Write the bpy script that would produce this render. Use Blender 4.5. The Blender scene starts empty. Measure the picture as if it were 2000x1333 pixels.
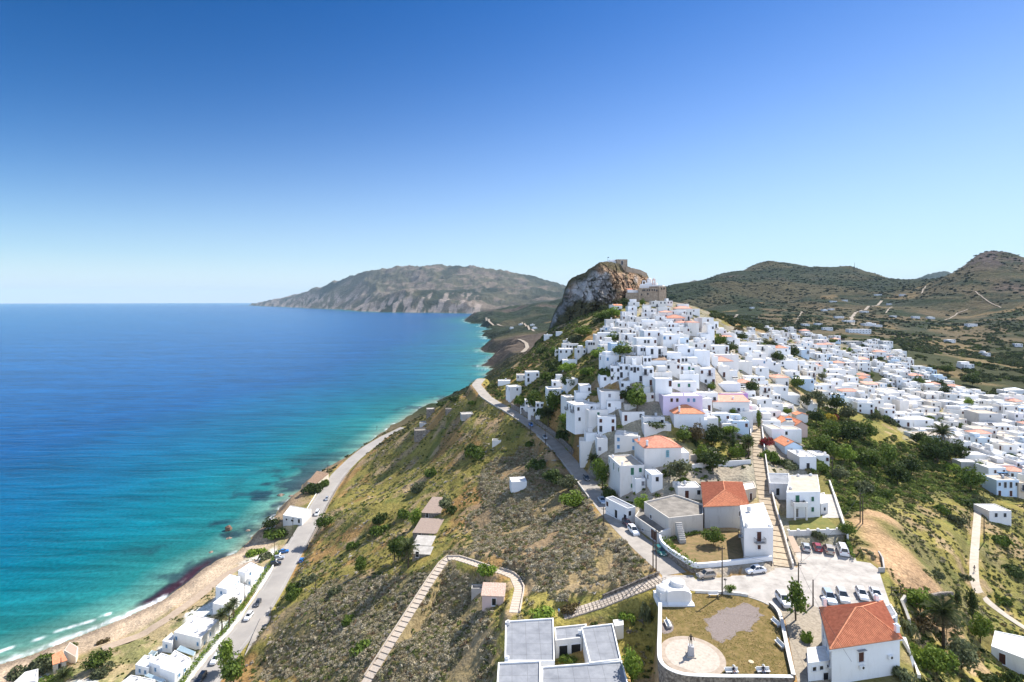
import bpy, math, random
import numpy as np
from mathutils import Vector, Matrix
random.seed(7)
rng = np.random.default_rng(11)
R = math.radians
S = bpy.context.scene
COL = S.collection
F, CX, HY, HC = 1050.0, 1000.0, 588.0, 118.0     # lens in photo pixels, eye level row, eye height above the sea

# ------------------------------------------------------------------ geometry of the view
def at(px, py, z):
    D = (HC - z) * F / (py - HY)
    return Vector(((px - CX) / F * D, D, z))
def atD(px, py, D):
    return Vector(((px - CX) / F * D, D, HC - (py - HY) * D / F))

# ------------------------------------------------------------------ noise
def vnoise(x, y, seed=0):
    xi = np.floor(x); yi = np.floor(y); fx = x - xi; fy = y - yi
    fx = fx * fx * (3 - 2 * fx); fy = fy * fy * (3 - 2 * fy)
    def h(a, b):
        s = np.sin(a * 127.1 + b * 311.7 + seed * 74.7) * 43758.5453
        return s - np.floor(s)
    a = h(xi, yi); b = h(xi + 1, yi); c = h(xi, yi + 1); d = h(xi + 1, yi + 1)
    return (a * (1 - fx) + b * fx) * (1 - fy) + (c * (1 - fx) + d * fx) * fy
def fbm(x, y, n=4, seed=0):
    s = 0; a = 0.5; t = 0
    for k in range(n):
        s = s + a * vnoise(x, y, seed + k * 13); t += a
        a *= 0.5; x = x * 2.03 + 5.1; y = y * 2.03 + 1.7
    return s / t                                   # 0..1
def sstep(a, b, x):
    t = np.clip((x - a) / (b - a), 0, 1)
    return t * t * (3 - 2 * t)

# ------------------------------------------------------------------ terrain control points: photo column, row, distance
CP = [
 # plaza, parking and the slopes round them
 (1525,1100,None,60),(1600,1100,None,60),(1700,1130,None,60),(1400,1140,None,60),(1450,1250,None,60),(1650,1330,None,59),(1570,1330,None,59),
 (1265,1240,104,None),(1250,1300,100,None),(1240,1185,110,None),(1180,1232,105,None),(1205,1333,92,None),
 (1090,1207,None,54),(1000,1205,None,53),(960,1280,None,48),(930,1200,None,46),(900,1300,None,43.5),(1010,1150,None,51),(985,1120,None,49.5),(915,1100,None,47),(870,1090,None,46),
 (760,1260,None,38.5),(715,1333,None,35),(1170,1180,None,56),(1240,1152,None,58.5),
 (1000,1050,None,48),(1100,1050,None,56),(1180,1120,None,57.5),(1240,1110,None,59),(1060,1130,None,53),(1000,950,None,51.5),(1080,920,None,57),(1130,1000,None,56.5),
 (1225,1040,None,59.5),(1190,1000,None,59),(1140,935,None,58),(1085,870,None,59),(1060,848,None,60),(1000,805,None,62.5),(940,766,None,66),
 # hillside between the two roads
 (950,830,None,57),(900,830,None,54),(850,800,350,None),(800,830,375,None),(750,868,375,None),(900,777,322,None),(870,787,335,None),
 (600,1200,None,22),(650,1300,None,27),(560,1300,None,16),(700,1100,None,25),(700,1000,None,25),(800,1000,None,32.5),(800,1150,None,36),(900,1000,None,41.5),(900,1200,None,41),
 (820,900,None,30),(760,950,None,20),(870,870,None,43),(650,1100,None,18),(620,1060,None,12),(840,1060,None,38),(950,1000,None,46),(830,1240,None,39),
 # lower road and the shore terrace
 (400,1333,None,8),(480,1228,None,8),(560,1100,None,8),(605,1020,None,8),(640,955,None,8),(690,897,None,10),(755,852,None,13),(790,836,None,16),
 (300,1300,None,5.5),(380,1210,None,5),(470,1120,None,5.5),(150,1320,None,4.5),(520,1060,None,6),(590,960,None,7),(560,1020,None,6.5),(640,920,None,6),
 # slope east of the plaza
 (1750,1080,None,59),(1830,1150,None,54),(1720,1020,None,60.5),(1850,1050,None,52),(1900,1000,None,48),(1900,1100,None,46),(1915,1180,None,44),(1990,1220,None,41),(1800,1200,None,54),
 (1850,1300,None,51),(1770,1330,None,57),(1960,1300,None,44),(2000,1150,None,41),(1980,1050,None,44),(1960,1022,None,45.5),(2150,1200,None,37),(2100,1333,None,40),
 (1650,900,None,60),(1620,1000,None,60),(1700,950,None,57),(1720,850,None,58),(1780,900,None,50),(1850,930,None,47),(1790,980,None,53),(1800,1050,None,54.5),
 # stepped street and the near houses
 (1500,1000,None,61),(1485,920,None,65),(1478,850,None,69),(1475,800,None,71.5),(1277,905,None,68),(1330,812,None,77),(1240,960,None,61),(1330,1010,None,61),(1420,960,None,63),(1400,880,None,67),(1225,905,None,64),
 (1580,1005,None,60.5),(1560,870,None,65),
 # the town hill
 (1240,692,215,None),(1330,740,210,None),(1380,700,228,None),(1200,705,222,None),(1150,760,220,None),(1120,800,210,None),(1060,800,240,None),(1010,768,290,None),(1030,742,305,None),(1100,700,290,None),
 (1150,650,320,None),(1300,652,290,None),(1320,617,345,None),(1200,614,355,None),(1260,597,400,None),(1390,640,310,None),(1430,682,300,None),(1450,760,245,None),(1550,700,340,None),(1500,665,420,None),
 (1600,655,560,None),(1680,662,620,None),(1600,740,330,None),(1700,750,370,None),(1700,800,290,None),(1800,780,350,None),(1850,740,430,None),(1800,850,265,None),(1900,800,310,None),
 (1960,830,285,None),(1950,900,235,None),(1900,870,250,None),(1850,700,520,None),(1950,760,400,None),(1600,850,225,None),(1550,800,260,None),(2100,850,270,None),(2200,1000,200,None),
 (1400,660,380,None),(1340,600,420,None),(1150,622,400,None),(1190,606,400,None),(1085,642,435,None),(1062,654,430,None),(1000,716,390,None),(960,752,345,None),(1040,700,360,None),(1230,590,440,None),(1300,588,450,None),
 # behind the crag
 (1230,600,560,None),(1080,670,560,None),(1000,735,520,None),(950,800,420,None),(905,815,430,None),(1150,640,600,None),(1300,620,600,None),(1400,650,600,None),
 (1000,682,1000,None),(1040,652,1300,None),(1000,641,1900,None),(1080,626,2200,None),(1000,609,2800,None),(1095,589,3000,None),(1040,600,2900,None),(1150,580,3000,None),(1100,600,4200,None),(1000,605,5000,None),(970,680,1050,None),
 (1200,620,1500,None),(1200,590,2400,None),
 # valley and hills to the right
 (1900,700,620,None),(1990,690,700,None),(1800,650,900,None),(1900,620,1200,None),(2000,620,1000,None),(1700,622,1100,None),(1720,592,1500,None),(1560,625,1000,None),(1450,645,800,None),(1400,622,1100,None),(1340,605,1500,None),
 (1300,561,2000,None),(1410,554,1900,None),(1350,559,1950,None),(1330,590,1500,None),(1430,595,1450,None),(1500,590,1700,None),(1600,580,1700,None),(1480,520,2800,None),(1540,516,2800,None),(1600,533,2700,None),(1640,536,2500,None),
 (1670,526,2400,None),(1700,536,2400,None),(1745,551,2300,None),(1780,546,2000,None),(1815,549,1900,None),(1850,546,1900,None),(1868,541,1700,None),(1885,522,1650,None),(1905,502,1600,None),(1935,496,1600,None),(1970,502,1600,None),(2000,508,1600,None),(2120,540,1600,None),
 (1900,560,1400,None),(1800,580,1500,None),(1980,550,1350,None),(1850,600,1300,None),(2000,590,1200,None),
 (1540,575,4200,None),(1670,575,3600,None),(1935,570,2600,None),(1350,585,2900,None),(1780,575,2800,None),(2120,570,2600,None),(1450,580,3800,None),
 (1835,530,7000,None),(1800,545,7000),(1872,541,7000),(1905,562,7000),(1760,560,7000),(1375,547,7000),(1345,556,7000),(1410,560,7000),(1300,572,7000),(1500,578,7000),(1650,578,7000),(2150,570,7000),(1800,590,12000),(1300,590,12000),
 # headland across the bay
 (545,580,11000),(600,565,9800),(650,551,9200),(700,539,8800),(760,531,8400),(800,525,8400),(870,523,8400),(930,525,8400),(980,533,8400),(1030,542,8400),(1070,551,8400),(1100,562,8400),(1150,575,8400),(1200,582,8400),
 (505,592,12600),(600,588,8900),(660,580,8000),(700,570,7700),(740,578,6900),(770,574,6100),(790,568,6000),(830,574,5900),(850,586,5600),(880,572,6500),(940,560,7000),(1000,578,6200),(930,590,5600),(1060,588,5600),
 (600,582,13000),(800,570,12500),(1000,575,12500),(700,578,12500),(900,570,12500),
]
CP += [(px, 590, 17500) for px in range(350, 2450, 150)] + [(px, 586, 10500) for px in range(1250, 2450, 150)] + [(2060,575,2600),(1990,572,3200),(1860,574,3200),(1720,578,4200),(1600,578,4200),(1850,575,11000)]
_c = []
for c in CP:
    px, py, D = c[0], c[1], c[2]
    if D is None:
        D = (HC - c[3]) * F / (py - HY)
    _c.append(((px - CX) / F, math.log(D), py - HY))
# a few points outside the frame, in metres
for x, y, z in ((8,97,51),(36,74,52),(20,70,49),(50,62,54),(-60,60,22),(-88,60,8),(-150,60,4),(-20,60,36),(80,60,52),(140,60,40),(-88,110,8),(-140,120,4),(260,120,36),(500,300,50),(900,800,70),(1800,1200,140),(-40,420,30),(-60,520,14),(-70,620,6),(-10,620,40),(-5,760,30)):
    _c.append((x / y, math.log(y), (HC - z) / y * F))
_c = np.array(_c)
_P = _c[:, :2] * np.array([1.0, 1.0]); _V = _c[:, 2]
def _phi(r2): return np.sqrt(r2 + 0.0009)
_n = len(_P)
_A = np.zeros((_n + 3, _n + 3))
_A[:_n, :_n] = _phi(((_P[:, None] - _P[None]) ** 2).sum(-1)) - np.eye(_n) * 0.004
_A[:_n, _n] = 1; _A[:_n, _n + 1:] = _P; _A[_n, :_n] = 1; _A[_n + 1:, :_n] = _P.T
_W = np.linalg.solve(_A, np.concatenate([_V, [0, 0, 0]]))
def rbf(x, y):
    q = np.stack([x / y, np.log(y)], -1); out = np.empty(len(q))
    for i in range(0, len(q), 20000):
        s = q[i:i + 20000]
        out[i:i + 20000] = _phi(((s[:, None] - _P[None]) ** 2).sum(-1)) @ _W[:_n] + _W[_n] + s @ _W[_n + 1:]
    return HC - out * y / F

# ------------------------------------------------------------------ coast
COASTPX = [(-420,1480),(-250,1390),(-100,1335),(0,1298),(60,1280),(150,1245),(250,1205),(320,1172),(370,1135),(400,1110),(430,1092),(465,1080),(485,1060),(500,1043),(540,1005),(555,985),(580,968),(600,940),(640,918),(700,885),(760,835),(830,793),
 (930,765),(955,745),(965,722),(945,712),(975,700),(966,690),(938,681),(976,668),(948,655),(960,640),(905,625),(925,622),(960,617),(975,612.4),(910,612.5),(850,611),(760,610.5),(713,609),(690,606),(620,603),(560,600),(500,597.6),(484,597)]
COAST = [(at(a, b, 0).x, at(a, b, 0).y) for a, b in COASTPX]
_fine = []
for i in range(len(COAST) - 1):                      # break the long legs into a ragged shoreline
    a, b = np.array(COAST[i]), np.array(COAST[i + 1]); L = np.hypot(*(b - a)); y = (a[1] + b[1]) / 2
    n = max(1, min(18, int(L / (y * 0.011)))); rag = 0.0 if i < 9 else (0.0035 if y < 650 else 0.013)
    nrm = np.array([-(b - a)[1], (b - a)[0]]) / max(L, 1e-6)
    for k in range(n):
        f = k / n
        _fine.append(tuple(a + (b - a) * f + nrm * (random.uniform(-1, 1) * rag * y if k else 0)))
COAST = _fine + [COAST[-1]]
LAND = COAST + [(-6000, 17500), (0, 19000), (30000, 19000), (30000, 20), (-330, 20)]
def inpoly(x, y, poly):
    r = np.zeros(np.shape(x), bool); n = len(poly)
    for i in range(n):
        x0, y0 = poly[i]; x1, y1 = poly[(i + 1) % n]
        if y0 == y1: continue
        c = ((y0 > y) != (y1 > y)) & (x < (x1 - x0) * (y - y0) / (y1 - y0) + x0)
        r ^= c
    return r
def seg_dist(x, y, pl, closed=False):
    """distance to a polyline, and the fractional index of the nearest point on it"""
    best = np.full(np.shape(x), 1e18); idx = np.zeros(np.shape(x))
    n = len(pl) if closed else len(pl) - 1
    for i in range(n):
        x0, y0 = pl[i][0], pl[i][1]; x1, y1 = pl[(i + 1) % len(pl)][0], pl[(i + 1) % len(pl)][1]
        dx, dy = x1 - x0, y1 - y0
        t = np.clip(((x - x0) * dx + (y - y0) * dy) / (dx * dx + dy * dy + 1e-12), 0, 1)
        d = (x - x0 - t * dx) ** 2 + (y - y0 - t * dy) ** 2
        m = d < best
        best = np.where(m, d, best); idx = np.where(m, i + t, idx)
    return np.sqrt(best), idx
def shore(x, y):
    d, _ = seg_dist(x, y, COAST)
    return np.where(inpoly(x, y, LAND), d, -d)

# ------------------------------------------------------------------ flat places and roads: cut into the hill
def pxpoly(pts, z): return [tuple(at(a, b, z)[:2]) for a, b in pts]
SQUARE = pxpoly([(1288,1120),(1360,1121),(1507,1106),(1548,1106),(1556,1057),(1658,1054),(1675,1094),(1728,1098),(1745,1180),(1765,1240),(1790,1345),(1552,1345),(1548,1329),(1410,1327),(1340,1326),(1304,1312),(1287,1292),(1288,1150)], 60)
GARDEN = pxpoly([(1288,1058),(1365,1030),(1510,1040),(1508,1104),(1360,1120)], 60.9)
YARD = pxpoly([(1540,1052),(1525,940),(1610,930),(1655,1048)], 61.2)
FLATS = [(SQUARE, 60.0, 1.0), (GARDEN, 61.2, 1.0), (YARD, 61.4, 1.5)]
def pline(pts): return [tuple(at(a, b, z)) for a, b, z in pts]
UPPER = pline([(1318,1122,60),(1296,1103,60),(1262,1073,60),(1225,1038,59.5),(1190,1000,59),(1165,967,58.5),(1140,935,58),(1110,899,58.5),(1085,870,59),(1060,848,60),(1030,826,61.3),(1000,805,62.5),(972,790,63.6),(950,776,65),(941,765,66)])
UPPER += [(-22, 330, 66.5), (-20, 352, 67)]
LOWER = pline([(300,1470,8),(400,1333,8),(425,1298,8),(455,1260,8),(482,1228,8),(508,1190,8),(533,1150,8),(560,1102,8),(582,1060,8),(605,1020,8),(622,987,8),(641,955,8),(662,926,8.6),(690,898,10),(720,874,11.3),(755,853,13),(790,836,16)])
STREET = pline([(1529,1108,60),(1524,1090,60.4),(1512,1040,60.8),(1500,1000,61.6),(1492,960,63),(1485,920,65),(1481,885,67),(1478,850,69),(1476,820,70.5),(1474,790,72)])
RAMP = pline([(1294,1131,60),(1240,1153,58.6),(1170,1181,56),(1100,1203,54)])
CLIMB = pline([(1004,1197,53),(1014,1150,51),(1004,1128,50),(985,1119,49.5),(955,1112,48.4),(915,1098,47),(888,1090,46.4),(872,1092,46),(845,1130,44.2),(800,1200,41),(760,1262,38.4),(712,1338,35)])
TRAIL = pline([(1911,985,48),(1908,1020,47),(1905,1060,46.4),(1902,1100,46),(1903,1140,45),(1912,1165,44.3),(1945,1190,43),(1990,1222,41.2),(2060,1262,39)])
ROADS = [(UPPER, 2.9, 3.2), (LOWER, 4.6, 5.0), (STREET, 1.9, 1.5), (RAMP, 1.5, 1.6), (CLIMB, 1.15, 1.4), (TRAIL, 0.95, 1.6)]

def H(x, y):
    x = np.atleast_1d(np.asarray(x, float)); y = np.atleast_1d(np.asarray(y, float))
    z = rbf(x, y)
    far = sstep(600, 1600, y)
    near = (fbm(x / 11, y / 11, 4, 3) - 0.5) * 2.6 + (fbm(x / 2.6, y / 2.6, 2, 8) - 0.5) * 0.7
    rid = 1 - np.abs(fbm(x / 520, y / 520, 5, 21) - 0.5) * 4
    z = z + near * (1 - far) + far * ((fbm(x / 160, y / 160, 5, 5) - 0.5) * np.minimum(0.016 * y, 42) + (rid - 0.6) * np.minimum(0.008 * y, 65) * sstep(3800, 6000, y) + (0.5 - np.abs(fbm(x / 250, y / 250, 4, 43) - 0.5) * 4 * 0.9) * np.minimum(0.016 * y, 62) * (0.45 + 0.25 * sstep(3500, 5200, y)))
    for poly, h, fall in FLATS:
        ins = inpoly(x, y, poly); d, _ = seg_dist(x, y, poly, True)
        w = np.where(ins, 1.0, 1 - sstep(0.0, fall, d)); z = z * (1 - w) + h * w
    for pl, hw, fall in ROADS:
        m = (y < 520)
        if not m.any(): continue
        d, i = seg_dist(x[m], y[m], pl); zz = np.interp(i, np.arange(len(pl)), [p[2] for p in pl])
        w = 1 - sstep(hw + 0.5, hw + 0.5 + fall, d); w = w * (1 - 0.999 * ~(d < hw + 0.5 + fall))
        z[m] = z[m] * (1 - w) + zz * w
    s = shore(x, y)
    sp = np.maximum(s, 0)
    cap = np.where(y < 262, 0.15 + np.minimum(sp * 0.16, 5) + np.maximum(sp - 34, 0) * 1.6, 0.15 + sp * np.where(y < 3000, 0.95, 0.8))
    land = np.minimum(z, cap); land = np.maximum(land, np.minimum(0.03 * np.maximum(s, 0) + 0.1, 1.2))
    return np.where(s > 0, land, np.maximum(s * 0.25, -12))
def gz(x, y): return float(H(x, y)[0])
_Ds = np.exp(np.linspace(math.log(70), math.log(3200), 520))
def hit(px, py, h=0.0, dmin=70):
    """first point of the hillside (raised by h) that the line of sight through a photo pixel meets; returned with that raised height"""
    D = _Ds[_Ds >= dmin]
    g = H((px - CX) / F * D, D) + h - (HC - (py - HY) * D / F)
    k = np.argmax(g > 0)
    if g[k] <= 0: return None
    if k == 0: return atD(px, py, D[0])
    a, b = g[k - 1], g[k]; t = -a / (b - a)
    return atD(px, py, D[k - 1] + (D[k] - D[k - 1]) * t)

# ------------------------------------------------------------------ materials
def nt(m): return m.node_tree.nodes, m.node_tree.links
def mat(name, col, rough=0.8, var=0.25, scale=1.0, col2=None, bump=0.0, bscale=None, metal=0.0, spec=0.3, detail=6, fac=(0.35, 0.7)):
    m = bpy.data.materials.new(name); m.use_nodes = True; n, l = nt(m); b = n['Principled BSDF']
    b.inputs['Roughness'].default_value = rough; b.inputs['Metallic'].default_value = metal; b.inputs['Specular IOR Level'].default_value = spec
    tc = n.new('ShaderNodeTexCoord'); geo = n.new('ShaderNodeNewGeometry')
    no = n.new('ShaderNodeTexNoise'); no.inputs['Scale'].default_value = scale; no.inputs['Detail'].default_value = detail; no.inputs['Roughness'].default_value = 0.65
    l.new(geo.outputs['Position'], no.inputs['Vector'])
    rp = n.new('ShaderNodeValToRGB'); rp.color_ramp.elements[0].position = fac[0]; rp.color_ramp.elements[1].position = fac[1]
    c2 = col2 if col2 else tuple(c * (1 - var) for c in col)
    rp.color_ramp.elements[0].color = (*c2, 1); rp.color_ramp.elements[1].color = (*col, 1)
    l.new(no.outputs['Fac'], rp.inputs['Fac']); l.new(rp.outputs['Color'], b.inputs['Base Color'])
    if bump:
        nb = n.new('ShaderNodeTexNoise'); nb.inputs['Scale'].default_value = bscale or scale * 4; nb.inputs['Detail'].default_value = 8
        bp = n.new('ShaderNodeBump'); bp.inputs['Strength'].default_value = 1; bp.inputs['Distance'].default_value = bump
        l.new(geo.outputs['Position'], nb.inputs['Vector']); l.new(nb.outputs['Fac'], bp.inputs['Height']); l.new(bp.outputs['Normal'], b.inputs['Normal'])
    return m

# ------------------------------------------------------------------ mesh helpers
def mesh_np(name, V, Fq, smooth=False):
    me = bpy.data.meshes.new(name)
    V = np.asarray(V, np.float32); Fq = np.asarray(Fq, np.int32); k = Fq.shape[1]
    me.vertices.add(len(V)); me.vertices.foreach_set('co', V.ravel())
    me.loops.add(Fq.size); me.loops.foreach_set('vertex_index', Fq.ravel())
    me.polygons.add(len(Fq)); me.polygons.foreach_set('loop_start', np.arange(0, Fq.size, k, dtype=np.int32))
    me.polygons.foreach_set('loop_total', np.full(len(Fq), k, np.int32))
    if smooth: me.polygons.foreach_set('use_smooth', np.ones(len(Fq), bool))
    me.update(calc_edges=True); return me
def vattr(me, name, cols):
    a = me.color_attributes.new(name, 'FLOAT_COLOR', 'POINT')
    c = np.ones((len(cols), 4), np.float32); c[:, :3] = cols
    a.data.foreach_set('color', c.ravel())
def link(name, me, m=None, parent=None, loc=None, rz=0.0):
    o = bpy.data.objects.new(name, me); COL.objects.link(o)
    if m is not None:
        for x in (m if isinstance(m, (list, tuple)) else [m]): me.materials.append(x)
    if parent is not None: o.parent = parent
    if loc is not None: o.location = loc
    o.rotation_euler[2] = rz
    return o
def tag(o, label=None, cat=None, group=None, kind=None):
    if label: o['label'] = label
    if cat: o['category'] = cat
    if group: o['group'] = group
    if kind: o['kind'] = kind
    return o
def empty(name, loc=(0, 0, 0), rz=0.0):
    o = bpy.data.objects.new(name, None); COL.objects.link(o); o.location = loc; o.rotation_euler[2] = rz; o.empty_display_size = 0.5
    return o
class MB:
    def __init__(s): s.v = []; s.f = []; s.m = []; s.mi = 0
    def face(s, pts):
        i = len(s.v); s.v += [tuple(p) for p in pts]; s.f.append(tuple(range(i, i + len(pts)))); s.m.append(s.mi)
    def raw(s, vs, fs):
        i = len(s.v); s.v += [tuple(p) for p in vs]
        for f in fs: s.f.append(tuple(i + k for k in f)); s.m.append(s.mi)
    def box(s, x0, x1, y0, y1, z0, z1):
        s.raw([(x0,y0,z0),(x1,y0,z0),(x1,y1,z0),(x0,y1,z0),(x0,y0,z1),(x1,y0,z1),(x1,y1,z1),(x0,y1,z1)],
              [(0,3,2,1),(4,5,6,7),(0,1,5,4),(1,2,6,5),(2,3,7,6),(3,0,4,7)])
    def prism(s, poly, z0, z1):
        n = len(poly)
        if sum(poly[i][0] * poly[(i + 1) % n][1] - poly[(i + 1) % n][0] * poly[i][1] for i in range(n)) < 0: poly = poly[::-1]
        zz0 = z0 if isinstance(z0, (list, tuple)) else [z0] * n
        s.raw([(p[0], p[1], zz0[i]) for i, p in enumerate(poly)] + [(p[0], p[1], z1) for p in poly],
              [tuple(range(n - 1, -1, -1)), tuple(range(n, 2 * n))] + [(i, (i + 1) % n, n + (i + 1) % n, n + i) for i in range(n)])
    def lathe(s, prof, n=16, c=(0, 0, 0)):
        vs = []; fs = []
        for r, z in prof:
            for k in range(n):
                a = 2 * math.pi * k / n; vs.append((c[0] + r * math.cos(a), c[1] + r * math.sin(a), c[2] + z))
        for j in range(len(prof) - 1):
            for k in range(n): fs.append((j * n + k, j * n + (k + 1) % n, (j + 1) * n + (k + 1) % n, (j + 1) * n + k))
        fs.append(tuple(range(n - 1, -1, -1))); fs.append(tuple((len(prof) - 1) * n + k for k in range(n)))
        s.raw(vs, fs)
    def tube(s, pts, r, n=6):
        """tapered tube through pts; r a number or a list"""
        pts = [Vector(p) for p in pts]; rr = r if isinstance(r, (list, tuple)) else [r] * len(pts); vs = []; fs = []
        for i, p in enumerate(pts):
            d = (pts[min(i + 1, len(pts) - 1)] - pts[max(i - 1, 0)]).normalized()
            u = d.cross(Vector((0, 0, 1)));  u = u.normalized() if u.length > 1e-3 else Vector((1, 0, 0)); w = u.cross(d)
            for k in range(n):
                a = 2 * math.pi * k / n; vs.append(p + (u * math.cos(a) + w * math.sin(a)) * rr[i])
        for i in range(len(pts) - 1):
            for k in range(n): fs.append((i * n + k, i * n + (k + 1) % n, (i + 1) * n + (k + 1) % n, (i + 1) * n + k))
        fs.append(tuple(range(n))[::-1]); fs.append(tuple((len(pts) - 1) * n + k for k in range(n)))
        s.raw(vs, fs)
    def wall(s, pl, th, h, base=0.0, closed=False):
        """upright wall of thickness th along a 3-D polyline; h above each point, base below it"""
        n = len(pl); P = [Vector(p) for p in pl]; L = []; Rr = []
        for i in range(n):
            a = P[(i - 1) % n] if (closed or i > 0) else P[i]; b = P[(i + 1) % n] if (closed or i < n - 1) else P[i]
            d = Vector((b.x - a.x, b.y - a.y, 0)).normalized(); q = Vector((-d.y, d.x, 0)) * th / 2
            L.append(P[i] + q); Rr.append(P[i] - q)
        hh = h if isinstance(h, (list, tuple)) else [h] * n
        for i in range(n if closed else n - 1):
            j = (i + 1) % n
            q = []
            for k in (i, j):
                q.append([(L[k].x, L[k].y, L[k].z - base), (L[k].x, L[k].y, L[k].z + hh[k]), (Rr[k].x, Rr[k].y, Rr[k].z + hh[k]), (Rr[k].x, Rr[k].y, Rr[k].z - base)])
            a, b = q
            s.face([a[0], b[0], b[1], a[1]][::-1]); s.face([a[1], b[1], b[2], a[2]][::-1]); s.face([a[2], b[2], b[3], a[3]][::-1])
            if not closed and i == 0: s.face(a)
            if not closed and i == n - 2: s.face(b[::-1])
    def mesh(s, name, smooth=False):
        me = bpy.data.meshes.new(name); me.from_pydata(s.v, [], s.f); me.update()
        if any(s.m): me.polygons.foreach_set('material_index', s.m)
        if smooth: me.polygons.foreach_set('use_smooth', [True] * len(s.f))
        return me
    def build(s, name, m, parent=None, loc=None, rz=0.0, smooth=False):
        return link(name, s.mesh(name, smooth), m, parent, loc, rz)
# ================================================================== THE GROUND
def zone(px, py, poly): return inpoly(px + (fbm(px / 38, py / 26, 3, 201) - .5) * 62, py + (fbm(px / 38, py / 26, 3, 205) - .5) * 46, poly)
Z_PHRY = [(870,1095),(905,1060),(925,1000),(960,900),(1040,870),(1110,930),(1165,1000),(1240,1060),(1278,1120),(1220,1150),(1110,1170),(1040,1150),(930,1075)]
Z_PHRY2 = [(705,1333),(760,1260),(840,1130),(870,1100),(940,1110),(960,1200),(975,1333)]
Z_PHRY3 = [(480,1333),(560,1190),(640,1150),(720,1130),(840,1105),(860,1110),(800,1200),(710,1333)]
Z_TOWN = [(1130,830),(1200,760),(1180,690),(1230,600),(1320,590),(1400,620),(1480,660),(1600,640),(1700,650),(1780,720),(1860,770),(1900,790),(2100,790),(2100,950),(1930,930),(1890,890),(1780,860),(1700,800),(1600,800),(1560,860),(1640,900),(1540,960),(1640,1050),(1540,1110),(1370,1130),(1240,1050),(1180,980)]
DIRT = [(1735,1080,9),(1795,1130,8.5),(1715,1030,7),(1690,1050,6),(1825,1150,6),(1760,1115,8)]
def ground_colours(x, y, z, s):
    px = CX + F * x / y; py = HY + F * (HC - z) / y
    n1 = fbm(x / 17, y / 17, 4, 31); n2 = fbm(x / 5, y / 5, 4, 41); n3 = fbm(x / 60, y / 60, 4, 51); n4 = fbm(x / 260, y / 260, 5, 61)
    def mix(c, col, w): return c * (1 - w[:, None]) + np.array(col) * w[:, None]
    c = np.tile(np.array([0.190, 0.158, 0.044]), (len(x), 1))                 # yellow-green spring grass
    c = mix(c, (0.25, 0.150, 0.058), sstep(0.50, 0.64, n1))                 # orange-brown dry grass
    c = mix(c, (0.095, 0.105, 0.030), sstep(0.55, 0.75, n2) * 0.8)           # greener clumps
    c = mix(c, (0.29, 0.20, 0.12), sstep(0.58, 0.68, fbm(x / 8, y / 8, 4, 77)) * 0.75)   # bare soil
    for q, col in ((Z_PHRY, (0.20, 0.145, 0.085)), (Z_PHRY2, (0.20, 0.15, 0.085)), (Z_PHRY3, (0.16, 0.125, 0.065))):
        c = mix(c, col, zone(px, py, q) * (0.55 + 0.45 * n2))
    c = mix(c, (0.100, 0.102, 0.034), (px > 1560) * (py > 780) * (y < 330) * sstep(.35, .6, n1) * .8)
    tn = zone(px, py, Z_TOWN) & (y < 700)
    c = mix(c, (0.25, 0.225, 0.185), tn * 0.8 * sstep(0.25, 0.5, n1))
    for a, b, r in DIRT:
        p = at(a, b, 57.0); d = np.hypot(x - p.x, y - p.y)
        c = mix(c, (0.31, 0.20, 0.112), (1 - sstep(r * 0.5, r * 1.1, d + (n1 - 0.5) * 9)) * 0.9)
    # beach sand and the sandy terrace
    sand = (1 - sstep(13, 22, s + (n1 - 0.5) * 12)) * (y < 262) * (s > 0)
    c = mix(c, (0.36, 0.275, 0.19), sand)
    c = mix(c, (0.21, 0.16, 0.115), (1 - sstep(1.5, 5, s)) * sand)
    ter = (y < 275) & (x < -92) & (s > 10)
    c = mix(c, (0.30, 0.235, 0.14), ter * 0.75 * (1 - sand)); c = mix(c, (0.13, 0.14, 0.045), ter * sstep(0.5, 0.62, n2) * 0.7 * (1 - sand))
    c = mix(c, (0.50, 0.46, 0.41), ter * sstep(0.60, 0.66, fbm(x / 14, y / 14, 3, 91)) * (1 - sand))
    rk = (y > 262) & (y < 4000) & (s > 0)
    c = mix(c, (0.19, 0.135, 0.095), rk * (1 - sstep(6, 22, s + (n1 - .5) * 14)) * 0.85)
    # far hills: maquis with tan fields, terraces and bare rock
    far = np.maximum(sstep(330, 620, y), sstep(255, 330, y) * (px > 1690) * (py < 800))
    f = np.tile(np.array([0.058, 0.072, 0.042]), (len(x), 1))
    f = mix(f, (0.045, 0.062, 0.028), sstep(0.42, 0.6, n3)); f = mix(f, (0.13, 0.115, 0.062), sstep(0.55, 0.72, n4)); f = mix(f, (0.085, 0.092, 0.042), np.clip(1.25 - np.abs(y - 520) / 330, 0, .85) * (px > 1640)); f = mix(f, (0.215, 0.165, 0.095), (px > 1480) * sstep(420, 560, y) * (1 - sstep(1300, 1900, y)) * sstep(.50, .62, fbm(x / 55, y / 90, 5, 171)) * .85); f = mix(f, (0.16, 0.135, 0.075), (px > 1650) * sstep(800, 1100, y) * (y < 1700) * sstep(.42, .6, fbm(x / 160, z / 9, 4, 173)) * .7)
    f = mix(f, (0.27, 0.20, 0.10), sstep(0.66, 0.74, fbm(x / 75, y / 75, 3, 17)) * (y < 1700))
    f = mix(f, (0.17, 0.125, 0.10), sstep(0.62, 0.72, fbm(x / 300, y / 300, 4, 29)) * 0.8)
    hl = (y > 3900) & (x < 2600)
    g = np.tile(np.array([0.135, 0.125, 0.075]), (len(x), 1)); g = mix(g, (0.30, 0.23, 0.18), sstep(0.50, 0.6, fbm(x / 140, y / 200, 5, 15)) * .7)
    g = mix(g, (0.055, 0.062, 0.034), sstep(0.47, 0.6, fbm(x / 420, y / 700, 5, 19)))
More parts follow.
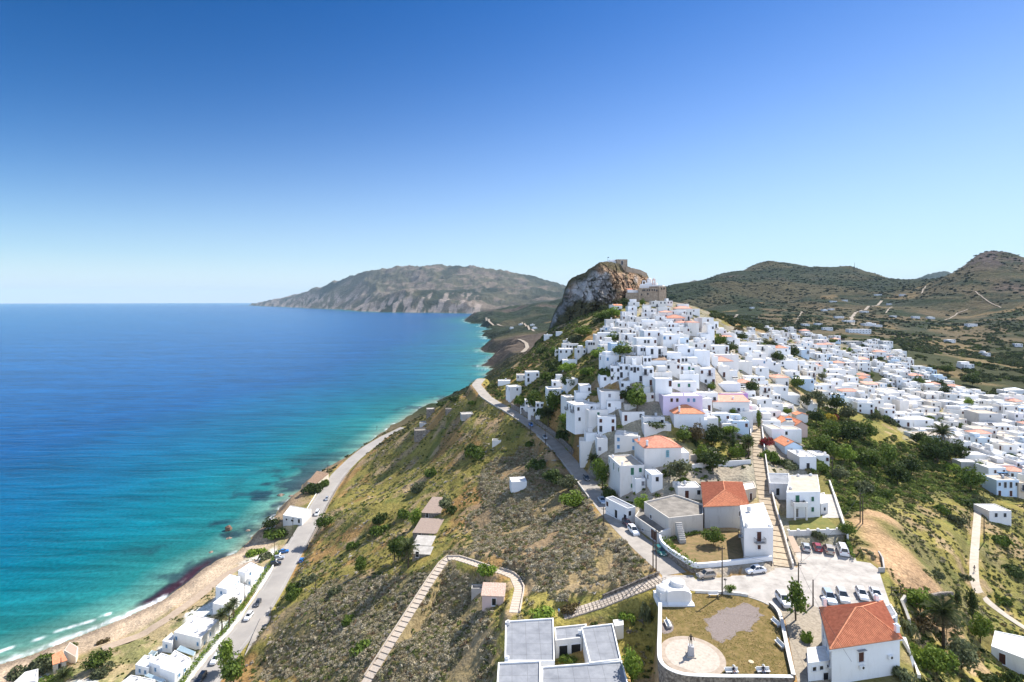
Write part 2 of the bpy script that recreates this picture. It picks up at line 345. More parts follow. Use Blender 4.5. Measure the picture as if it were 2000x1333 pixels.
    lowcliff = (1 - sstep(120, 330, z)) * (x < -300)
    g = mix(g, (0.44, 0.36, 0.30), lowcliff * sstep(0.50, 0.58, fbm(x / 55, z / 120 + y / 500, 4, 23)))
    f = np.where(hl[:, None], g, f)
    pk = (y > 1250) & (y < 2000) & (px > 1850)
    f = mix(f, (0.17, 0.13, 0.115), pk * sstep(190, 235, z) * sstep(0.35, 0.55, fbm(x / 30, y / 30, 4, 63)))
    return np.minimum(c * 1.3, .6) * (1 - far[:, None]) + f * 0.62 * far[:, None]

def ground_mat():
    m = bpy.data.materials.new('hillside soil and grass'); m.use_nodes = True; n, l = nt(m); b = n['Principled BSDF']
    b.inputs['Roughness'].default_value = 1; b.inputs['Specular IOR Level'].default_value = 0.05
    a = n.new('ShaderNodeAttribute'); a.attribute_name = 'Col'; geo = n.new('ShaderNodeNewGeometry')
    prev = a.outputs['Color']
    for sc, lo, hi in ((1.6, 0.55, 1.4), (0.12, 0.7, 1.3), (0.012, 0.8, 1.2)):
        no = n.new('ShaderNodeTexNoise'); no.inputs['Scale'].default_value = sc; no.inputs['Detail'].default_value = 7; no.inputs['Roughness'].default_value = 0.7
        l.new(geo.outputs['Position'], no.inputs['Vector'])
        mr = n.new('ShaderNodeMapRange'); mr.inputs['From Min'].default_value = 0.3; mr.inputs['From Max'].default_value = 0.7; mr.inputs['To Min'].default_value = lo; mr.inputs['To Max'].default_value = hi
        l.new(no.outputs['Fac'], mr.inputs['Value'])
        mx = n.new('ShaderNodeMix'); mx.data_type = 'RGBA'; mx.blend_type = 'MULTIPLY'; mx.inputs['Factor'].default_value = 1
        l.new(prev, mx.inputs['A']); l.new(mr.outputs['Result'], mx.inputs['B']); prev = mx.outputs['Result']
    l.new(prev, b.inputs['Base Color'])
    n1 = n.new('ShaderNodeTexNoise'); n1.inputs['Scale'].default_value = 0.9; n1.inputs['Detail'].default_value = 8; l.new(geo.outputs['Position'], n1.inputs['Vector'])
    n2 = n.new('ShaderNodeTexNoise'); n2.inputs['Scale'].default_value = 0.03; n2.inputs['Detail'].default_value = 9; n2.inputs['Roughness'].default_value = 0.65; l.new(geo.outputs['Position'], n2.inputs['Vector'])
    b1 = n.new('ShaderNodeBump'); b1.inputs['Distance'].default_value = 0.5; l.new(n1.outputs['Fac'], b1.inputs['Height'])
    b2 = n.new('ShaderNodeBump'); b2.inputs['Distance'].default_value = 22; l.new(n2.outputs['Fac'], b2.inputs['Height'])
    sx = n.new('ShaderNodeSeparateXYZ'); l.new(geo.outputs['Position'], sx.inputs[0])
    mr = n.new('ShaderNodeMapRange'); mr.inputs['From Min'].default_value = 600; mr.inputs['From Max'].default_value = 1500; mr.inputs['To Min'].default_value = 0; mr.inputs['To Max'].default_value = 0.9
    l.new(sx.outputs['Y'], mr.inputs['Value']); l.new(mr.outputs['Result'], b2.inputs['Strength'])
    l.new(b1.outputs['Normal'], b2.inputs['Normal']); l.new(b2.outputs['Normal'], b.inputs['Normal'])
    return m
M_GROUND = ground_mat()
_u = np.linspace(-1.28, 1.28, 540)
def sector(name, d0, d1, step, _u=_u):
    L = np.linspace(math.log(d0), math.log(d1), int((math.log(d1) - math.log(d0)) / step)); D = np.exp(L)
    D[0], D[-1] = d0, d1
    X = (_u[None] * D[:, None]).ravel(); Y = np.repeat(D, len(_u))
    Z = H(X, Y); s = shore(X, Y)
    nr, nc = len(D), len(_u); i = np.arange(nr * nc).reshape(nr, nc)
    q = np.stack([i[:-1, :-1], i[:-1, 1:], i[1:, 1:], i[1:, :-1]], -1).reshape(-1, 4)
    keep = (Z[q].max(1) > -2.5); q = q[keep]
    used = np.unique(q); remap = -np.ones(nr * nc, int); remap[used] = np.arange(len(used))
    me = mesh_np(name, np.stack([X, Y, Z], -1)[used], remap[q], smooth=True)
    vattr(me, 'Col', ground_colours(X[used], Y[used], Z[used], s[used]))
    o = link(name, me, M_GROUND); o['kind'] = 'structure'; return o
sector('ground', 34, 900, 0.0078)
sector('hills', 896, 17000, 0.0072, np.linspace(-0.62, 1.28, 1250))

HAZE = 2.3e-5
# ================================================================== THE SEA
def sea_mat():
    m = bpy.data.materials.new('sea water'); m.use_nodes = True; n, l = nt(m); b = n['Principled BSDF']
    b.inputs['Roughness'].default_value = 0.22; b.inputs['IOR'].default_value = 1.33; b.inputs['Specular IOR Level'].default_value = 0.05
    a = n.new('ShaderNodeAttribute'); a.attribute_name = 'Col'; geo = n.new('ShaderNodeNewGeometry')
    # streaks: long low swells running along the wind
    mp = n.new('ShaderNodeMapping'); mp.inputs['Rotation'].default_value = (0, 0, R(-14)); mp.inputs['Scale'].default_value = (0.026, 0.17, 0.01)
    l.new(geo.outputs['Position'], mp.inputs['Vector'])
    n1 = n.new('ShaderNodeTexNoise'); n1.inputs['Scale'].default_value = 1.0; n1.inputs['Detail'].default_value = 5; n1.inputs['Distortion'].default_value = 0.6; l.new(mp.outputs[0], n1.inputs['Vector'])
    mp2 = n.new('ShaderNodeMapping'); mp2.inputs['Rotation'].default_value = (0, 0, R(-8)); mp2.inputs['Scale'].default_value = (0.004, 0.022, 0.01)
    l.new(geo.outputs['Position'], mp2.inputs['Vector'])
    n2 = n.new('ShaderNodeTexNoise'); n2.inputs['Scale'].default_value = 1.0; n2.inputs['Detail'].default_value = 4; l.new(mp2.outputs[0], n2.inputs['Vector'])
    n3 = n.new('ShaderNodeTexNoise'); n3.inputs['Scale'].default_value = 0.55; n3.inputs['Detail'].default_value = 6; l.new(geo.outputs['Position'], n3.inputs['Vector'])
    prev = a.outputs['Color']
    for no, lo, hi in ((n1, 0.74, 1.26), (n2, 0.84, 1.16), (n3, 0.84, 1.16)):
        mr = n.new('ShaderNodeMapRange'); mr.inputs['From Min'].default_value = 0.33; mr.inputs['From Max'].default_value = 0.67; mr.inputs['To Min'].default_value = lo; mr.inputs['To Max'].default_value = hi
        l.new(no.outputs['Fac'], mr.inputs['Value']); mx = n.new('ShaderNodeMix'); mx.data_type = 'RGBA'; mx.blend_type = 'MULTIPLY'; mx.inputs['Factor'].default_value = 1
        l.new(prev, mx.inputs['A']); l.new(mr.outputs['Result'], mx.inputs['B']); prev = mx.outputs['Result']
    l.new(prev, b.inputs['Base Color'])
    b1 = n.new('ShaderNodeBump'); b1.inputs['Distance'].default_value = 0.55; l.new(n1.outputs['Fac'], b1.inputs['Height'])
    b2 = n.new('ShaderNodeBump'); b2.inputs['Distance'].default_value = 0.35; b2.inputs['Strength'].default_value = 0.6; l.new(n3.outputs['Fac'], b2.inputs['Height']); l.new(b1.outputs['Normal'], b2.inputs['Normal'])
    l.new(b2.outputs['Normal'], b.inputs['Normal'])
    return m
def build_sea():
    th = np.concatenate([np.linspace(R(-86), R(-52), 30)[:-1], np.linspace(R(-52), R(2), 520)[:-1], np.linspace(R(2), R(86), 40)])
    rr = np.concatenate([np.exp(np.linspace(math.log(50), math.log(800), 430))[:-1], np.exp(np.linspace(math.log(800), math.log(31500), 150))])
    X = (rr[:, None] * np.sin(th)[None]).ravel(); Y = (rr[:, None] * np.cos(th)[None]).ravel(); nr, nc = len(rr), len(th)
    s = -shore(X, Y)
    i = np.arange(nr * nc).reshape(nr, nc); q = np.stack([i[:-1, :-1], i[:-1, 1:], i[1:, 1:], i[1:, :-1]], -1).reshape(-1, 4)
    q = q[(s[q].max(1) > -40)]
    used = np.unique(q); rm = -np.ones(nr * nc, int); rm[used] = np.arange(len(used)); X, Y, s = X[used], Y[used], s[used]
    me = mesh_np('sea', np.stack([X, Y, np.zeros_like(X)], -1), rm[q], True)
    nz = fbm(X / 40, Y / 40, 4, 5)
    d = np.maximum(s + (nz - 0.5) * 26 * sstep(4, 50, s), 0)
    stops = [(0, (0.17, 0.22, 0.165)), (8, (0.085, 0.215, 0.175)), (22, (0.012, 0.135, 0.135)), (60, (0.002, 0.112, 0.146)), (125, (0.0008, 0.088, 0.162)), (270, (0.0004, 0.060, 0.180)), (600, (0.0006, 0.070, 0.212)), (2500, (0.001, 0.090, 0.235)), (9000, (0.004, 0.115, 0.26))]
    col = np.stack([np.interp(d, [a for a, _ in stops], [c[k] for _, c in stops]) for k in range(3)], -1)
    # the shallow shelf is broad and pale all along the bay
    # dark weed on the rocky bottom
    wd = fbm(X / 17, Y / 17, 6, 71)
    zone_w = sstep(205, 232, Y) * (1 - sstep(330, 520, Y)) * (1 - sstep(22, 62, s))
    w = sstep(0.47, 0.66, wd + 0.03 * zone_w) * zone_w * 0.85
    w = np.maximum(w, 0.93 * (1 - sstep(3.0, 5.5, np.abs(s - 3.0) + (wd - .5) * 7)) * sstep(206, 212, Y) * (1 - sstep(236, 250, Y)))
    w = np.maximum(w, sstep(0.58, 0.66, wd) * (1 - sstep(10, 40, s)) * 0.6 * (Y > 520) * (Y < 1500))
    w = w * (s > -2)
    col = col * (1 - w[:, None]) + np.array([0.010, 0.020, 0.034]) * w[:, None]
    # broken white water along the sand and round the rocks
    br = fbm(X / 7, Y / 7, 3, 81)
    beach = (Y < 216)
    f = (1 - sstep(0.4, 2.2, np.abs(s - 1.2 - (br - 0.5) * 2.6))) * beach * (0.55 + 0.45 * sstep(.35, .6, br))
    f = np.maximum(f, (1 - sstep(0.25, 0.9, np.abs(s - 8.5 - (br - .5) * 3))) * sstep(0.52, 0.6, fbm(X / 13, Y / 13, 2, 33)) * (Y < 205))
    f = np.maximum(f, (1 - sstep(0.6, 4, s)) * sstep(0.60, 0.70, fbm(X / 6, Y / 6, 4, 55)) * (Y > 216) * (s > -1) * 0.5)
    f = np.maximum(f, (1 - sstep(8, 30, s)) * sstep(0.54, 0.62, fbm(X / 30, Y / 30, 4, 57)) * (Y > 900) * (Y < 4000) * 0.3)
    f = f * (.25 + .75 * sstep(.34, .56, fbm(X / 2.4, Y / 2.4, 3, 161)))
    pw = (1 - sstep(1.5, 5.0, np.abs(s - 2.5) + (wd - .5) * 6)) * sstep(204, 212, Y) * (1 - sstep(238, 250, Y)) * (s > -2)
    col = col * (1 - pw[:, None] * .9) + np.array([0.040, 0.014, 0.022]) * pw[:, None] * .9
    f = f * (Y < 4000)
    col = col * (1 - f[:, None]) + np.array([0.72, 0.75, 0.76]) * f[:, None]
    vattr(me, 'Col', col)
    o = link('sea', me, sea_mat()); o['kind'] = 'structure'
build_sea()

b = MB(); b.box(-33000, 33000, -900, 33000, -14, 760)
hz = bpy.data.materials.new('sea air'); hz.use_nodes = True; nn, ll = nt(hz); nn.remove(nn['Principled BSDF']); pv = nn.new('ShaderNodeVolumePrincipled'); pv.inputs['Color'].default_value = (0.55, 0.78, 1, 1); pv.inputs['Density'].default_value = HAZE; pv.inputs['Anisotropy'].default_value = 0.0
ll.new(pv.outputs[0], nn['Material Output'].inputs['Volume']); o = b.build('haze', hz); o['kind'] = 'stuff'

# ================================================================== LIGHT, SKY, AIR, CAMERA
EL, AZ = R(46), R(50)
w = bpy.data.worlds.new('World'); S.world = w; w.use_nodes = True; n, l = w.node_tree.nodes, w.node_tree.links
sky = n.new('ShaderNodeTexSky'); sky.sky_type = 'NISHITA'; sky.sun_disc = False; sky.sun_elevation = EL; sky.sun_rotation = AZ
sky.altitude = 0; sky.air_density = 1.0; sky.dust_density = 0.0; sky.ozone_density = 4.0
SKY_GAMMA, SKY_STRENGTH, SKY_GAIN, SKY_SAT, BACK_FILL = 1.6, 0.12, 0.44, 1.38, (3.9, 4.9, 6.9)
def vscale(src, k):
    v = n.new('ShaderNodeVectorMath'); v.operation = 'MULTIPLY'; l.new(src, v.inputs[0]); v.inputs[1].default_value = k; return v.outputs[0]
gm = n.new('ShaderNodeGamma'); gm.inputs['Gamma'].default_value = SKY_GAMMA
l.new(vscale(sky.outputs[0], (0.112, 0.149, 0.160)), gm.inputs['Color'])
hs = n.new('ShaderNodeHueSaturation'); hs.inputs['Saturation'].default_value = SKY_SAT; l.new(vscale(gm.outputs[0], (SKY_GAIN / 0.12,) * 3), hs.inputs['Color'])
# sky behind the viewpoint brightened and whitened: unseen fill added for the shaded fronts
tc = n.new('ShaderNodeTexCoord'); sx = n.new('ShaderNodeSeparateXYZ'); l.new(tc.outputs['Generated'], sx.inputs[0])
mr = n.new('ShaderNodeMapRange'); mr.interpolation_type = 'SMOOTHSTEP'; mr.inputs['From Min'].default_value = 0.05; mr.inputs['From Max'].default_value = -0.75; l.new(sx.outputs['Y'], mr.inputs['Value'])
# pale sea haze low over the horizon, wider towards the sun
def mth(op, a, b=None):
    v = n.new('ShaderNodeMath'); v.operation = op
    for k, q in enumerate((a, b)):
        if q is None: continue
        if isinstance(q, (int, float)): v.inputs[k].default_value = q
        else: l.new(q, v.inputs[k])
    return v.outputs[0]
wd = mth('ADD', mth('MULTIPLY', sx.outputs['X'], 0.13), 0.215)
lowf = mth('MULTIPLY', mth('EXPONENT', mth('MULTIPLY', mth('POWER', mth('DIVIDE', mth('MAXIMUM', sx.outputs['Z'], 0.0), wd), 1.4), -1.0)), 0.93)
m0 = n.new('ShaderNodeMix'); m0.data_type = 'RGBA'; l.new(lowf, m0.inputs['Factor']); l.new(hs.outputs[0], m0.inputs['A']); m0.inputs['B'].default_value = (3.75, 4.05, 4.35, 1)
mx = n.new('ShaderNodeMix'); mx.data_type = 'RGBA'; l.new(mr.outputs['Result'], mx.inputs['Factor']); l.new(m0.outputs['Result'], mx.inputs['A']); mx.inputs['B'].default_value = (BACK_FILL[0], BACK_FILL[1], BACK_FILL[2], 1)
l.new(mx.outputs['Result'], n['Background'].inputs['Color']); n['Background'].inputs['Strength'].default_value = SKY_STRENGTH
sd = bpy.data.lights.new('sun', 'SUN'); sd.energy = 4.8; sd.angle = R(0.53); sd.color = (1, 0.955, 0.89)
so = bpy.data.objects.new('sun', sd); COL.objects.link(so)
so.rotation_euler = Vector((math.sin(AZ) * math.cos(EL), math.cos(AZ) * math.cos(EL), math.sin(EL))).to_track_quat('Z', 'Y').to_euler()
cd = bpy.data.cameras.new('camera'); cam = bpy.data.objects.new('camera', cd); COL.objects.link(cam)
cam.location = (0, 0, HC); cam.rotation_euler = (R(90), 0, 0)
cd.sensor_width = 36; cd.lens = 36 * F / 2000; cd.shift_y = -(666.5 - HY) / 2000; cd.clip_start = 1; cd.clip_end = 60000
S.camera = cam
S.view_settings.view_transform = 'Standard'; S.view_settings.look = 'None'; S.view_settings.gamma = 1; S.view_settings.exposure = 0.92
S.cycles.max_bounces = 5; S.cycles.diffuse_bounces = 3; S.cycles.glossy_bounces = 2; S.cycles.volume_bounces = 0; S.cycles.transparent_max_bounces = 6
# ================================================================== MATERIALS
def plaster(name, col, stain=(0.55, 0.52, 0.46), amt=0.45):
    m = mat(name, col, 0.85, 0.05, 0.35, spec=0.15, bump=0.02, bscale=6)
    n, l = nt(m); b = n['Principled BSDF']; geo = n.new('ShaderNodeNewGeometry')
    mp = n.new('ShaderNodeMapping'); mp.inputs['Scale'].default_value = (0.9, 0.9, 0.22); l.new(geo.outputs['Position'], mp.inputs['Vector'])
    no = n.new('ShaderNodeTexNoise'); no.inputs['Scale'].default_value = 0.8; no.inputs['Detail'].default_value = 8; no.inputs['Roughness'].default_value = 0.72; l.new(mp.outputs[0], no.inputs['Vector'])
    mr = n.new('ShaderNodeMapRange'); mr.inputs['From Min'].default_value = 0.52; mr.inputs['From Max'].default_value = 0.80; mr.inputs['To Max'].default_value = amt; l.new(no.outputs['Fac'], mr.inputs['Value'])
    mx = n.new('ShaderNodeMix'); mx.data_type = 'RGBA'; src = b.inputs['Base Color'].links[0].from_socket
    l.new(mr.outputs['Result'], mx.inputs['Factor']); l.new(src, mx.inputs['A']); mx.inputs['B'].default_value = (*stain, 1)
    oi = n.new('ShaderNodeObjectInfo'); rp = n.new('ShaderNodeValToRGB'); rp.color_ramp.elements[0].color = (.84, .82, .79, 1); rp.color_ramp.elements[1].color = (1, 1, 1, 1); rp.color_ramp.elements[1].position = .55; e = rp.color_ramp.elements.new(.2); e.color = (.97, .92, .86, 1)
    l.new(oi.outputs['Random'], rp.inputs['Fac']); x2 = n.new('ShaderNodeMix'); x2.data_type = 'RGBA'; x2.blend_type = 'MULTIPLY'; x2.inputs['Factor'].default_value = 1; l.new(mx.outputs['Result'], x2.inputs['A']); l.new(rp.outputs['Color'], x2.inputs['B']); l.new(x2.outputs['Result'], b.inputs['Base Color'])
    return m
M_WHITE = plaster('whitewashed plaster', (0.80, 0.80, 0.79))
M_WHITE2 = plaster('old whitewash', (0.74, 0.73, 0.70), (0.42, 0.39, 0.34), 0.7)
M_CREAM = plaster('cream plaster', (0.66, 0.58, 0.48), (0.40, 0.34, 0.27), 0.6)
M_BEIGE = plaster('weathered beige plaster', (0.62, 0.57, 0.50), (0.32, 0.28, 0.23), 0.8)
M_GREYW = plaster('grey cement render', (0.50, 0.50, 0.49), (0.24, 0.24, 0.24), 0.9)
M_LILAC = plaster('lilac plaster', (0.68, 0.60, 0.75))
M_PURPLE = plaster('purple plaster', (0.52, 0.30, 0.55))
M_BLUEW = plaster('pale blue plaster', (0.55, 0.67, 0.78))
M_PINKW = plaster('pink plaster', (0.66, 0.50, 0.45))
M_ROOF = mat('limewashed roof screed', (0.80, 0.76, 0.70), 0.9, 0.2, 0.5, (0.62, 0.55, 0.47), fac=(0.3, 0.6))
M_ROOFT = mat('tan cement roof', (0.56, 0.48, 0.38), 0.95, 0.3, 0.5, (0.38, 0.32, 0.26), fac=(0.3, 0.65))
M_ROOFG = mat('grey bitumen roof', (0.30, 0.31, 0.33), 0.85, 0.3, 0.45, (0.185, 0.195, 0.215), fac=(0.3, 0.7), bump=0.01)
def joints(m, w, h):
    n, l = nt(m); b = n['Principled BSDF']; g = n.new('ShaderNodeNewGeometry'); k = n.new('ShaderNodeTexBrick'); k.offset = 0; k.inputs['Scale'].default_value = 1; k.inputs['Brick Width'].default_value = w; k.inputs['Row Height'].default_value = h; k.inputs['Mortar Size'].default_value = .035
    k.inputs['Color1'].default_value = (1, 1, 1, 1); k.inputs['Color2'].default_value = (.93, .93, .93, 1); k.inputs['Mortar'].default_value = (.62, .61, .60, 1); l.new(g.outputs['Position'], k.inputs['Vector'])
    x = n.new('ShaderNodeMix'); x.data_type = 'RGBA'; x.blend_type = 'MULTIPLY'; x.inputs['Factor'].default_value = 1; l.new(b.inputs['Base Color'].links[0].from_socket, x.inputs['A']); l.new(k.outputs['Color'], x.inputs['B']); l.new(x.outputs['Result'], b.inputs['Base Color'])
joints(M_ROOFG, 2.6, 3.1)
M_CONC = mat('pale concrete', (0.50, 0.47, 0.43), 0.9, 0.3, 0.6, (0.34, 0.315, 0.28))
M_CONCD = mat('stained concrete', (0.30, 0.27, 0.23), 0.95, 0.4, 0.5, (0.155, 0.14, 0.12))
def tile_mat(name, c1, c2):
    m = mat(name, c1, 0.8, 0.3, 1.6, c2, spec=0.2, fac=(0.38, 0.62)); return m
M_TILE = tile_mat('orange clay tiles', (0.70, 0.30, 0.155), (0.53, 0.195, 0.10))
M_TILER = tile_mat('old red clay tiles', (0.64, 0.285, 0.18), (0.48, 0.185, 0.115))
M_TILEP = tile_mat('faded pink clay tiles', (0.68, 0.36, 0.26), (0.58, 0.26, 0.18))
M_TILEB = tile_mat('brown weathered tiles', (0.34, 0.23, 0.15), (0.17, 0.11, 0.075))
M_STONE = mat('rubble masonry', (0.36, 0.31, 0.255), 0.95, 0.5, 2.2, (0.12, 0.10, 0.085), bump=0.12, bscale=3, fac=(0.4, 0.62))
M_STONEC = mat('castle masonry', (0.44, 0.34, 0.24), 0.95, 0.5, 0.7, (0.26, 0.195, 0.135), bump=0.25, bscale=1.2, fac=(0.35, 0.65))
M_DARK = mat('dark opening', (0.018, 0.018, 0.02), 0.35, 0.3, 1, spec=0.5)
M_BROWN = mat('brown painted wood', (0.10, 0.035, 0.022), 0.6, 0.3, 3)
M_BLUE = mat('blue painted wood', (0.16, 0.33, 0.52), 0.6, 0.2, 3)
M_GREEN = mat('green painted wood', (0.05, 0.19, 0.11), 0.6, 0.3, 3)
M_TEAL = mat('teal painted wood', (0.24, 0.44, 0.48), 0.6, 0.2, 3)
M_GREYD = mat('grey painted wood', (0.28, 0.28, 0.30), 0.6, 0.2, 3)
M_TRIM = mat('white trim', (0.78, 0.78, 0.77), 0.7, 0.1, 2)
M_IRON = mat('dark iron', (0.03, 0.03, 0.032), 0.5, 0.3, 2)
M_POLE = mat('weathered timber pole', (0.11, 0.085, 0.062), 0.9, 0.4, 3)
M_ROAD = mat('sun-bleached concrete road', (0.41, 0.365, 0.315), 0.95, 0.3, 0.3, (0.26, 0.235, 0.205), fac=(0.3, 0.7), bump=0.01)
M_ASPH = mat('worn asphalt', (0.36, 0.33, 0.295), 0.95, 0.3, 0.10, (0.265, 0.245, 0.225), fac=(0.3, 0.7))
M_PARK = mat('white gravelled concrete', (0.46, 0.42, 0.375), 0.95, 0.3, 0.35, (0.30, 0.275, 0.245), fac=(0.35, 0.6))
M_STEP = mat('worn stone paving', (0.44, 0.36, 0.26), 0.95, 0.4, 1.2, (0.32, 0.25, 0.17), fac=(0.35, 0.65))
M_STEPW = mat('pale stone paving', (0.55, 0.47, 0.385), 0.95, 0.4, 3, (0.42, 0.345, 0.27), fac=(0.35, 0.65))
M_NOSE = mat('step risers', (0.27, 0.21, 0.15), 0.95, 0.3, 3)
M_LAWN = mat('dry lawn', (0.235, 0.165, 0.072), 1, 0.4, 0.9, (0.135, 0.108, 0.036), spec=0.05, fac=(0.38, 0.62), bump=0.05, bscale=8)
M_GRAV = mat('grey gravel', (0.27, 0.225, 0.205), 1, 0.3, 4, (0.19, 0.155, 0.135), spec=0.05)
M_PAVE = mat('pale crazy paving', (0.47, 0.41, 0.34), 0.9, 0.3, 2.2, (0.36, 0.30, 0.24), fac=(0.3, 0.55))
M_BRONZE = mat('dark bronze', (0.035, 0.035, 0.032), 0.45, 0.3, 6, metal=0.6, spec=0.5)
M_MARB = mat('grey marble', (0.45, 0.44, 0.44), 0.6, 0.2, 2)

# ================================================================== BUILDING KIT
_open_cache = {}
def opening_mesh(kind, w, h, m):
    """a framed window or door, origin at the middle of its foot, facing -y, standing a little proud of the wall"""
    k = (kind, round(w, 2), round(h, 2), m.name)
    if k in _open_cache: return _open_cache[k]
    b = MB(); t = 0.09
    b.box(-w/2 - t, -w/2, -0.13, 0.02, 0, h + t); b.box(w/2, w/2 + t, -0.13, 0.02, 0, h + t); b.box(-w/2, w/2, -0.13, 0.02, h, h + t)
    if kind == 'window': b.box(-w/2 - 0.14, w/2 + 0.14, -0.2, 0.02, -0.07, 0)
    else: b.box(-w/2 - 0.1, w/2 + 0.1, -0.3, 0.02, -0.12, -0.004)
    b.mi = 1; b.box(-w/2, w/2, -0.025, 0.02, 0, h)
    if m is not M_DARK:
        b.mi = 2
        b.box(-0.025, 0.025, -0.04, -0.02, 0.02, h - 0.02)
        for q in (0.33, 0.66): b.box(-w/2 + 0.03, w/2 - 0.03, -0.038, -0.02, h*q, h*q + 0.035)
    me = b.mesh(kind); me.materials.append(M_TRIM); me.materials.append(m); me.materials.append(M_IRON if m is not M_DARK else M_DARK)
    _open_cache[k] = me; return me
_balc = {}
def balcony_mesh(w):
    k = round(w, 1)
    if k in _balc: return _balc[k]
    b = MB(); b.box(-w/2, w/2, -0.95, 0.0, -0.14, 0)
    slab_ = b; b = MB(); n = max(4, int(w / 0.16))
    for i in range(n + 1):
        x = -w/2 + w * i / n; b.box(x - 0.014, x + 0.014, -0.94, -0.912, 0, 0.95)
    for y in (-0.94, -0.5, -0.06):
        for x in (-w/2, w/2 - 0.03): b.box(x, x + 0.03, y, y + 0.03, 0, 0.95)
    b.box(-w/2, w/2, -0.95, -0.90, 0.95, 1.0)
    for x in (-w/2, w/2 - 0.04): b.box(x, x + 0.04, -0.90, 0, 0.95, 1.0)
    me = slab_.mesh('balcony'); me.materials.append(M_CONC); rl = b.mesh('railing'); rl.materials.append(M_IRON); _balc[k] = (me, rl); return _balc[k]
HOUSES = []          # (object, centre x, centre y, radius) of every house
def rect(cx, cy, rz, w, d):
    c, s = math.cos(rz), math.sin(rz)
    return [(cx + x * c - y * s, cy + x * s + y * c) for x, y in ((-w/2, 0), (w/2, 0), (w/2, d), (-w/2, d))]
def inset(poly, t):
    n = len(poly); a = sum(poly[i][0] * poly[(i + 1) % n][1] - poly[(i + 1) % n][0] * poly[i][1] for i in range(n)); sg = 1 if a > 0 else -1; out = []
    for i in range(n):
        p, q, r = Vector(poly[i - 1]), Vector(poly[i]), Vector(poly[(i + 1) % n])
        e1 = (q - p).normalized(); e2 = (r - q).normalized()
        n1 = Vector((-e1.y, e1.x)) * sg; n2 = Vector((-e2.y, e2.x)) * sg
        k = n1 + n2; L = max(0.3, k.dot(n1)); out.append(tuple(q + k * (t / L)))
    return out
def hip_roof(b, poly, z, rise, over=0.3, kind='hip', ribs=0.0, gable_dir=0):
    """tiled roof on a four-cornered plan (poly 0-1 is the front)"""
    P = inset(poly, -over); A, B, C, D = [Vector((p[0], p[1], z)) for p in P]
    up = Vector((0, 0, rise)); wf = (B - A).length; ds = (D - A).length
    if kind == 'hip':
        if wf > ds * 1.08: k = ds / 2 / wf; m0 = (A + D) / 2; m1 = (B + C) / 2; R0 = m0 + (m1 - m0) * k + up; R1 = m0 + (m1 - m0) * (1 - k) + up; quads = [(A, B, R1, R0), (C, D, R0, R1), (B, C, R1, None), (D, A, R0, None)]
        elif ds > wf * 1.08: k = wf / 2 / ds; m0 = (A + B) / 2; m1 = (D + C) / 2; R0 = m0 + (m1 - m0) * k + up; R1 = m0 + (m1 - m0) * (1 - k) + up; quads = [(B, C, R1, R0), (D, A, R0, R1), (A, B, R0, None), (C, D, R1, None)]
        else: R0 = R1 = (A + B + C + D) / 4 + up; quads = [(A, B, R0, None), (B, C, R0, None), (C, D, R0, None), (D, A, R0, None)]
        ridges = [(A, R0 if (quads[0][3] is R0 or True) else R1)]
        ridges = []
        for q in quads:
            ridges.append((q[1], q[2])); 
            if q[3] is not None and q[3] is not q[2]: ridges.append((q[2], q[3]))
    elif kind == 'gable':                      # ridge runs from the front to the back
        R0 = (A + B) / 2 + up; R1 = (D + C) / 2 + up
        quads = [(B, C, R1, R0), (D, A, R0, R1)]; ridges = [(R0, R1)]
    else:                                       # single slope rising to the back
        C2, D2 = C + up, D + up; quads = [(A, B, C2, D2)]; ridges = []
    th = Vector((0, 0, 0.12))
    for q in quads:
        pts = [p for p in q if p is not None]
        b.face(pts); b.face([p - th for p in pts][::-1])
        e0, e1 = q[0], q[1]; b.face([e0 - th, e1 - th, e1, e0])
        if kind == 'shed':
            for i in range(1, 4): s0, s1 = q[i], q[(i + 1) % 4]; b.face([s0 - th, s1 - th, s1, s0])
        if ribs:
            ex = (e1 - e0); L = ex.length; ex.normalize(); nrm = (e1 - e0).cross(q[2] - e1).normalized()
            if nrm.z < 0: nrm = -nrm
            sl = nrm.cross(ex);  sl = sl if sl.z > 0 else -sl
            r2, r3 = q[2], (q[3] if q[3] is not None else q[2])
            x2, y2 = (r2 - e0).dot(ex), (r2 - e0).dot(sl); x3, y3 = (r3 - e0).dot(ex), (r3 - e0).dot(sl)
            n = int(L / ribs)
            for i in range(1, n):
                s = L * i / n
                if s < x3: t = y3 * s / max(x3, 1e-6)
                elif s > x2: t = y2 * (L - s) / max(L - x2, 1e-6)
                else: t = y2
                if t < 0.25: continue
                p0 = e0 + ex * s + sl * 0.02; p1 = e0 + ex * s + sl * (t - 0.1); hw = ex * ribs * 0.27; hh = nrm * ribs * 0.34
                b.face([p0 - hw, p0 + hh, p1 + hh, p1 - hw][::-1]); b.face([p0 + hh, p0 + hw, p1 + hw, p1 + hh][::-1]); b.face([p0 - hw, p0 + hw, p0 + hh])
    for a, c in ridges:
        b.tube([a, c], 0.11 if ribs else 0.09, 5)
    return
def place_on_edge(parent, me, name, o0, poly, e, f, z, label=None):
    n = len(poly); a = Vector(poly[e]); b = Vector(poly[(e + 1) % n]); p = a + (b - a) * f
    ang = math.atan2(b.y - a.y, b.x - a.x)
    o = link(name, me, None, parent, (p.x - o0.x, p.y - o0.y, z - o0.z), ang)
    if label: o['label'] = label
    return o
_hb = MB(); _hb.box(-.02, .02, -.05, .04, -.09, .09); HANDLE = _hb.mesh('handle'); HANDLE.materials.append(M_IRON)
HR = random.Random(99)
_ab = MB(); _ab.tube([(0, 0, -.3), (0, 0, 1.9)], .022, 4)
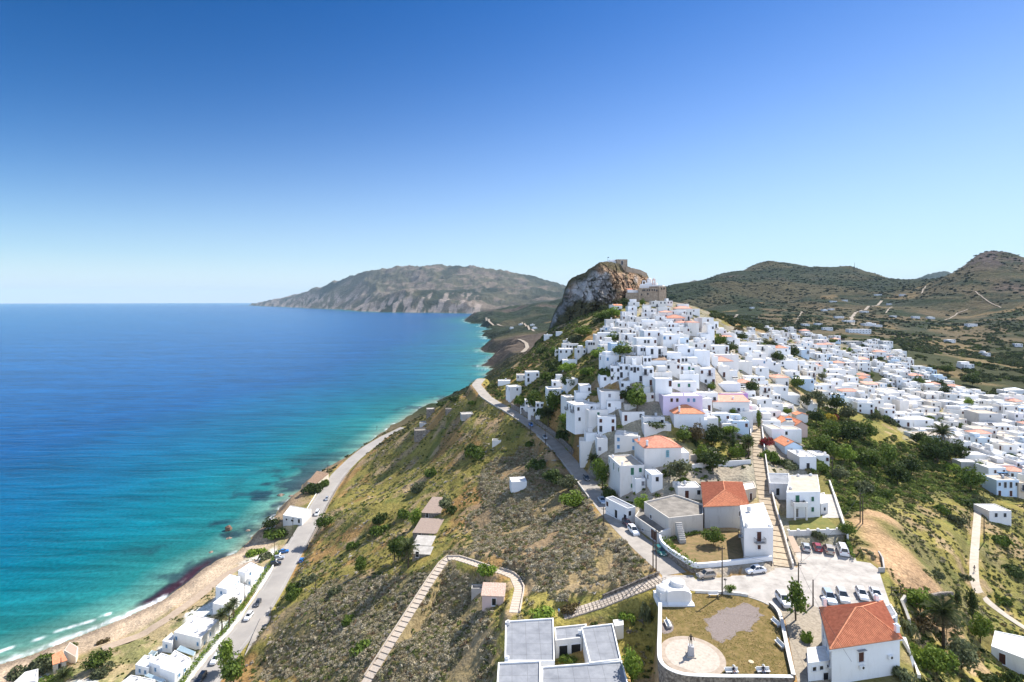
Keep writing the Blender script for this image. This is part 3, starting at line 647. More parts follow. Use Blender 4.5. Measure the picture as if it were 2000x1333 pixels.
for _k, _w in ((1.85, .5), (1.65, .4), (1.45, .55)): _ab.tube([(-_w, 0, _k), (_w, 0, _k)], .016, 4)
AERIAL = _ab.mesh('aerial'); AERIAL.materials.append(M_IRON)
_ab = MB(); _ab.lathe([(.42, .25), (.45, .35), (.45, 1.1), (.38, 1.25), (.1, 1.3)], 12)
for _x in (-.3, .3):
    for _y in (-.3, .3): _ab.tube([(_x, _y, 0), (_x, _y, .3)], .03, 4)
TANK = _ab.mesh('water_tank'); TANK.materials.append(mat('pale grey plastic tank', (.50, .52, .54), .5, .1, 3))
def house(label, poly, ztop, zbase, wall=None, roof='flat', roofm=None, ops=(), name='white_house', cat='house', group=None, rise=1.6, ribs=0.0, par=0.3, chim=(), sink=3.0, over=0.25, part='wall'):
    """poly: plan corners, edge 0 = front from its left end to its right end. ops: (edge, fraction, height of foot below ztop, kind, width, height, material, balcony)"""
    wall = wall or M_WHITE; n = len(poly)
    if sum(poly[i][0] * poly[(i + 1) % n][1] - poly[(i + 1) % n][0] * poly[i][1] for i in range(n)) < 0:
        raise ValueError('clockwise plan: ' + label)
    cx = sum(p[0] for p in poly) / n; cy = sum(p[1] for p in poly) / n; o0 = Vector((cx, cy, zbase))
    t = empty(name, o0); tag(t, label, cat, group)
    loc = [(p[0] - cx, p[1] - cy) for p in poly]; zt = ztop - zbase
    if roof == 'flat':
        b = MB(); b.prism(loc, -sink, zt - par)
        inn = inset(loc, 0.22)
        for i in range(n):                                   # the parapet: a ring of four-sided lengths
            j = (i + 1) % n
            o1, o2, i1, i2 = loc[i], loc[j], inn[i], inn[j]; za, zb = zt - par, zt
            b.raw([(*o1, za), (*o2, za), (*o2, zb), (*o1, zb), (*i1, za), (*i2, za), (*i2, zb), (*i1, zb)], [(0, 1, 2, 3), (5, 4, 7, 6), (3, 2, 6, 7)])
        b.build(part, wall, t)
        r = MB(); r.prism(inn, zt - par + 0.004, zt - par + 0.05); r.build('roof', roofm or M_ROOF, t)
        if name == 'white_house' and n == 4 and label == '-' and HR.random() < .42:
            A, B, C, D = [Vector(p) for p in inn]; a0, a1 = sorted((HR.uniform(0, .5), HR.uniform(.45, 1.0))); q = [A.lerp(B, a0), A.lerp(B, a1), D.lerp(C, a1), D.lerp(C, a0)]; f_ = HR.uniform(.35, .6); q = [q[0].lerp(q[3], f_), q[1].lerp(q[2], f_), q[2], q[3]]
            k = MB(); k.prism([tuple(v) for v in q], zt - par + .05, zt + HR.uniform(.9, 2.1)); k.build('roof_room', wall, t)
        if name == 'white_house' and cy < 330 and n == 4:
            A, B, C, D = [Vector(p) for p in inn]
            for me_, pr in ((AERIAL, .3), (TANK, .22)):
                if HR.random() < pr: v = A.lerp(B, HR.uniform(.15, .85)).lerp(D.lerp(C, HR.uniform(.15, .85)), HR.uniform(.3, .8)); link(me_.name, me_, None, t, (v.x, v.y, zt - par + .05), HR.uniform(0, 3))
    else:
        b = MB(); b.prism(loc, -sink, zt)
        if roof == 'gable':
            A, B, C, D = loc[:4]; m0 = ((A[0] + B[0]) / 2, (A[1] + B[1]) / 2); m1 = ((C[0] + D[0]) / 2, (C[1] + D[1]) / 2)
            b.raw([(*A, zt), (*B, zt), (*m0, zt + rise - 0.1), (*C, zt), (*D, zt), (*m1, zt + rise - 0.1)], [(0, 1, 2), (3, 4, 5)])
        if roof == 'shed':
            A, B, C, D = loc[:4]
            b.raw([(*C, zt), (*D, zt), (*D, zt + rise - .12), (*C, zt + rise - .12), (*A, zt), (*B, zt)], [(0, 1, 2, 3), (1, 4, 2), (5, 0, 3)])
        b.build(part, wall, t)
        r = MB(); hip_roof(r, loc, zt + 0.12, rise, over, roof, ribs); r.build('roof', roofm or M_TILE, t)
    for op in ops:
        e, f, dz, kind, w, h, m = op[:7]
        o = place_on_edge(t, opening_mesh(kind, w, h, m), kind, o0, poly, e, f, ztop - dz)
        if len(op) > 7 and op[7]:
            bs, br = balcony_mesh(op[7]); bo = place_on_edge(t, bs, 'balcony', o0, poly, e, f, ztop - dz - 0.02); link('railing', br, None, bo)
        if kind == 'door' and cy < 165: link('handle', HANDLE, None, o, (w * .36, -.06, h * .47))
    for (x, y, h) in chim:
        c = MB(); c.box(-0.28, 0.28, -0.28, 0.28, -0.3, h); c.box(-0.36, 0.36, -0.36, 0.36, h, h + 0.1); c.box(-0.2, 0.2, -0.2, 0.2, h + 0.1, h + 0.28)
        p = Vector(poly[0]).lerp(Vector(poly[1]), x).lerp(Vector(poly[3 % n]).lerp(Vector(poly[2]), x), y)
        c.build('chimney', wall if wall is not M_GREYW else M_WHITE, t, (p.x - cx, p.y - cy, zt + (rise * 0.4 if roof != 'flat' else -par)))
    HOUSES.append((t, cx, cy, max(math.hypot(*p) for p in loc)))
    return t
def ppoly(pts, z): return [tuple(at(a, b, z)[:2]) for a, b in pts]
def W(e, f, dz, m=None, w=0.9, h=1.2): return (e, f, dz, 'window', w, h, m or M_BROWN)
def Dr(e, f, dz, m=None, w=1.0, h=2.1, balc=0): return (e, f, dz, 'door', w, h, m or M_BROWN, balc)

# ================================================================== ROADS, SQUARE, STEPS (the setting)
def ribbon(name, pl, hw, m, dz=0.05, step=2.0, drape=False):
    P = np.array(pl); seg = np.hypot(*np.diff(P[:, :2], axis=0).T); s = np.concatenate([[0], np.cumsum(seg)])
    q = np.linspace(0, s[-1], max(4, int(s[-1] / step)))
    C = np.stack([np.interp(q, s, P[:, k]) for k in range(3)], -1)
    for _ in range(3): C[1:-1] = (C[:-2] + 2 * C[1:-1] + C[2:]) / 4
    if drape: C[:, 2] = H(C[:, 0], C[:, 1])
    T = np.gradient(C[:, :2], axis=0); T /= np.linalg.norm(T, axis=1)[:, None]; N = np.stack([-T[:, 1], T[:, 0]], -1)
    offs = np.linspace(-hw, hw, 5); V = []; Fq = []
    for i in range(len(C)):
        for o in offs: V.append((C[i, 0] + N[i, 0] * o, C[i, 1] + N[i, 1] * o, C[i, 2] + dz + 0.03 * (1 - (o / hw) ** 2)))
    for i in range(len(C) - 1):
        for k in range(4): a = i * 5 + k; Fq.append((a, a + 5, a + 6, a + 1))
    me = mesh_np(name, V, np.array(Fq)[:, ::-1], True)
    o = link(name, me, m); o['kind'] = 'structure'; return C, N
def steps(name, pl, hw, m, tread, dz=0.05, riser=None):
    P = np.array(pl); seg = np.hypot(*np.diff(P[:, :2], axis=0).T); s = np.concatenate([[0], np.cumsum(seg)])
    n = int(s[-1] / tread); q = np.linspace(0, s[-1], n + 1); C = np.stack([np.interp(q, s, P[:, k]) for k in range(3)], -1)
    T = np.gradient(C[:, :2], axis=0); T /= np.linalg.norm(T, axis=1)[:, None]; N = np.stack([-T[:, 1], T[:, 0]], -1)
    b = MB()
    for i in range(n):
        hi = max(C[i, 2], C[i + 1, 2]) + dz; lo = hi - 1.2; f = 0.0
        a0 = C[i, :2] - N[i] * hw; a1 = C[i, :2] + N[i] * hw; b0 = C[i + 1, :2] - N[i + 1] * hw; b1 = C[i + 1, :2] + N[i + 1] * hw
        za, zb = C[i, 2] + dz, C[i + 1, 2] + dz; g_ = 0.10 if tread > 1 else 0.06
        za, zb = (za + g_, zb) if za <= zb else (za, zb + g_)
        b.mi = 0; b.raw([(*a0, lo), (*b0, lo), (*b1, lo), (*a1, lo), (*a0, za), (*b0, zb), (*b1, zb), (*a1, za)], [(0, 3, 2, 1), (4, 5, 6, 7), (0, 1, 5, 4), (1, 2, 6, 5), (2, 3, 7, 6), (3, 0, 4, 7)])
        b.mi = 1                                              # the dark worn nosing at the low end
        k = 0.07
        lowfirst = C[i, 2] <= C[i + 1, 2]
        e0, e1, g0, g1 = (a0, a1, b0, b1) if lowfirst else (b0, b1, a0, a1)
        ze = za if lowfirst else zb; b.prism([tuple(e0), tuple(e1), tuple(e1 + (g1 - e1) * k / tread), tuple(e0 + (g0 - e0) * k / tread)], ze - .2, ze + 0.02)
    o = b.build(name, [m, riser or M_NOSE]); o['kind'] = 'structure'; return C, N
ribbon('road', UPPER, 2.85, M_ROAD)
LC, LN = ribbon('coast_road', LOWER, 4.4, M_ASPH)
mk = MB()
for side in (-0.12, 0.12): pass
for i in range(0, len(LC) - 3):
    for o_ in (-3.3, 3.3):
        a = LC[i, :2] + LN[i] * o_; b_ = LC[i + 1, :2] + LN[i + 1] * o_
        if i % 9 < 7: mk.face([(*(a - LN[i] * .05), LC[i, 2] + .10), (*(a + LN[i] * .05), LC[i, 2] + .10), (*(b_ + LN[i + 1] * .05), LC[i + 1, 2] + .10), (*(b_ - LN[i + 1] * .05), LC[i + 1, 2] + .10)][::-1])
mk.build('road_markings', mat('faded road paint', (0.55, 0.54, 0.51), 0.9, 0.3, 1))['kind'] = 'structure'
ribbon('footpath', TRAIL, 0.95, mat('trodden pale path', (0.56, 0.49, 0.40), 1, 0.3, 0.8, (0.42, 0.36, 0.28)), dz=0.14)
STC, STN = steps('stepped_street', STREET, 1.75, M_STEP, 2.9)
steps('ramp_steps', RAMP, 1.35, M_STEPW, 0.75)
CLC, CLN = steps('climbing_path', CLIMB, 1.05, M_STEPW, 1.35)
def sheet(name, poly, z, m, th=0.03):
    b = MB(); b.prism([tuple(p) for p in poly], z - th, z); o = b.build(name, m); o['kind'] = 'structure'; return o
sheet('parking_area', pxpoly([(1293,1124),(1362,1124),(1430,1120),(1507,1109),(1547,1110),(1557,1060),(1656,1057),(1673,1096),(1700,1100),(1716,1112),(1728,1150),(1742,1190),(1752,1235),(1610,1235),(1606,1190),(1572,1178),(1556,1186),(1520,1187),(1505,1183),(1485,1172),(1462,1164),(1410,1158),(1355,1155),(1294,1140)], 60.06), 60.06, M_PARK)
sheet('lane', pxpoly([(1556,1186),(1573,1178),(1606,1190),(1610,1235),(1625,1345),(1560,1345),(1549,1290),(1534,1212),(1520,1187)], 60.055), 60.055, mat('stony lane', (0.40, 0.34, 0.26), 1, 0.4, 2, (0.24, 0.2, 0.15)))
PLZ = [(1292,1182),(1288.5,1240),(1287.5,1290),(1292,1302),(1304,1312),(1322,1320),(1342,1325),(1410,1327),(1547,1328),(1541,1290),(1532,1245),(1524,1206),(1512,1190),(1503,1183),(1485,1174),(1462,1167),(1410,1161),(1358,1159),(1294,1160)]
sheet('lawn', pxpoly(PLZ, 60.08), 60.08, M_LAWN)
gv = pxpoly([(1375,1228),(1380,1206),(1415,1190),(1452,1176),(1480,1182),(1488,1205),(1470,1228),(1440,1238),(1425,1250),(1400,1256),(1390,1240)], 60.09)
def smooth_poly(p, k=2):
    for _ in range(k):
        q = []
        for i in range(len(p)):
            a, b = Vector(p[i]), Vector(p[(i + 1) % len(p)]); q += [tuple(a.lerp(b, .25)), tuple(a.lerp(b, .75))]
        p = q
    return p
gv = smooth_poly(gv, 4); sheet('gravel_patch', [(a + (vnoise(np.array([a * 1.3]), np.array([b_ * 1.3]), 3)[0] - .5) * 1.5, b_ + (vnoise(np.array([a * 1.3]), np.array([b_ * 1.3]), 9)[0] - .5) * 1.5) for a, b_ in gv], 60.092, M_GRAV)
sheet('gravel_patch', smooth_poly(pxpoly([(1292,1214),(1312,1210),(1318,1232),(1300,1240),(1291,1236)], 60.09)), 60.091, M_GRAV)
PC = at(1352, 1281, 60.1)
ring = [(PC.x + 5.15 * math.cos(a), PC.y + 5.15 * math.sin(a)) for a in np.linspace(0, 2 * math.pi, 48, False) if PC.x + 5.15 * math.cos(a) > 24.1]
sheet('paving_border', ring, 60.11, mat('border slabs', (0.45, 0.37, 0.29), 0.9, 0.3, 1.2, (0.33, 0.26, 0.2)))
sheet('paved_circle', [(PC.x + 4.25 * math.cos(a), PC.y + 4.25 * math.sin(a)) for a in np.linspace(0, 2 * math.pi, 44, False) if not (3.75 < a < 4.5)], 60.125, M_PAVE)
sheet('garden_soil', ppoly([(1296,1061),(1368,1034),(1452,1040),(1452,1098),(1362,1114),(1325,1094)], 61.25), 61.27, mat('dry garden soil', (0.28, 0.18, 0.09), 1, 0.4, 0.8, (0.15, 0.12, 0.045)))
sheet('garden_paving', ppoly([(1454,1040),(1500,1036),(1506,1098),(1456,1100)], 61.25), 61.275, M_CONCD)
sheet('yard_grass', ppoly([(1545,1046),(1540,1018),(1610,1008),(1645,1040)], 61.45), 61.47, mat('yard grass', (0.22, 0.185, 0.05), 1, 0.4, 0.7, (0.11, 0.13, 0.03)))
sheet('yard_paving', ppoly([(1606,1012),(1612,966),(1632,966),(1648,1012)], 61.45), 61.475, M_CONC)
# the pale terrace by the sea: boat strip and foreshore track
ribbon('shore_track', pline([(200,1262,3.4),(250,1243,3.4),(300,1222,3.4),(345,1196,3.6),(400,1152,3.8),(440,1118,4),(480,1100,4.4),(505,1092,5)]), 1.9, mat('sandy track', (0.42, 0.33, 0.245), 1, 0.3, 0.7, (0.33, 0.25, 0.18)), dz=0.35, drape=True)
ribbon('side_road', pline([(455,1360,8.3),(486,1290,8.4),(505,1240,8.3),(520,1206,8.1)]), 1.7, M_ROAD, dz=0.3)
# field tracks on the hills
def track(pts, hw, m):
    L = []
    for a, b in pts:
        h_ = hit(a, b, 0.0, 560)
        if h_: L.append(tuple(h_))
    if len(L) < 2: return
    P = np.array(L); seg = np.hypot(*np.diff(P[:, :2], axis=0).T); s = np.concatenate([[0], np.cumsum(seg)]); q = np.linspace(0, s[-1], max(4, int(s[-1] / 6)))
    C = np.stack([np.interp(q, s, P[:, 0]), np.interp(q, s, P[:, 1])], -1); T = np.gradient(C, axis=0); T /= np.maximum(np.linalg.norm(T, axis=1), 1e-6)[:, None]; N = np.stack([-T[:, 1], T[:, 0]], -1)
    A, B = C - N * hw, C + N * hw; za = np.maximum(H(A[:, 0], A[:, 1]), H(B[:, 0], B[:, 1])) + 0.5
    V = np.concatenate([np.c_[A, za], np.c_[B, za]]); n_ = len(C)
    me = mesh_np('track', V, [(i, i + 1, n_ + i + 1, n_ + i) for i in range(n_ - 1)], True); o = link('track', me, m); o['kind'] = 'structure'
MT = mat('pale dirt track', (0.36, 0.30, 0.23), 1, 0.3, 0.2)
track([(1666,636),(1662,620),(1670,612),(1690,606),(1710,598),(1722,588)], 3.2, MT)
track([(1545,638),(1556,630),(1561,618),(1566,610)], 1.8, MT)
track([(1730,612),(1742,600)], 1.5, MT); track([(1800,575),(1803,566),(1808,560)], 1.6, MT); track([(1845,626),(1870,612),(1890,605)], 1.4, MT)
track([(1880,568),(1905,570),(1920,582),(1940,595),(1955,602)], 1.3, MT)
track([(1020,690),(1030,680),(1028,672),(1014,664)], 3.5, MT); track([(950,622),(955,630),(975,636),(985,638)], 5, MT); track([(1020,630),(1032,640),(1044,648)], 3, MT)
track([(1425,640),(1420,632),(1428,625),(1440,615)], 2.5, MT)
# ================================================================== HOUSES OF THE TOWN
CR = {'1': (960, 640, 7.984), '2': (1150, 560, 7.984), '3': (1160, 690, 7.984), '4': (1370, 620, 7.984), '5': (1370, 740, 7.984), '6': (1560, 640, 7.984), '7': (1750, 700, 7.984), '8': (1750, 860, 7.984), 'G': (1120, 830, 7.13)}
OPM = {'w': M_BROWN, 'k': M_DARK, 'g': M_GREEN, 'b': M_BLUE, 'y': M_GREYD, 't': M_TEAL, 'D': M_BROWN, 'K': M_DARK, 'G': M_GREEN, 'T': M_TEAL, 'B': M_BROWN, 'N': M_DARK}
def parse_ops(code, w, d, h, sc=1.0):
    """front upper row / front lower row | left side row"""
    ops = []
    front, _, left = code.partition('|'); rows = front.split('/')
    def row(s, e, dw, dd):
        k = len(s)
        for i, c in enumerate(s):
            if c == '.': continue
            f = (i + 0.5) / k
            if c in 'DKGTBN': ops.append((e, f, dd, 'door', 1.05 * sc, 2.15 * sc, OPM[c], 1.9 if c in 'BN' else 0))
            else: ops.append((e, f, dw, 'window', 0.95 * sc, 1.3 * sc, OPM[c], 0))
    two = h >= 5.2
    row(rows[0], 0, 2.05 if not two else 2.15, (h - 0.15) if not two else 2.85)
    if len(rows) > 1 and two: row(rows[1], 0, h - 0.9, h - 0.15)
    if left: row(left, 3, 2.1, 2.85 if two else h - 0.15)
    return ops
AUTO1 = ['k.w', '.w.', 'wD', 'k.D.', 'w..w', 'D.k', '.k.', 'w.K', '.D.w', 'k..k', 'b.D', '..w', 'yD.', 'w.w', 'kD']
AUTO2 = ['w.w/.D.', 'k.k/w.D', 'wB/D.w', 'w..w/k.K', '.B./w.w', 'k.w/..D', 'b.b/.D.', 'N.k/k.D', 'w.w/w.w', '.w./D.k']
AUTOL = ['', '', '|k', '|w.', '|k.k', '|.D']
INFO = []
def put(c, X0, X1, Y, h, d, rz=0, roof='flat', code=None, label=None, roofm=None, wall=None, rise=1.5, name='white_house', dmin=70, chim=None, group=None, par=0.3):
    ox, oy, k = CR[c] if c else (0, 0, 1.0)
    a, b, py = ox + X0 / k, ox + X1 / k, oy + Y / k
    p = hit((a + b) / 2, py, h, dmin)
    if p is None: return None
    w = max(2.2, (b - a) / F * p.y); rr = R(rz)
    poly = rect(p.x, p.y, rr, w / max(0.75, math.cos(rr)), d)
    if code is None: code = (random.choice(AUTO2) if h >= 5.2 else random.choice(AUTO1)) + random.choice(AUTOL)
    ch = chim if chim is not None else ([(random.uniform(.1, .9), random.uniform(.2, .9), 0.7)] if random.random() < 0.4 else [])
    t = house(label or '-', poly, p.z, p.z - h, wall, roof, roofm, parse_ops(code, w, d, h), name, 'house', group, rise, 0.0, par, ch, sink=4.0)
    INFO.append((t, (a + b) / 2, py, w, h, code, roof, roofm, label is None, wall))
    return t
P_ = put
# ---- crown of the hill, below the castle
P_('2', 975, 1215, 225, 4.6, 6, 0, code='kNkk', label='long white house with a row of dark openings right under the castle wall')
P_('2', 1215, 1308, 222, 4.2, 6, 8, code='ww')
P_('2', 620, 790, 240, 3.8, 6, 0, code='.k.'); P_('2', 850, 975, 285, 2.6, 4, 0, code='...')
P_('2', 325, 400, 285, 2.6, 4, 0, code='.', wall=M_WHITE2); P_('2', 395, 522, 298, 3.2, 4, 0, 'shed', '.k.', 'small white house with an orange shed roof at the foot of the crag', M_TILE, rise=0.9)
P_('2', 610, 752, 312, 6.2, 7, 0, code='.w./.N.'); P_('2', 528, 640, 450, 4.2, 6, 0); P_('2', 640, 742, 458, 4.2, 6, 0, code='kK')
P_('2', 860, 1060, 345, 4.4, 6, 0, code='k.k.'); P_('2', 1085, 1272, 325, 4.2, 6, 0, code='..w'); P_('2', 1125, 1310, 402, 3.4, 6, 0, 'hip', '.k.', 'white house with a low pink tiled roof, second tile roof from the castle', M_TILEP, rise=0.8)
P_('2', 1385, 1560, 272, 3.4, 5, 0, code='...'); P_('2', 1600, 1735, 350, 5.0, 7, 12, code='w.')
P_('2', 1360, 1620, 345, 4.8, 8, 0, 'hip', 'KKKK', 'big white house with pink hip roof and four tall dark arched openings', M_TILEP, rise=1.7)
P_('2', 1020, 1230, 428, 4.0, 6, 0, code='...w'); P_('2', 740, 946, 478, 3.6, 6, 0, code='..b')
P_('2', 1240, 1502, 490, 3.6, 8, 0, 'hip', '.k.k', 'pinkish brown house with a red hip roof high in the town', M_TILER, M_PINKW, rise=1.6)
P_('2', 1230, 1395, 572, 4.4, 6, 0, code='wwD'); P_('2', 1395, 1543, 566, 4.8, 6, 0, 'hip', 'wN', 'white house with pyramid salmon roof and a dark balcony door', M_TILEP, rise=1.0)
P_('2', 1545, 1722, 562, 7.2, 6, 0, 'hip', '...', 'tall blank-walled house with salmon tiles and a bare grey front', M_TILEP, M_WHITE2, rise=0.7)
P_('2', 1768, 1946, 488, 9.4, 8, 0, code='.w./k.D', label='tallest narrow white house on the right-hand brow of the town')
P_('2', 1740, 1892, 742, 4.8, 6, 0, code='.K.', label='white house with a long dark red awning over its terrace')
P_('2', 270, 432, 515, 4.8, 6, 0, code='..k'); P_('2', 430, 560, 538, 4.0, 5, 0); P_('2', 250, 335, 622, 4.8, 6, 0, code='b.'); P_('2', 330, 482, 640, 4.2, 6, 0, code='k..w'); P_('2', 195, 258, 655, 4, 5, 0, code='kk')
P_('2', 600, 782, 560, 4.8, 6, 0, code='.N..'); P_('2', 470, 600, 560, 4.4, 5, 0); P_('2', 780, 1070, 560, 4.4, 6, 0, code='k..w.'); P_('2', 1070, 1232, 548, 4.6, 6, 0, code='.K.')
P_('2', 590, 670, 642, 4, 5, 0, code='k.'); P_('2', 655, 822, 652, 3.5, 6, 0, code='...'); P_('2', 930, 1190, 610, 4.0, 6, 0, code='w.K.w'); P_('2', 1190, 1420, 640, 4.2, 6, 0, code='.k.D')
P_('2', 865, 1168, 692, 6.0, 8, 0, code='.w..w./', label='wide white house with two brown shuttered windows in the upper town')
P_('2', 775, 870, 700, 5, 5, 0, code='..k'); P_('2', 360, 560, 738, 4.6, 7, 4, code='k.N.'); P_('2', 553, 742, 738, 6.2, 7, 0, code='N.w/K.w')
P_('2', 95, 322, 750, 3.6, 7, 0, code='k..K', wall=M_WHITE2); P_('2', -15, 172, 850, 4.8, 6, 0, code='kkk.K'); P_('2', 172, 372, 850, 5.5, 7, -6, code='..k')
P_('2', 745, 1062, 806, 4.6, 8, 0, code='..kk.w', label='white house with three small dark windows and a parapet above the dark garden'); P_('2', 755, 892, 930, 4.6, 6, 6, code='.kk'); P_('2', 890, 1082, 945, 5.6, 6, 0, code='.K./...')
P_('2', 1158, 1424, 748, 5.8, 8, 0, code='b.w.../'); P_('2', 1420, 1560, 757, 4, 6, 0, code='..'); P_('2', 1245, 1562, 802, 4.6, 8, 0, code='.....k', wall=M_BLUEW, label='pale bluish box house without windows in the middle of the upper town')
P_('2', 1560, 1772, 852, 4.2, 6, 0, code='...'); P_('2', 1750, 1842, 850, 4.8, 6, 0, code='k.', wall=M_WHITE2); P_('2', 1340, 1560, 905, 4.0, 6, 0, code='k...')
P_('2', 1388, 1662, 950, 4.6, 7, 0, code='..k.', label='white house with one dark square window set right of centre'); P_('2', 1640, 1892, 1000, 6.4, 8, 0, code='.../...', label='broad blank white wall of a house beside the narrow alley')
P_('2', 1080, 1222, 948, 5.4, 6, 0, code='N../kkk'); P_('2', 1190, 1442, 1032, 4.8, 7, 0, code='DDD', label='white house with three brown doors side by side')
P_('2', 578, 832, 1088, 4.6, 7, 0, code='.k.', label='white house with a tan roof next to the green garden slope', roofm=M_ROOFT); P_('2', 850, 975, 1088, 4.6, 7, 0, code='kk'); P_('2', 975, 1215, 1150, 2.8, 5, 0, 'shed', '..', 'low white house with a brown weathered lean-to tile roof', M_TILEB, rise=1.0)
P_('2', 1680, 1842, 722, 3.6, 6, 0, code='...'); P_('2', 1850, 1962, 600, 10.5, 6, 6, code='.k/..k'); P_('2', 530, 700, 935, 3.8, 6, 0, code='.', roofm=M_ROOFT)
P_('2', 1440, 1545, 1092, 3, 5, 0, code='kk'); P_('2', 1205, 1380, 1160, 4.6, 7, 0, code='k.w'); 
# ---- middle town
P_('3', 262, 402, 203, 6.2, 7, -8, code='k.k/k.k'); P_('3', 400, 572, 172, 5.4, 7, 0, code='k.k./K.k'); P_('3', 98, 300, 347, 3.8, 6, 0, code='.k.k', label='low white house with two square dark windows beside the garden hollow')
P_('3', 560, 762, 188, 6.4, 7, 0, code='kKk./..K'); P_('3', 762, 930, 222, 7.0, 7, -6, code='Nk/.D'); P_('3', 930, 1222, 300, 5, 6, 0, code='..', wall=M_WHITE2, roofm=M_ROOFT)
P_('3', 958, 1222, 400, 8.6, 8, 0, code='...D/...', label='tall white house with a stacked side of balconies over the dark garden', chim=[]); P_('3', 1205, 1602, 445, 4.6, 8, 0, code='.g.g.', label='white house with two dark green shuttered windows above the lilac house')
T_LILAC = P_('3', 1080, 1692, 668, 7.8, 7, 0, code='.ww.bb./', wall=M_LILAC, label='lilac-fronted house with two brown and two blue shuttered windows', name='lilac_house')
P_('3', 1250, 1722, 948, 6.4, 9, 0, 'hip', '...', 'white house with an orange hip roof in front of the lilac house', M_TILE, rise=2.2, chim=[(.2, .1, 1.4)]); P_('3', 1330, 1772, 1042, 4.8, 3.2, 0, code='.y.y.', label='flat white front wing with two grey shuttered windows under the orange hip roof')
P_('3', 1125, 1352, 162, 5.0, 7, 0, code='k.w'); P_('3', 1350, 1512, 180, 4.2, 6, 0, code='w.g'); P_('3', 1508, 1662, 205, 4.6, 6, 0, code='g.', label='narrow white house with one green window beside a green balcony door')
P_('3', 1655, 1892, 238, 6.6, 9, 0, code='w.B./.k.D', label='white town house with brown balcony door, brown window and tall drainpipe'); P_('3', 1335, 1642, 332, 4.4, 6, 0, code='....')
P_('3', 420, 562, 442, 4.0, 6, 0, code='k.K'); P_('3', 108, 472, 600, 5.4, 9, 0, code='.y.D/....', label='white house with tan flat roof, an arched pale door and a brown door', roofm=M_ROOFT); P_('3', 205, 425, 752, 3.6, 4, 0, code='k..', label='small white porch block with a wide veranda opening')
P_('3', 770, 1105, 1000, 3.2, 6, 0, code='...K', wall=M_WHITE2, label='grey stained house with flaking walls between the garden and the orange roof'); P_('3', 785, 1205, 1105, 3.2, 4, 0, code='....', wall=M_WHITE2)
P_('3', 62, 342, 992, 5.6, 7, -6, code='w.w/K.D|NK', label='white corner house with brown windows and a long dark balcony on its side'); P_('3', -2, 62, 880, 5, 6, 0, code='..')
P_('3', 1440, 1615, 75, 3, 5, 0, 'hip', '..', 'small white chapel with a pale pyramid roof among the houses', M_WHITE, rise=1.1, name='chapel')
# ---- right of the alley
P_('4', 152, 430, 442, 5.4, 7, 0, code='w..B/w.k', label='white house with two stacked brown windows at the top of the alley'); P_('4', 310, 522, 245, 4.4, 6, 0, code='...'); P_('4', 310, 472, 305, 3.4, 4, 0, 'shed', '..', 'small white house with a pale pink lean-to roof by the dark trees', M_TILEP, rise=.8); P_('4', 470, 602, 335, 4.2, 6, 0, code='k.')
P_('4', 612, 862, 392, 4.8, 8, 0, code='..', roofm=M_ROOFT); P_('4', 578, 792, 452, 6, 8, 0, code='..k/...'); P_('4', 812, 1037, 442, 5.2, 7, 0, code='k.N.', label='white house with a long iron balcony behind the round dark tree'); P_('4', 760, 1010, 562, 4.6, 7, 0, code='..k.')
P_('4', 1020, 1142, 502, 5, 6, 0, code='..'); P_('4', 1180, 1352, 482, 5, 7, 6, 'hip', '..k', 'white house with a bright red pyramid roof behind the round tree', M_TILER, rise=1.5); P_('4', 685, 800, 612, 4, 6, 0, code='..'); P_('4', 160, 580, 585, 4.4, 5, 0, code='.....')
P_('4', 160, 262, 620, 4.4, 6, 0, code='.'); P_('4', 215, 492, 688, 4.2, 8, 0, 'hip', '..K.', 'white house with a salmon hip roof and blank front beside the alley', M_TILEP, rise=1.9); P_('4', 553, 792, 692, 5.2, 8, 0, code='..../.', label='white house with an old timber pergola against its blank front', chim=[(.6, .1, .5)])
P_('4', 800, 1006, 662, 5, 7, 0, code='.N.b'); P_('4', 1003, 1166, 692, 4.8, 7, 0, code='..k'); P_('4', 838, 1062, 785, 4.8, 7, 8, code='.k..|kK', label='white house with grey-shuttered window and blue-shaded side door'); P_('4', 1232, 1502, 675, 5.4, 8, 0, code='k.../K..'); P_('4', 1160, 1240, 725, 5, 5, 0, code='..')
P_('4', 1298, 1532, 842, 3.8, 7, 0, code='..k.'); P_('4', 1150, 1372, 945, 4.4, 8, 10, 'hip', '..N', 'white house with a salmon tiled roof and a blue-green side door', M_TILEP, rise=1.2); P_('4', 1488, 1752, 962, 6, 8, -6, code='.k.k/....', label='pale bluish two-storey house with two dark windows near the yellow tree', wall=M_BLUEW)
P_('4', 648, 932, 928, 3.8, 5, 0, code='...w', label='white house edged with a red tiled coping'); P_('4', 660, 852, 962, 3.2, 5, 0, code='..'); P_('4', 382, 562, 832, 5.4, 6, 0, code='../..', roofm=M_ROOFT); P_('4', 262, 442, 765, 4.8, 6, 0, code='.D.'); P_('4', 268, 612, 1032, 4.4, 7, 0, code='....', label='white house with two solar panels on its bright flat roof', chim=[])
P_('4', 230, 390, 195, 3.8, 6, 0); P_('4', 640, 842, 272, 4.4, 6, 0, code='...'); P_('4', 700, 840, 240, 4, 6, 0); P_('4', 520, 640, 215, 4, 6, 0)
P_('5', 280, 726, 232, 4.2, 8, 0, code='.....', wall=M_PURPLE, roofm=M_ROOFT, label='purple-walled house with a wide tan roof and two solar tanks', name='purple_house'); P_('5', 178, 750, 362, 4.6, 6, 0, 'shed', '...K.', 'long white house with a pale pink tiled slope in front of the purple house', M_TILEP, rise=1.5)
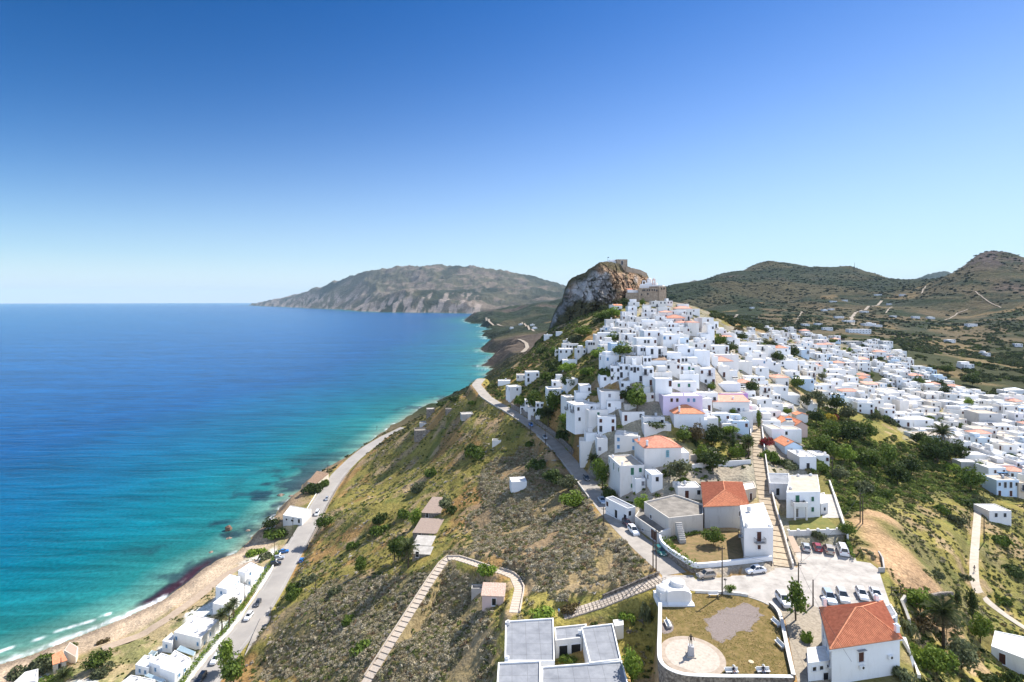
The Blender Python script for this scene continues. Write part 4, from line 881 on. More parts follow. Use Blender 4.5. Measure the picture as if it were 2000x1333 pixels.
P_('5', 158, 446, 548, 3.8, 5, 0, code='.k.w', label='low white house with a small brown hatch, right of the lilac house steps'); P_('5', 595, 802, 515, 5.2, 5, 0, code='...', label='blank white cube beside the stepped street')
P_('5', 905, 1082, 122, 6.2, 7, 0, code='.Bw/ww', label='white house with brown-shuttered balcony door and three brown windows', roofm=M_ROOFT); P_('5', 1080, 1238, 250, 3.6, 5, 0, code='.kk'); P_('5', 1120, 1352, 120, 5.6, 8, 0, code='.k/..', roofm=M_ROOFT); P_('5', 1265, 1528, 255, 3.6, 9, -8, code='...', label='low white house with a broad bright roof and a slim chimney', chim=[(.55, .9, 1.2)])
P_('5', 945, 1272, 395, 2.8, 7, 0, code='....'); P_('5', 940, 1252, 505, 4.6, 7, 6, code='.kk.', label='white house with a stepped parapet and a tiled vent beside the steps'); P_('5', 1272, 1440, 405, 3.6, 6, 0, code='..', roofm=M_ROOFT); P_('5', 1098, 1290, 785, 4.8, 8, 0, code='...', roofm=M_ROOFT, label='white flat-roofed house with a blank front left of the solar tank house'); P_('5', 1290, 1562, 790, 4.6, 6, 0, code='k...', roofm=M_ROOFT, label='white house with a blue solar water tank on its roof', chim=[])
P_('5', 1245, 1462, 690, 3.4, 9, 0, 'gable', '..', 'orange gabled roof house, left one of the pair by the yellow tree', M_TILE, rise=1.5); P_('5', 1470, 1655, 735, 4.6, 10, 0, 'gable', '..', 'orange gabled roof house with a pinkish gable, right one of the pair', M_TILE, M_PINKW, rise=1.7); P_('5', 1480, 1660, 570, 3, 4, 0, 'gable', '..', 'small orange gable behind the pair of orange roofs', M_TILE, rise=.9)
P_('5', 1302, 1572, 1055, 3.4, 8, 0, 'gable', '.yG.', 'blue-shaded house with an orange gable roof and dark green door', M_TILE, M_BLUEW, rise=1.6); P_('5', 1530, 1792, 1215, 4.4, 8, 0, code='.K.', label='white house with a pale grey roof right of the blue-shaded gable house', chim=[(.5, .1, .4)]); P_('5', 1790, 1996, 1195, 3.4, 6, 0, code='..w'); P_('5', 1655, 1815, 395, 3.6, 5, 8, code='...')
# ---- left flank under the crag
P_('1', 390, 532, 738, 3.6, 5, 0, code='y.y', label='low white annex with two grey windows on the left flank', roofm=M_ROOFT); P_('1', 540, 747, 695, 5.4, 6, 6, code='k.k/K.D', label='white house with an open loggia on the left flank'); P_('1', 288, 468, 922, 5.8, 6, 22, code='..k./..|k.k', label='white cube house standing highest above the road bend', chim=[(.7, .2, .6)]); P_('1', 100, 292, 832, 2.6, 5, 0, code='...', label='low white terrace house nearest the sea cliff')
P_('1', 1105, 1362, 258, 3.4, 5, 0, code='.kKKk', label='white house with four dark arched windows and a twin chimney'); P_('1', 1060, 1272, 335, 4.6, 7, 0, code='k.k.k', name='white_house', label='lower white storey with three dark windows under the arched-window house'); P_('1', 1120, 1250, 205, 2.8, 4, 0, code='..'); P_('1', 990, 1062, 345, 3.2, 4, 0, code='k'); P_('1', 1330, 1472, 332, 4.2, 5, 8, code='k.k', wall=M_WHITE2); P_('1', 1488, 1592, 225, 4.6, 6, 0, code='kkk')
P_('1', 1105, 1332, 512, 3.4, 6, -8, code='..', label='white house with a rounded bright roof alone in the left-flank garden'); P_('1', 820, 950, 112, 3.4, 4, 0, code='..', label='pale blue-shaded hut at the left foot of the crag'); P_('1', 1008, 1106, 68, 2.6, 4, 0, code='.', label='smaller pale hut tucked under the crag')
P_('1', 945, 1102, 838, 3.6, 5, 0, code='k.'); P_('1', 870, 1150, 955, 3.6, 7, 4, code='k.b', label='white house with stepped curved walls in the left-flank garden'); P_('1', 1170, 1350, 805, 4.2, 6, 14, code='..|k.k', label='white cube house with a flagpole on its roof'); P_('1', 1008, 1104, 742, 2.6, 4, 0, code='.'); P_('1', 1380, 1552, 908, 4.4, 6, 0, code='..k', label='white house with one dark window left of the tan-roofed house'); P_('1', 1310, 1560, 1015, 3.2, 5, 0, code='...')
P_('1', 520, 682, 1135, 3.2, 5, 0, code='k..'); P_('1', 690, 882, 1165, 4, 5, 0, code='kk.', label='white house with twin narrow windows above the palm'); P_('1', 570, 762, 1245, 3.6, 6, 0, code='.k.', label='white house with a sunken roof terrace above the road'); P_('1', 450, 562, 1235, 2.8, 4, 0, code='K.', roofm=M_ROOFT)
# ---- above the lower bend of the road
P_(None, 1122, 1176, 790, 6.8, 8, 18, code='k.k./k.k|NkN', label='big white three-terraced house above the palm garden', chim=[(.8, .8, .7)]); P_(None, 1149, 1188, 801, 5.2, 6, 10, code='.g./...', label='white cube with one green window joined to the terraced house'); P_(None, 1106, 1124, 776, 5.6, 6, 18, code='.k/.')
P_('G', 95, 332, 232, 5.8, 6, -4, code='..w/..y|NK', label='white house with a tall chimney and a small brown window by the road', chim=[(.95, .05, 1.9)]); P_('G', 330, 476, 190, 5.2, 6, 0, code='../y.'); P_('G', 175, 330, 118, 4.0, 5, 0, code='..'); P_('G', 582, 882, 150, 5.6, 7, -16, code='b.b/b.b', label='white house with four blue shuttered windows behind the tan roof', chim=[(.4, .7, .6)])
P_('G', 982, 1508, 322, 5.6, 10, 4, 'hip', '..T.', 'white house with a red hip roof, teal door and two chimneys', M_TILER, rise=2.4, chim=[(.1, .08, 1.0), (.02, .6, 1.0)]); P_('G', 1318, 1612, 388, 2.8, 6, 0, code='k...', label='flat white side wing right of the red hip roof')
P_('G', 645, 992, 565, 7.6, 11, 8, code='.Gg/.g.|g.G.g', label='large white house with green shutters and a tan roof terrace', roofm=M_ROOFT, chim=[(.15, .12, .9), (.1, .8, .8)]); P_('G', 1085, 1246, 690, 4.8, 5, 8, code='.k.|k', label='white cube with one dark window and a glass roof well'); P_('G', 865, 1005, 752, 3.6, 4, 8, code='.y', label='small white cube with a narrow grey window')
P_('G', 748, 872, 1152, 4.2, 9, 30, code='k.|w.K.K', label='white house beside the road with a grey sheet roof and timber veranda', roofm=M_ROOFG, chim=[]); P_('G', 1455, 1786, 872, 3.2, 5, 0, code='.D.k', label='low pale house with one brown door and one dark window', wall=M_WHITE2)
# ---- right-hand quarter, the houses one can pick out
P_('6', 785, 1132, 28, 6.5, 9, 0, code='kkkkkkk/kkkkkkk', label='long white school building with two rows of windows', name='school_building', chim=[]); P_('6', 670, 1000, 215, 4.2, 7, 0, code='kk.kk.k', label='long grey-fronted building with a white roof edge below the school', wall=M_GREYW); P_('6', 1095, 1200, 215, 6, 7, 0, code='kk/kk'); P_('6', 1195, 1266, 182, 6, 6, 0, code='k./k.'); P_('6', 1320, 1472, 215, 7, 8, 0, code='kkk/kkk', label='white hotel block with rows of dark balconies at the edge of the olive grove')
P_('6', 620, 720, 135, 4.5, 6, 0, 'hip', '..', 'dark-walled house with a red roof left of the school', M_TILER, M_STONE, rise=1.2); P_('6', 280, 470, 190, 5.5, 8, 6, code='k.k.k/', label='white building with a slanting roof line beside the far gardens'); P_('6', 1540, 1700, 370, 5, 8, 14, code='.k.'); P_('6', 40, 165, 345, 6.5, 7, 0, code='..N/...', wall=M_BLUEW, label='tall bluish house wall at the far left of the right-hand quarter')
P_('6', 0, 175, 245, 4, 6, 0, 'hip', '..', 'white house with an orange roof, leftmost tile roof of the right-hand quarter', M_TILEP, rise=1); P_('6', 290, 440, 270, 4, 6, 0, 'hip', '..', 'white house with an orange roof left below the school', M_TILEP, rise=1); P_('6', 950, 1105, 500, 4, 7, 0, 'shed', '..', 'white house with a sloping orange roof in the middle of the right-hand quarter', M_TILEP, rise=1.2); P_('6', 1005, 1150, 805, 4, 6, 0, 'gable', '..', 'white house with crossed orange gables in the right-hand quarter', M_TILER, rise=1.2); P_('6', 1045, 1240, 888, 4, 6, 0, 'shed', 'kkk', 'white house with a strip of orange tiles and three dark openings', M_TILEP, rise=1)
P_('6', 545, 705, 815, 4.4, 8, 0, code='...'); P_('6', 340, 470, 540, 5, 7, 0, code='..'); P_('6', 580, 735, 655, 5, 7, 0, code='k..'); P_('6', 780, 900, 640, 5, 7, 0, code='..'); P_('6', 650, 840, 905, 4.6, 7, 0, code='....'); P_('6', 500, 705, 1045, 4.6, 7, -8, code='...', label='white house with a bright roof terrace behind the cypress', wall=M_BLUEW); P_('6', 800, 920, 1105, 5.4, 5, 0, code='.K', label='small white house with an arched dark door'); P_('6', 970, 1085, 1040, 7, 5, 0, code='.k/..'); P_('6', 1085, 1190, 945, 6.5, 6, 0, code='w./..'); P_('6', 1545, 1720, 1160, 5, 6, 0, code='...', label='blank white cube with a flat grey front'); P_('6', 1380, 1645, 1020, 4.8, 9, 16, code='k.k|KKK', label='white house with a row of arched doors along its side'); P_('6', 1720, 1980, 1140, 4, 6, 0, code='w.k'); P_('6', 1600, 1745, 660, 5.4, 7, 0, code='k.k/k.k'); P_('6', 1345, 1500, 585, 5, 7, 0, code='kkk.'); P_('6', 1480, 1570, 460, 6, 6, 0, code='kk/kk')
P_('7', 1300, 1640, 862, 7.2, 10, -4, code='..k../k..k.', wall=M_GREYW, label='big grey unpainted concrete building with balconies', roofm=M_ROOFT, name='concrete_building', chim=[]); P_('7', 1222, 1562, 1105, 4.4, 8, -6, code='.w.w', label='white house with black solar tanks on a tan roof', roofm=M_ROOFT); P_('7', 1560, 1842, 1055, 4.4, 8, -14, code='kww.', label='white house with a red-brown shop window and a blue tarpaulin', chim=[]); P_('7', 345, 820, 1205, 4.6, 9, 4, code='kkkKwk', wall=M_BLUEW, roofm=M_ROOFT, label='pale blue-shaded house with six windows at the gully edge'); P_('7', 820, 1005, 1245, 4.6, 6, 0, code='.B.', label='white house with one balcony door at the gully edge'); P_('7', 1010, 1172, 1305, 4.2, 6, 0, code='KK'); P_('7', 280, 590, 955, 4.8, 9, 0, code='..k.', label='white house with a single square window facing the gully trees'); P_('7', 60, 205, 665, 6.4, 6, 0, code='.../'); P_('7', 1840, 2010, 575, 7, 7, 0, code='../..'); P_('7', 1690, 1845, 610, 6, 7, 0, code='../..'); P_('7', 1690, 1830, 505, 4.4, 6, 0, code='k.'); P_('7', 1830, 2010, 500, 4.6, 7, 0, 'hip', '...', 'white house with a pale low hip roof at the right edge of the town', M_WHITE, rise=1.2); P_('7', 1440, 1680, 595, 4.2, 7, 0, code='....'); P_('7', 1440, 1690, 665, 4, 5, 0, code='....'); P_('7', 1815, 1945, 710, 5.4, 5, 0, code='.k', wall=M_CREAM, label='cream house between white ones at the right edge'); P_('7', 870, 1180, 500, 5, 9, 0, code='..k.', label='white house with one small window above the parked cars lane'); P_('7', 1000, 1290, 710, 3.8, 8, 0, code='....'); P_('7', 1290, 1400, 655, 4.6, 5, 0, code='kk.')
P_('8', 1443, 1716, 432, 6, 6, 0, code='.w.w/w.', label='white house with two wide brown windows behind the pergola house'); P_('8', 1570, 1922, 625, 6.2, 7, 0, code='kKKk/D.D.', wall=M_BLUEW, label='two-storey house with recessed balconies and three blue solar tanks', roofm=M_ROOFT, chim=[]); P_('8', 1455, 1800, 1102, 4.0, 6, 0, code='.k.k.', label='white house whose bright roof terrace carries a timber pergola', chim=[], name='white_house'); P_('8', 1912, 2060, 668, 6, 7, 0, code='.N./..', wall=M_CREAM, roofm=M_ROOFT); P_('8', 1510, 1722, 190, 4.6, 7, 0, code='.k.k'); P_('8', 1022, 1292, 342, 3.8, 5, -4, code='....', wall=M_GREYW, label='grey-walled shed with a pink awning above the gully'); P_('8', 1300, 1500, 385, 3.4, 5, 0, code='..', label='white house with a pink canopy at its corner'); P_('8', 1560, 1790, 290, 4, 6, 0, code='....'); P_('8', 1850, 2010, 60, 5, 7, 0, code='.k.'); P_('8', 1900, 2040, 150, 4.6, 6, 0, code='k..'); P_('8', 1880, 2040, 330, 6, 7, 0, code='k.k/..')
P_('8', 1100, 1500, 230, 3.4, 6, -6, code='....', label='long low white roof terrace above the gully wall')

# ---- the packed quarter behind: fill what is left, back to front
def overlap(x, y, r):
    for _, hx, hy, hr in HOUSES:
        if (x - hx) ** 2 + (y - hy) ** 2 < ((r + hr) * 0.66) ** 2: return True
    return False
QUARTER = [(1440,672),(1500,650),(1560,640),(1640,650),(1740,672),(1790,702),(1845,735),(1885,752),(1935,775),(2040,785),(2040,935),(1950,918),(1905,875),(1870,850),(1790,842),(1735,805),(1690,792),(1640,775),(1600,765),(1575,745),(1545,705),(1490,690)]
HILLQ = [(1195,620),(1240,602),(1310,600),(1390,625),(1395,700),(1380,780),(1310,760),(1250,740),(1190,700),(1160,660)]
def fill(poly, n, hmin, hmax, tries):
    got = 0; xs = [p[0] for p in poly]; ys = [p[1] for p in poly]
    for _ in range(tries):
        if got >= n: break
        px, py = random.uniform(min(xs), max(xs)), min(ys) + (max(ys) - min(ys)) * random.random() ** 0.8
        if not bool(inpoly(np.array([px]), np.array([py]), poly)[0]): continue
        h = random.choice((3.2, 3.4, 3.8, 4.2, 4.6, 5.6, 6.2)); h = min(max(h, hmin), hmax)
        p = hit(px, py, h)
        if p is None or p.y > 640: continue
        w = random.uniform(5, 9.5); d = random.uniform(5, 8)
        if overlap(p.x, p.y + d / 2, math.hypot(w, d) / 2): continue
        rz = R(random.gauss(0, 9)); poly2 = rect(p.x, p.y, rz, w, d)
        code = (random.choice(AUTO2) if h >= 5.2 else random.choice(AUTO1)) + random.choice(AUTOL)
        rt = random.random(); wl = M_WHITE if random.random() < .8 else (M_WHITE2 if random.random() < .7 else M_BLUEW)
        rf, rm = ('flat', M_ROOF) if rt < .66 else (('flat', M_ROOFT) if rt < .9 else ('hip', M_TILEP))
        ch = [(random.uniform(.1, .9), random.uniform(.2, .9), random.uniform(.5, 1.0))] if random.random() < .55 else []
        t = house('-', poly2, p.z, p.z - h, wl, rf, rm, parse_ops(code, w, d, h), 'white_house', 'house', None, 1.2, 0, .3, ch, 4.0)
        INFO.append((t, px, py, w, h, code, rf, rm, True, wl)); got += 1
    return got
N_FILL = fill(QUARTER, 215, 3, 6.2, 2600) + fill(HILLQ, 44, 3, 5, 700) + fill([(1165,770),(1230,700),(1400,700),(1480,720),(1560,780),(1540,830),(1400,830),(1300,800),(1190,830)], 26, 3, 5, 420)
# scattered farmhouses in the fields beyond
for px, py, w_, h in ((1640,618,16,4),(1690,608,14,4),(1747,617,10,4),(1790,618,13,5),(1820,620,12,4),(1900,633,18,5),(1860,664,16,5),(1893,712,22,5),(1628,588,12,4),(1650,586,10,4),(1612,605,10,4),(1625,603,10,4),(1738,593,8,4),(1715,575,12,4),(1765,575,12,4),(1540,640,13,4),(1505,640,12,4),(1520,648,14,4),(1470,640,10,4),(1600,632,13,4),(1660,626,20,4),(1700,632,26,5),(1715,635,16,4),(1580,650,14,4),(1555,655,14,4),(1575,633,12,4),(1617,640,18,5),(1495,652,14,4),(1040,634,9,4),(1045,640,9,4),(1018,633,7,4),(1000,640,7,4),(1470,600,7,4),(1930,690,10,4),(1990,672,12,4)):
    p = hit(px, py, h, 320 if px > 1200 else 900)
    if p is None: continue
    w = w_ / F * p.y; d = random.uniform(7, 10)
    t = house('-', rect(p.x, p.y, R(random.gauss(0, 10)), w, d), p.z, p.z - h, M_WHITE, 'flat', M_ROOF, parse_ops('k.k' if h < 5.2 else 'kk/kk', w, d, h), 'white_house', 'house', None, 1.2, 0, .3, [], 4.0)
    INFO.append((t, px, py, w, h, 'far', 'flat', M_ROOF, True, M_WHITE))

# ================================================================== NEAR BUILDINGS, built corner by corner
# hip-roofed house at the lower right
zr = 65.6
hp = ppoly([(1624.5, 1266), (1757.5, 1246.5), (1722, 1177.5), (1604.5, 1190)], zr)
T_HIP = house('large white house with a steep orange tiled hip roof in the lower right', hp, zr, 60, M_WHITE, 'hip', M_TILE,
    [(0, .42, 2.75, 'window', 0.95, 1.5, M_BROWN, 0), (3, .30, 2.8, 'window', .9, 1.5, M_BROWN, 0), (3, .62, 2.8, 'window', .9, 1.5, M_BROWN, 0), (3, .92, 3.2, 'door', 1.0, 2.2, M_BROWN, 0)], 'white_house', 'house', None, 2.5, 0.30, chim=[(.04, .97, .9), (.97, .05, .7), (.9, .95, .6)], over=.32)
zc = zr + 0.14
b = MB(); q = inset(hp, -0.42); qi = inset(hp, -0.05); c0 = T_HIP.location
for i in range(4):
    j = (i + 1) % 4; b.raw([(q[i][0]-c0.x, q[i][1]-c0.y, zr-c0.z-.18), (q[j][0]-c0.x, q[j][1]-c0.y, zr-c0.z-.18), (q[j][0]-c0.x, q[j][1]-c0.y, zr-c0.z+.02), (q[i][0]-c0.x, q[i][1]-c0.y, zr-c0.z+.02), (qi[i][0]-c0.x, qi[i][1]-c0.y, zr-c0.z-.3), (qi[j][0]-c0.x, qi[j][1]-c0.y, zr-c0.z-.3)], [(0, 1, 2, 3), (4, 5, 1, 0)])
b.build('cornice', M_TRIM, T_HIP)
for f, dz in ((.425, 3.75), (.845, 2.9)):                       # air-conditioning boxes under the window and at the corner
    u = MB(); u.box(-.42, .42, -.38, -.04, 0, .55); u.mi = 1; u.lathe([(.2, 0), (.2, .012)], 12, (0, 0, 0)); me = u.mesh('air_conditioner'); me.materials.append(M_TRIM); me.materials.append(M_DARK)
    for v in me.vertices:
        if v.index >= 8: v.co = (v.co.x + .05, -.382 - v.co.z, v.co.y + .28)
    place_on_edge(T_HIP, me, 'air_conditioner', c0, hp, 0, f, zr - dz)
u = MB(); u.box(-.75, .75, -.45, 0, 0, .06); m_ = u.mesh('canopy'); m_.materials.append(M_GREYD); place_on_edge(T_HIP, m_, 'canopy', c0, hp, 0, .42, zr - 0.92)
za = 62.9
ap = ppoly([(1578.5, 1295), (1624.3, 1290), (1612, 1261), (1576, 1266)], za)
house('small white flat-roofed annex with three dark windows against the hip-roofed house', ap, za, 60, M_WHITE, 'flat', M_ROOF, [(0, .25, 1.3, 'window', .62, .62, M_DARK, 0), (0, .55, 1.25, 'window', .62, .62, M_DARK, 0), (0, .84, .95, 'window', .5, .45, M_DARK, 0), (0, .74, 2.95, 'door', .9, 1.2, M_DARK, 0)], par=.12)
bp_ = ppoly([(1737,1213),(1753,1206),(1740,1184),(1727,1187)], 61.8)
house('small grey-roofed lean-to on the right side of the hip-roofed house', bp_, 62.2, 60, M_WHITE, 'flat', M_ROOFG, [(0, .5, 2.1, 'door', .8, 1.9, M_GREYD, 0)], name='shed', cat='shed', par=.15)
# white tower-like house, its orange-roofed neighbour, the terrace
zt = 68.0
house('tall white house with an iron balcony above the corner garden', ppoly([(1453.5,1032),(1510,1030.5),(1491,982),(1445,988)], zt), zt, 61, M_WHITE, 'flat', M_ROOF,
    [(0, .51, 3.05, 'door', 1.0, 2.2, M_BROWN, 2.3), (0, .51, 4.7, 'window', .75, .95, M_BROWN, 0), (3, .35, 3.0, 'window', .9, 1.3, M_GREYD, 0), (3, .7, 3.4, 'door', .9, 2.1, M_BROWN, 1.8)], chim=[(.08, .05, .7), (.9, .06, .15)], par=.12)
zo = 66.6
house('house with an orange hip roof and a bare grey cement front', ppoly([(1376,990),(1460.5,986.5),(1448,944),(1371,944)], zo), zo, 61, M_GREYW, 'hip', M_TILE,
    [(0, .80, 2.7, 'window', .35, 1.2, M_DARK, 0), (0, .86, 2.7, 'window', .35, 1.2, M_DARK, 0), (0, .92, 2.7, 'window', .35, 1.2, M_DARK, 0), (3, .5, 2.8, 'window', .9, 1.3, M_BROWN, 0)], rise=2.1, ribs=.36, over=.35)
house('low cream wing with a brown door behind the orange hip roof', ppoly([(1452,958),(1477.5,953),(1472,940),(1446,944)], 65.2), 65.2, 61.5, M_CREAM, 'flat', M_ROOF, [(0, .55, 3.4, 'door', .95, 2.2, M_BROWN, 0)])
zt = 65.4
tp = ppoly([(1306,1012),(1373,1005),(1374,985),(1340,973),(1318,966),(1258,980)], zt)
house('wide beige terrace house with a stained concrete roof above the garage', tp, zt, 61, M_BEIGE, 'flat', M_CONCD, [(0, .35, 3.6, 'window', .9, 1.0, M_BROWN, 0), (5, .3, 3.2, 'window', .8, 1.0, M_DARK, 0)], name='terrace_house', par=.45)
zt = 62.6
gp = ppoly([(1288,1041),(1305,1035),(1306,1020),(1256,985),(1240,1008)], zt)
house('long beige lower storey with the dark red garage door beside the road', gp, zt, 59.8, M_BEIGE, 'flat', M_CONCD, [(4, .80, 2.55, 'door', 2.6, 2.3, M_BROWN, 0), (4, .35, 2.3, 'window', .7, .5, M_DARK, 0)], name='garage', cat='garage', par=.6)
# outside stairs between the terrace and the garden
st = MB()
for i in range(10): a = at(1320, 1017, 65.2); st.box(a.x - .2, a.x + 1.3, a.y - 3.6 + i*.33, a.y - 3.27 + i*.33, 60.5, 62.2 + i*.3)
tag(st.build('outside_stairs', M_CONC), 'narrow concrete stairs climbing the front of the beige terrace house', 'stairs')
# white house with green shutters in its walled yard
zt = 68.1
house('white house with green shutters and an arched balcony in the walled yard', ppoly([(1536,962),(1602,960.5),(1597,927.5),(1543,928.5)], zt), zt, 61.4, M_WHITE, 'flat', M_ROOFT,
    [(0, .32, 3.0, 'door', 1.1, 2.2, M_GREEN, 3.2), (0, .77, 2.5, 'window', .75, 1.2, M_GREEN, 0), (0, .77, 5.2, 'window', .75, 1.2, M_GREEN, 0), (0, .28, 6.5, 'door', 1.2, 2.2, M_CONCD, 0), (3, .5, 2.6, 'window', .8, 1.2, M_GREEN, 0)], chim=[(.1, .2, .4), (.3, .95, .4), (.75, .97, .4)], par=.2)
pa = MB(); o_ = at(1557, 983, 65.2)
for dx in (-1.5, 1.5): pa.box(o_.x + dx - .2, o_.x + dx + .2, o_.y - 1.9, o_.y - 1.5, 61.3, 64.9)
pa.box(o_.x - 1.8, o_.x + 1.8, o_.y - 1.95, o_.y, 64.9, 65.1); pa.box(o_.x - 1.8, o_.x + 1.8, o_.y - 1.95, o_.y - 1.8, 65.1, 66.0)
for dx in (-1.8, 1.65): pa.box(o_.x + dx, o_.x + dx + .15, o_.y - 1.8, o_.y, 65.1, 66.0)
tag(pa.build('balcony_porch', M_WHITE), 'white arched porch carrying a solid balcony on the green-shuttered house', 'porch')
zt = 64.3
house('low white side wing of the green-shuttered house, nearest the dirt slope', ppoly([(1603,984),(1617.5,982),(1610,962),(1598,964)], zt), zt, 61.4, M_WHITE, 'flat', M_ROOF, [(0, .5, 2.0, 'window', .7, .9, M_DARK, 0)])
zt = 66.0
house('grey-roofed white outbuilding left of the green-shuttered house', ppoly([(1503,944),(1543,945),(1541,925),(1499,924)], zt), zt, 62.4, M_WHITE, 'flat', M_ROOFG, [(0, .4, 3.4, 'door', .9, 2, M_DARK, 0)])
# grey-roofed courtyard building at the foot of the picture
def wing(label, pts, z, rm=M_ROOFG, ops=(), chim=()): return house(label, ppoly(pts, z), z, 50.6, M_WHITE, 'flat', rm, ops, 'courtyard_building', 'building', None, par=.32, chim=chim, sink=4)
wing('grey-roofed left wing of the courtyard building, with two white chimney stubs', [(985.5,1291),(1083.5,1291),(1081,1207),(987,1213)], 55.0, chim=[(.06, .93, .6), (.05, .04, .6)])
wing('narrow grey-roofed link behind the courtyard, with one round flue', [(1084.5,1251),(1136,1245.5),(1146,1218.5),(1083,1225)], 54.6, ops=[(0, .3, 3.3, 'door', 1.6, 2.2, M_DARK, 0), (0, .78, 3.3, 'door', 1.8, 2.2, M_DARK, 0)], chim=[(.88, .35, .6)])
wing('long grey-roofed right wing of the courtyard building beside the green bush', [(1152,1295),(1213,1288),(1197,1217.5),(1135,1225)], 55.3)
wing('lowest grey-roofed wing at the near left corner of the courtyard building', [(968,1368),(1055,1368),(1056,1290),(973,1294)], 55.6)
wing('broad grey-roofed front wing below the courtyard opening', [(1057.5,1368),(1236,1368),(1215,1290),(1058,1302)], 55.15)
# small white kiosk by the ramp, ruins, hillside buildings
house('tiny white flat-topped hut beside the railed ramp', ppoly([(1201,1223),(1218,1221),(1217,1209),(1197,1211)], 55.4), 55.4, 53.3, M_WHITE, 'flat', M_ROOF, name='hut', cat='hut', par=.1)
p = hit(963, 1182, 0)
house('ruined stone cottage with broken red tiles beside the climbing path', rect(p.x, p.y - 1, R(-4), 4.9, 3.6), p.z + 2.6, p.z, M_PINKW, 'shed', mat('broken tiles', (0.50, 0.27, 0.19), .95, .5, 4, (0.62, 0.52, 0.42), bump=.2, bscale=5), [(0, .55, 2.1, 'door', .9, 1.6, M_DARK, 0)], 'ruined_cottage', 'ruin', rise=.9)
p = hit(932, 1163, 0); house('small roofless concrete box above the ruined cottage', rect(p.x, p.y, 0, 2.9, 2), p.z + 1.7, p.z, M_CONC, 'flat', M_CONCD, name='water_tank', cat='tank', par=.5)
p = hit(1014, 960, 0); house('lone whitewashed block with a tapering side wall on the scrub hill', rect(p.x, p.y, R(8), 5.4, 5), p.z + 3.4, p.z, M_WHITE, 'flat', M_ROOF, name='hillside_hut', cat='hut', par=.15)
p = hit(970, 870, 0); house('small pale stone ruin among the shrubs left of the road', rect(p.x, p.y, 0, 4.0, 3), p.z + 2.2, p.z, M_WHITE2, 'flat', M_CONCD, name='ruin', cat='ruin', par=.6)
p = hit(825, 858, 0); house('square stone watchtower ruin on the hill above the coast road', rect(p.x, p.y, R(12), 9.0, 8), p.z + 5.0, p.z, M_STONE, 'flat', M_CONCD, [(0, .6, 3.6, 'window', .8, 1, M_DARK, 0)], 'tower_ruin', 'ruin', par=.8, sink=1.5)
p = hit(827, 838, 0); house('grey concrete hut just behind the stone tower ruin', rect(p.x, p.y + 4, R(6), 6, 5), p.z + 2.6, p.z, M_GREYW, 'flat', M_CONCD, name='hut', cat='hut', sink=1)
p = hit(841, 812, 0); house('square grey pillbox hut on the brow above the sea', rect(p.x, p.y, R(10), 5.0, 5), p.z + 4.0, p.z, M_STONE, 'flat', M_CONC, name='pillbox', cat='hut')
p = hit(913, 818, 0); house('low flat-roofed shed with three stepped roofs on the brow', rect(p.x, p.y, R(12), 6.2, 6), p.z + 2.3, p.z, M_CONC, 'flat', M_CONC, name='shed', cat='shed', sink=1.2)
p = hit(878, 806, 0); house('half-buried brown stone hut on the brow', rect(p.x, p.y, R(8), 4.6, 4), p.z + 2.0, p.z, M_STONE, 'flat', M_CONCD, name='stone_hut', cat='hut')
M_SHEETR = mat('rusty cement sheeting', (0.33, 0.255, 0.20), .9, .3, 1.5, (0.25, 0.19, 0.16))
def strip_building(label, c, w, d, rz, h, m, name='farm_shed'):
    h -= .7; p = hit(*c, h); return house(label, rect(p.x, p.y, R(rz), w, d), p.z, p.z - h, M_STONE, 'shed', m, [(0, .3, h - .2, 'door', 1, 1.7, M_DARK, 0)], name, 'shed', rise=.5, over=.2)
strip_building('long brown sheet-roofed shed on the hillside, upper half', (842, 1003), 7.5, 15, -8, 2.6, M_SHEETR); strip_building('brown sheet-roofed shed on the hillside, lower half', (829, 1042), 8.2, 11, -6, 2.6, M_SHEETR)
strip_building('pale broken-roofed outbuilding below the brown shed', (824, 1066), 6.0, 6, -6, 2.2, M_CONC); strip_building('lowest pale ruin slab under the brown sheds', (822, 1083), 5.6, 4, -6, 1.8, M_CONC)
# ---- the row of white houses by the beach
cr3 = lambda pts: [(220 + x / 5.27, 1080 + y / 5.27) for x, y in pts]
def beach(label, pts, z, ops=(), chim=(), rm=M_ROOF, zb=5.5, par=.25): return house(label, ppoly(cr3(pts), z), z, zb, M_WHITE, 'flat', rm, ops, 'beach_house', 'house', None, par=par, chim=chim, sink=2)
BW = lambda e, f, dz: (e, f, dz, 'window', .9, 1.2, M_BLUE, 0)
BD = lambda e, f, dz: (e, f, dz, 'door', 1.0, 2.1, M_BLUE, 0)
beach('upper block of the beach house farthest from the camera', [(1290,185),(1365,206),(1490,126),(1420,96)], 12.0, [BW(1, .4, 2.2)], [(.9, .3, .8)])
beach('lower block of the beach house farthest from the camera', [(1340,250),(1432,274),(1556,150),(1478,128)], 9.4, [BW(0, .3, 2.2), BW(0, .75, 2.2), BD(1, .3, 3.6), BW(1, .7, 2.2)])
beach('raised rear block of the middle beach house, with one blue window', [(1060,350),(1178,374),(1312,246),(1205,222)], 11.2, [BW(0, .5, 2.4), BW(1, .6, 2.2), BW(1, .85, 2.2)])
beach('low front block of the middle beach house casting a long dark shadow', [(1030,517),(1205,556),(1422,352),(1300,305)], 9.6, [BW(0, .8, 2.4), BD(1, .15, 3.8), BD(1, .32, 3.8), BW(1, .5, 2.3), BW(1, .7, 2.3), BW(1, .88, 2.3)], [(.3, .8, .6), (.8, .6, .7)])
beach('broad-roofed beach house between the palms and the pergola', [(630,815),(905,880),(1095,690),(840,642)], 10.4, [BW(0, .1, 2.4), BW(0, .9, 2.6), BD(1, .2, 4.4), BW(1, .5, 2.4)], [(.7, .3, .9), (.2, .7, .6)])
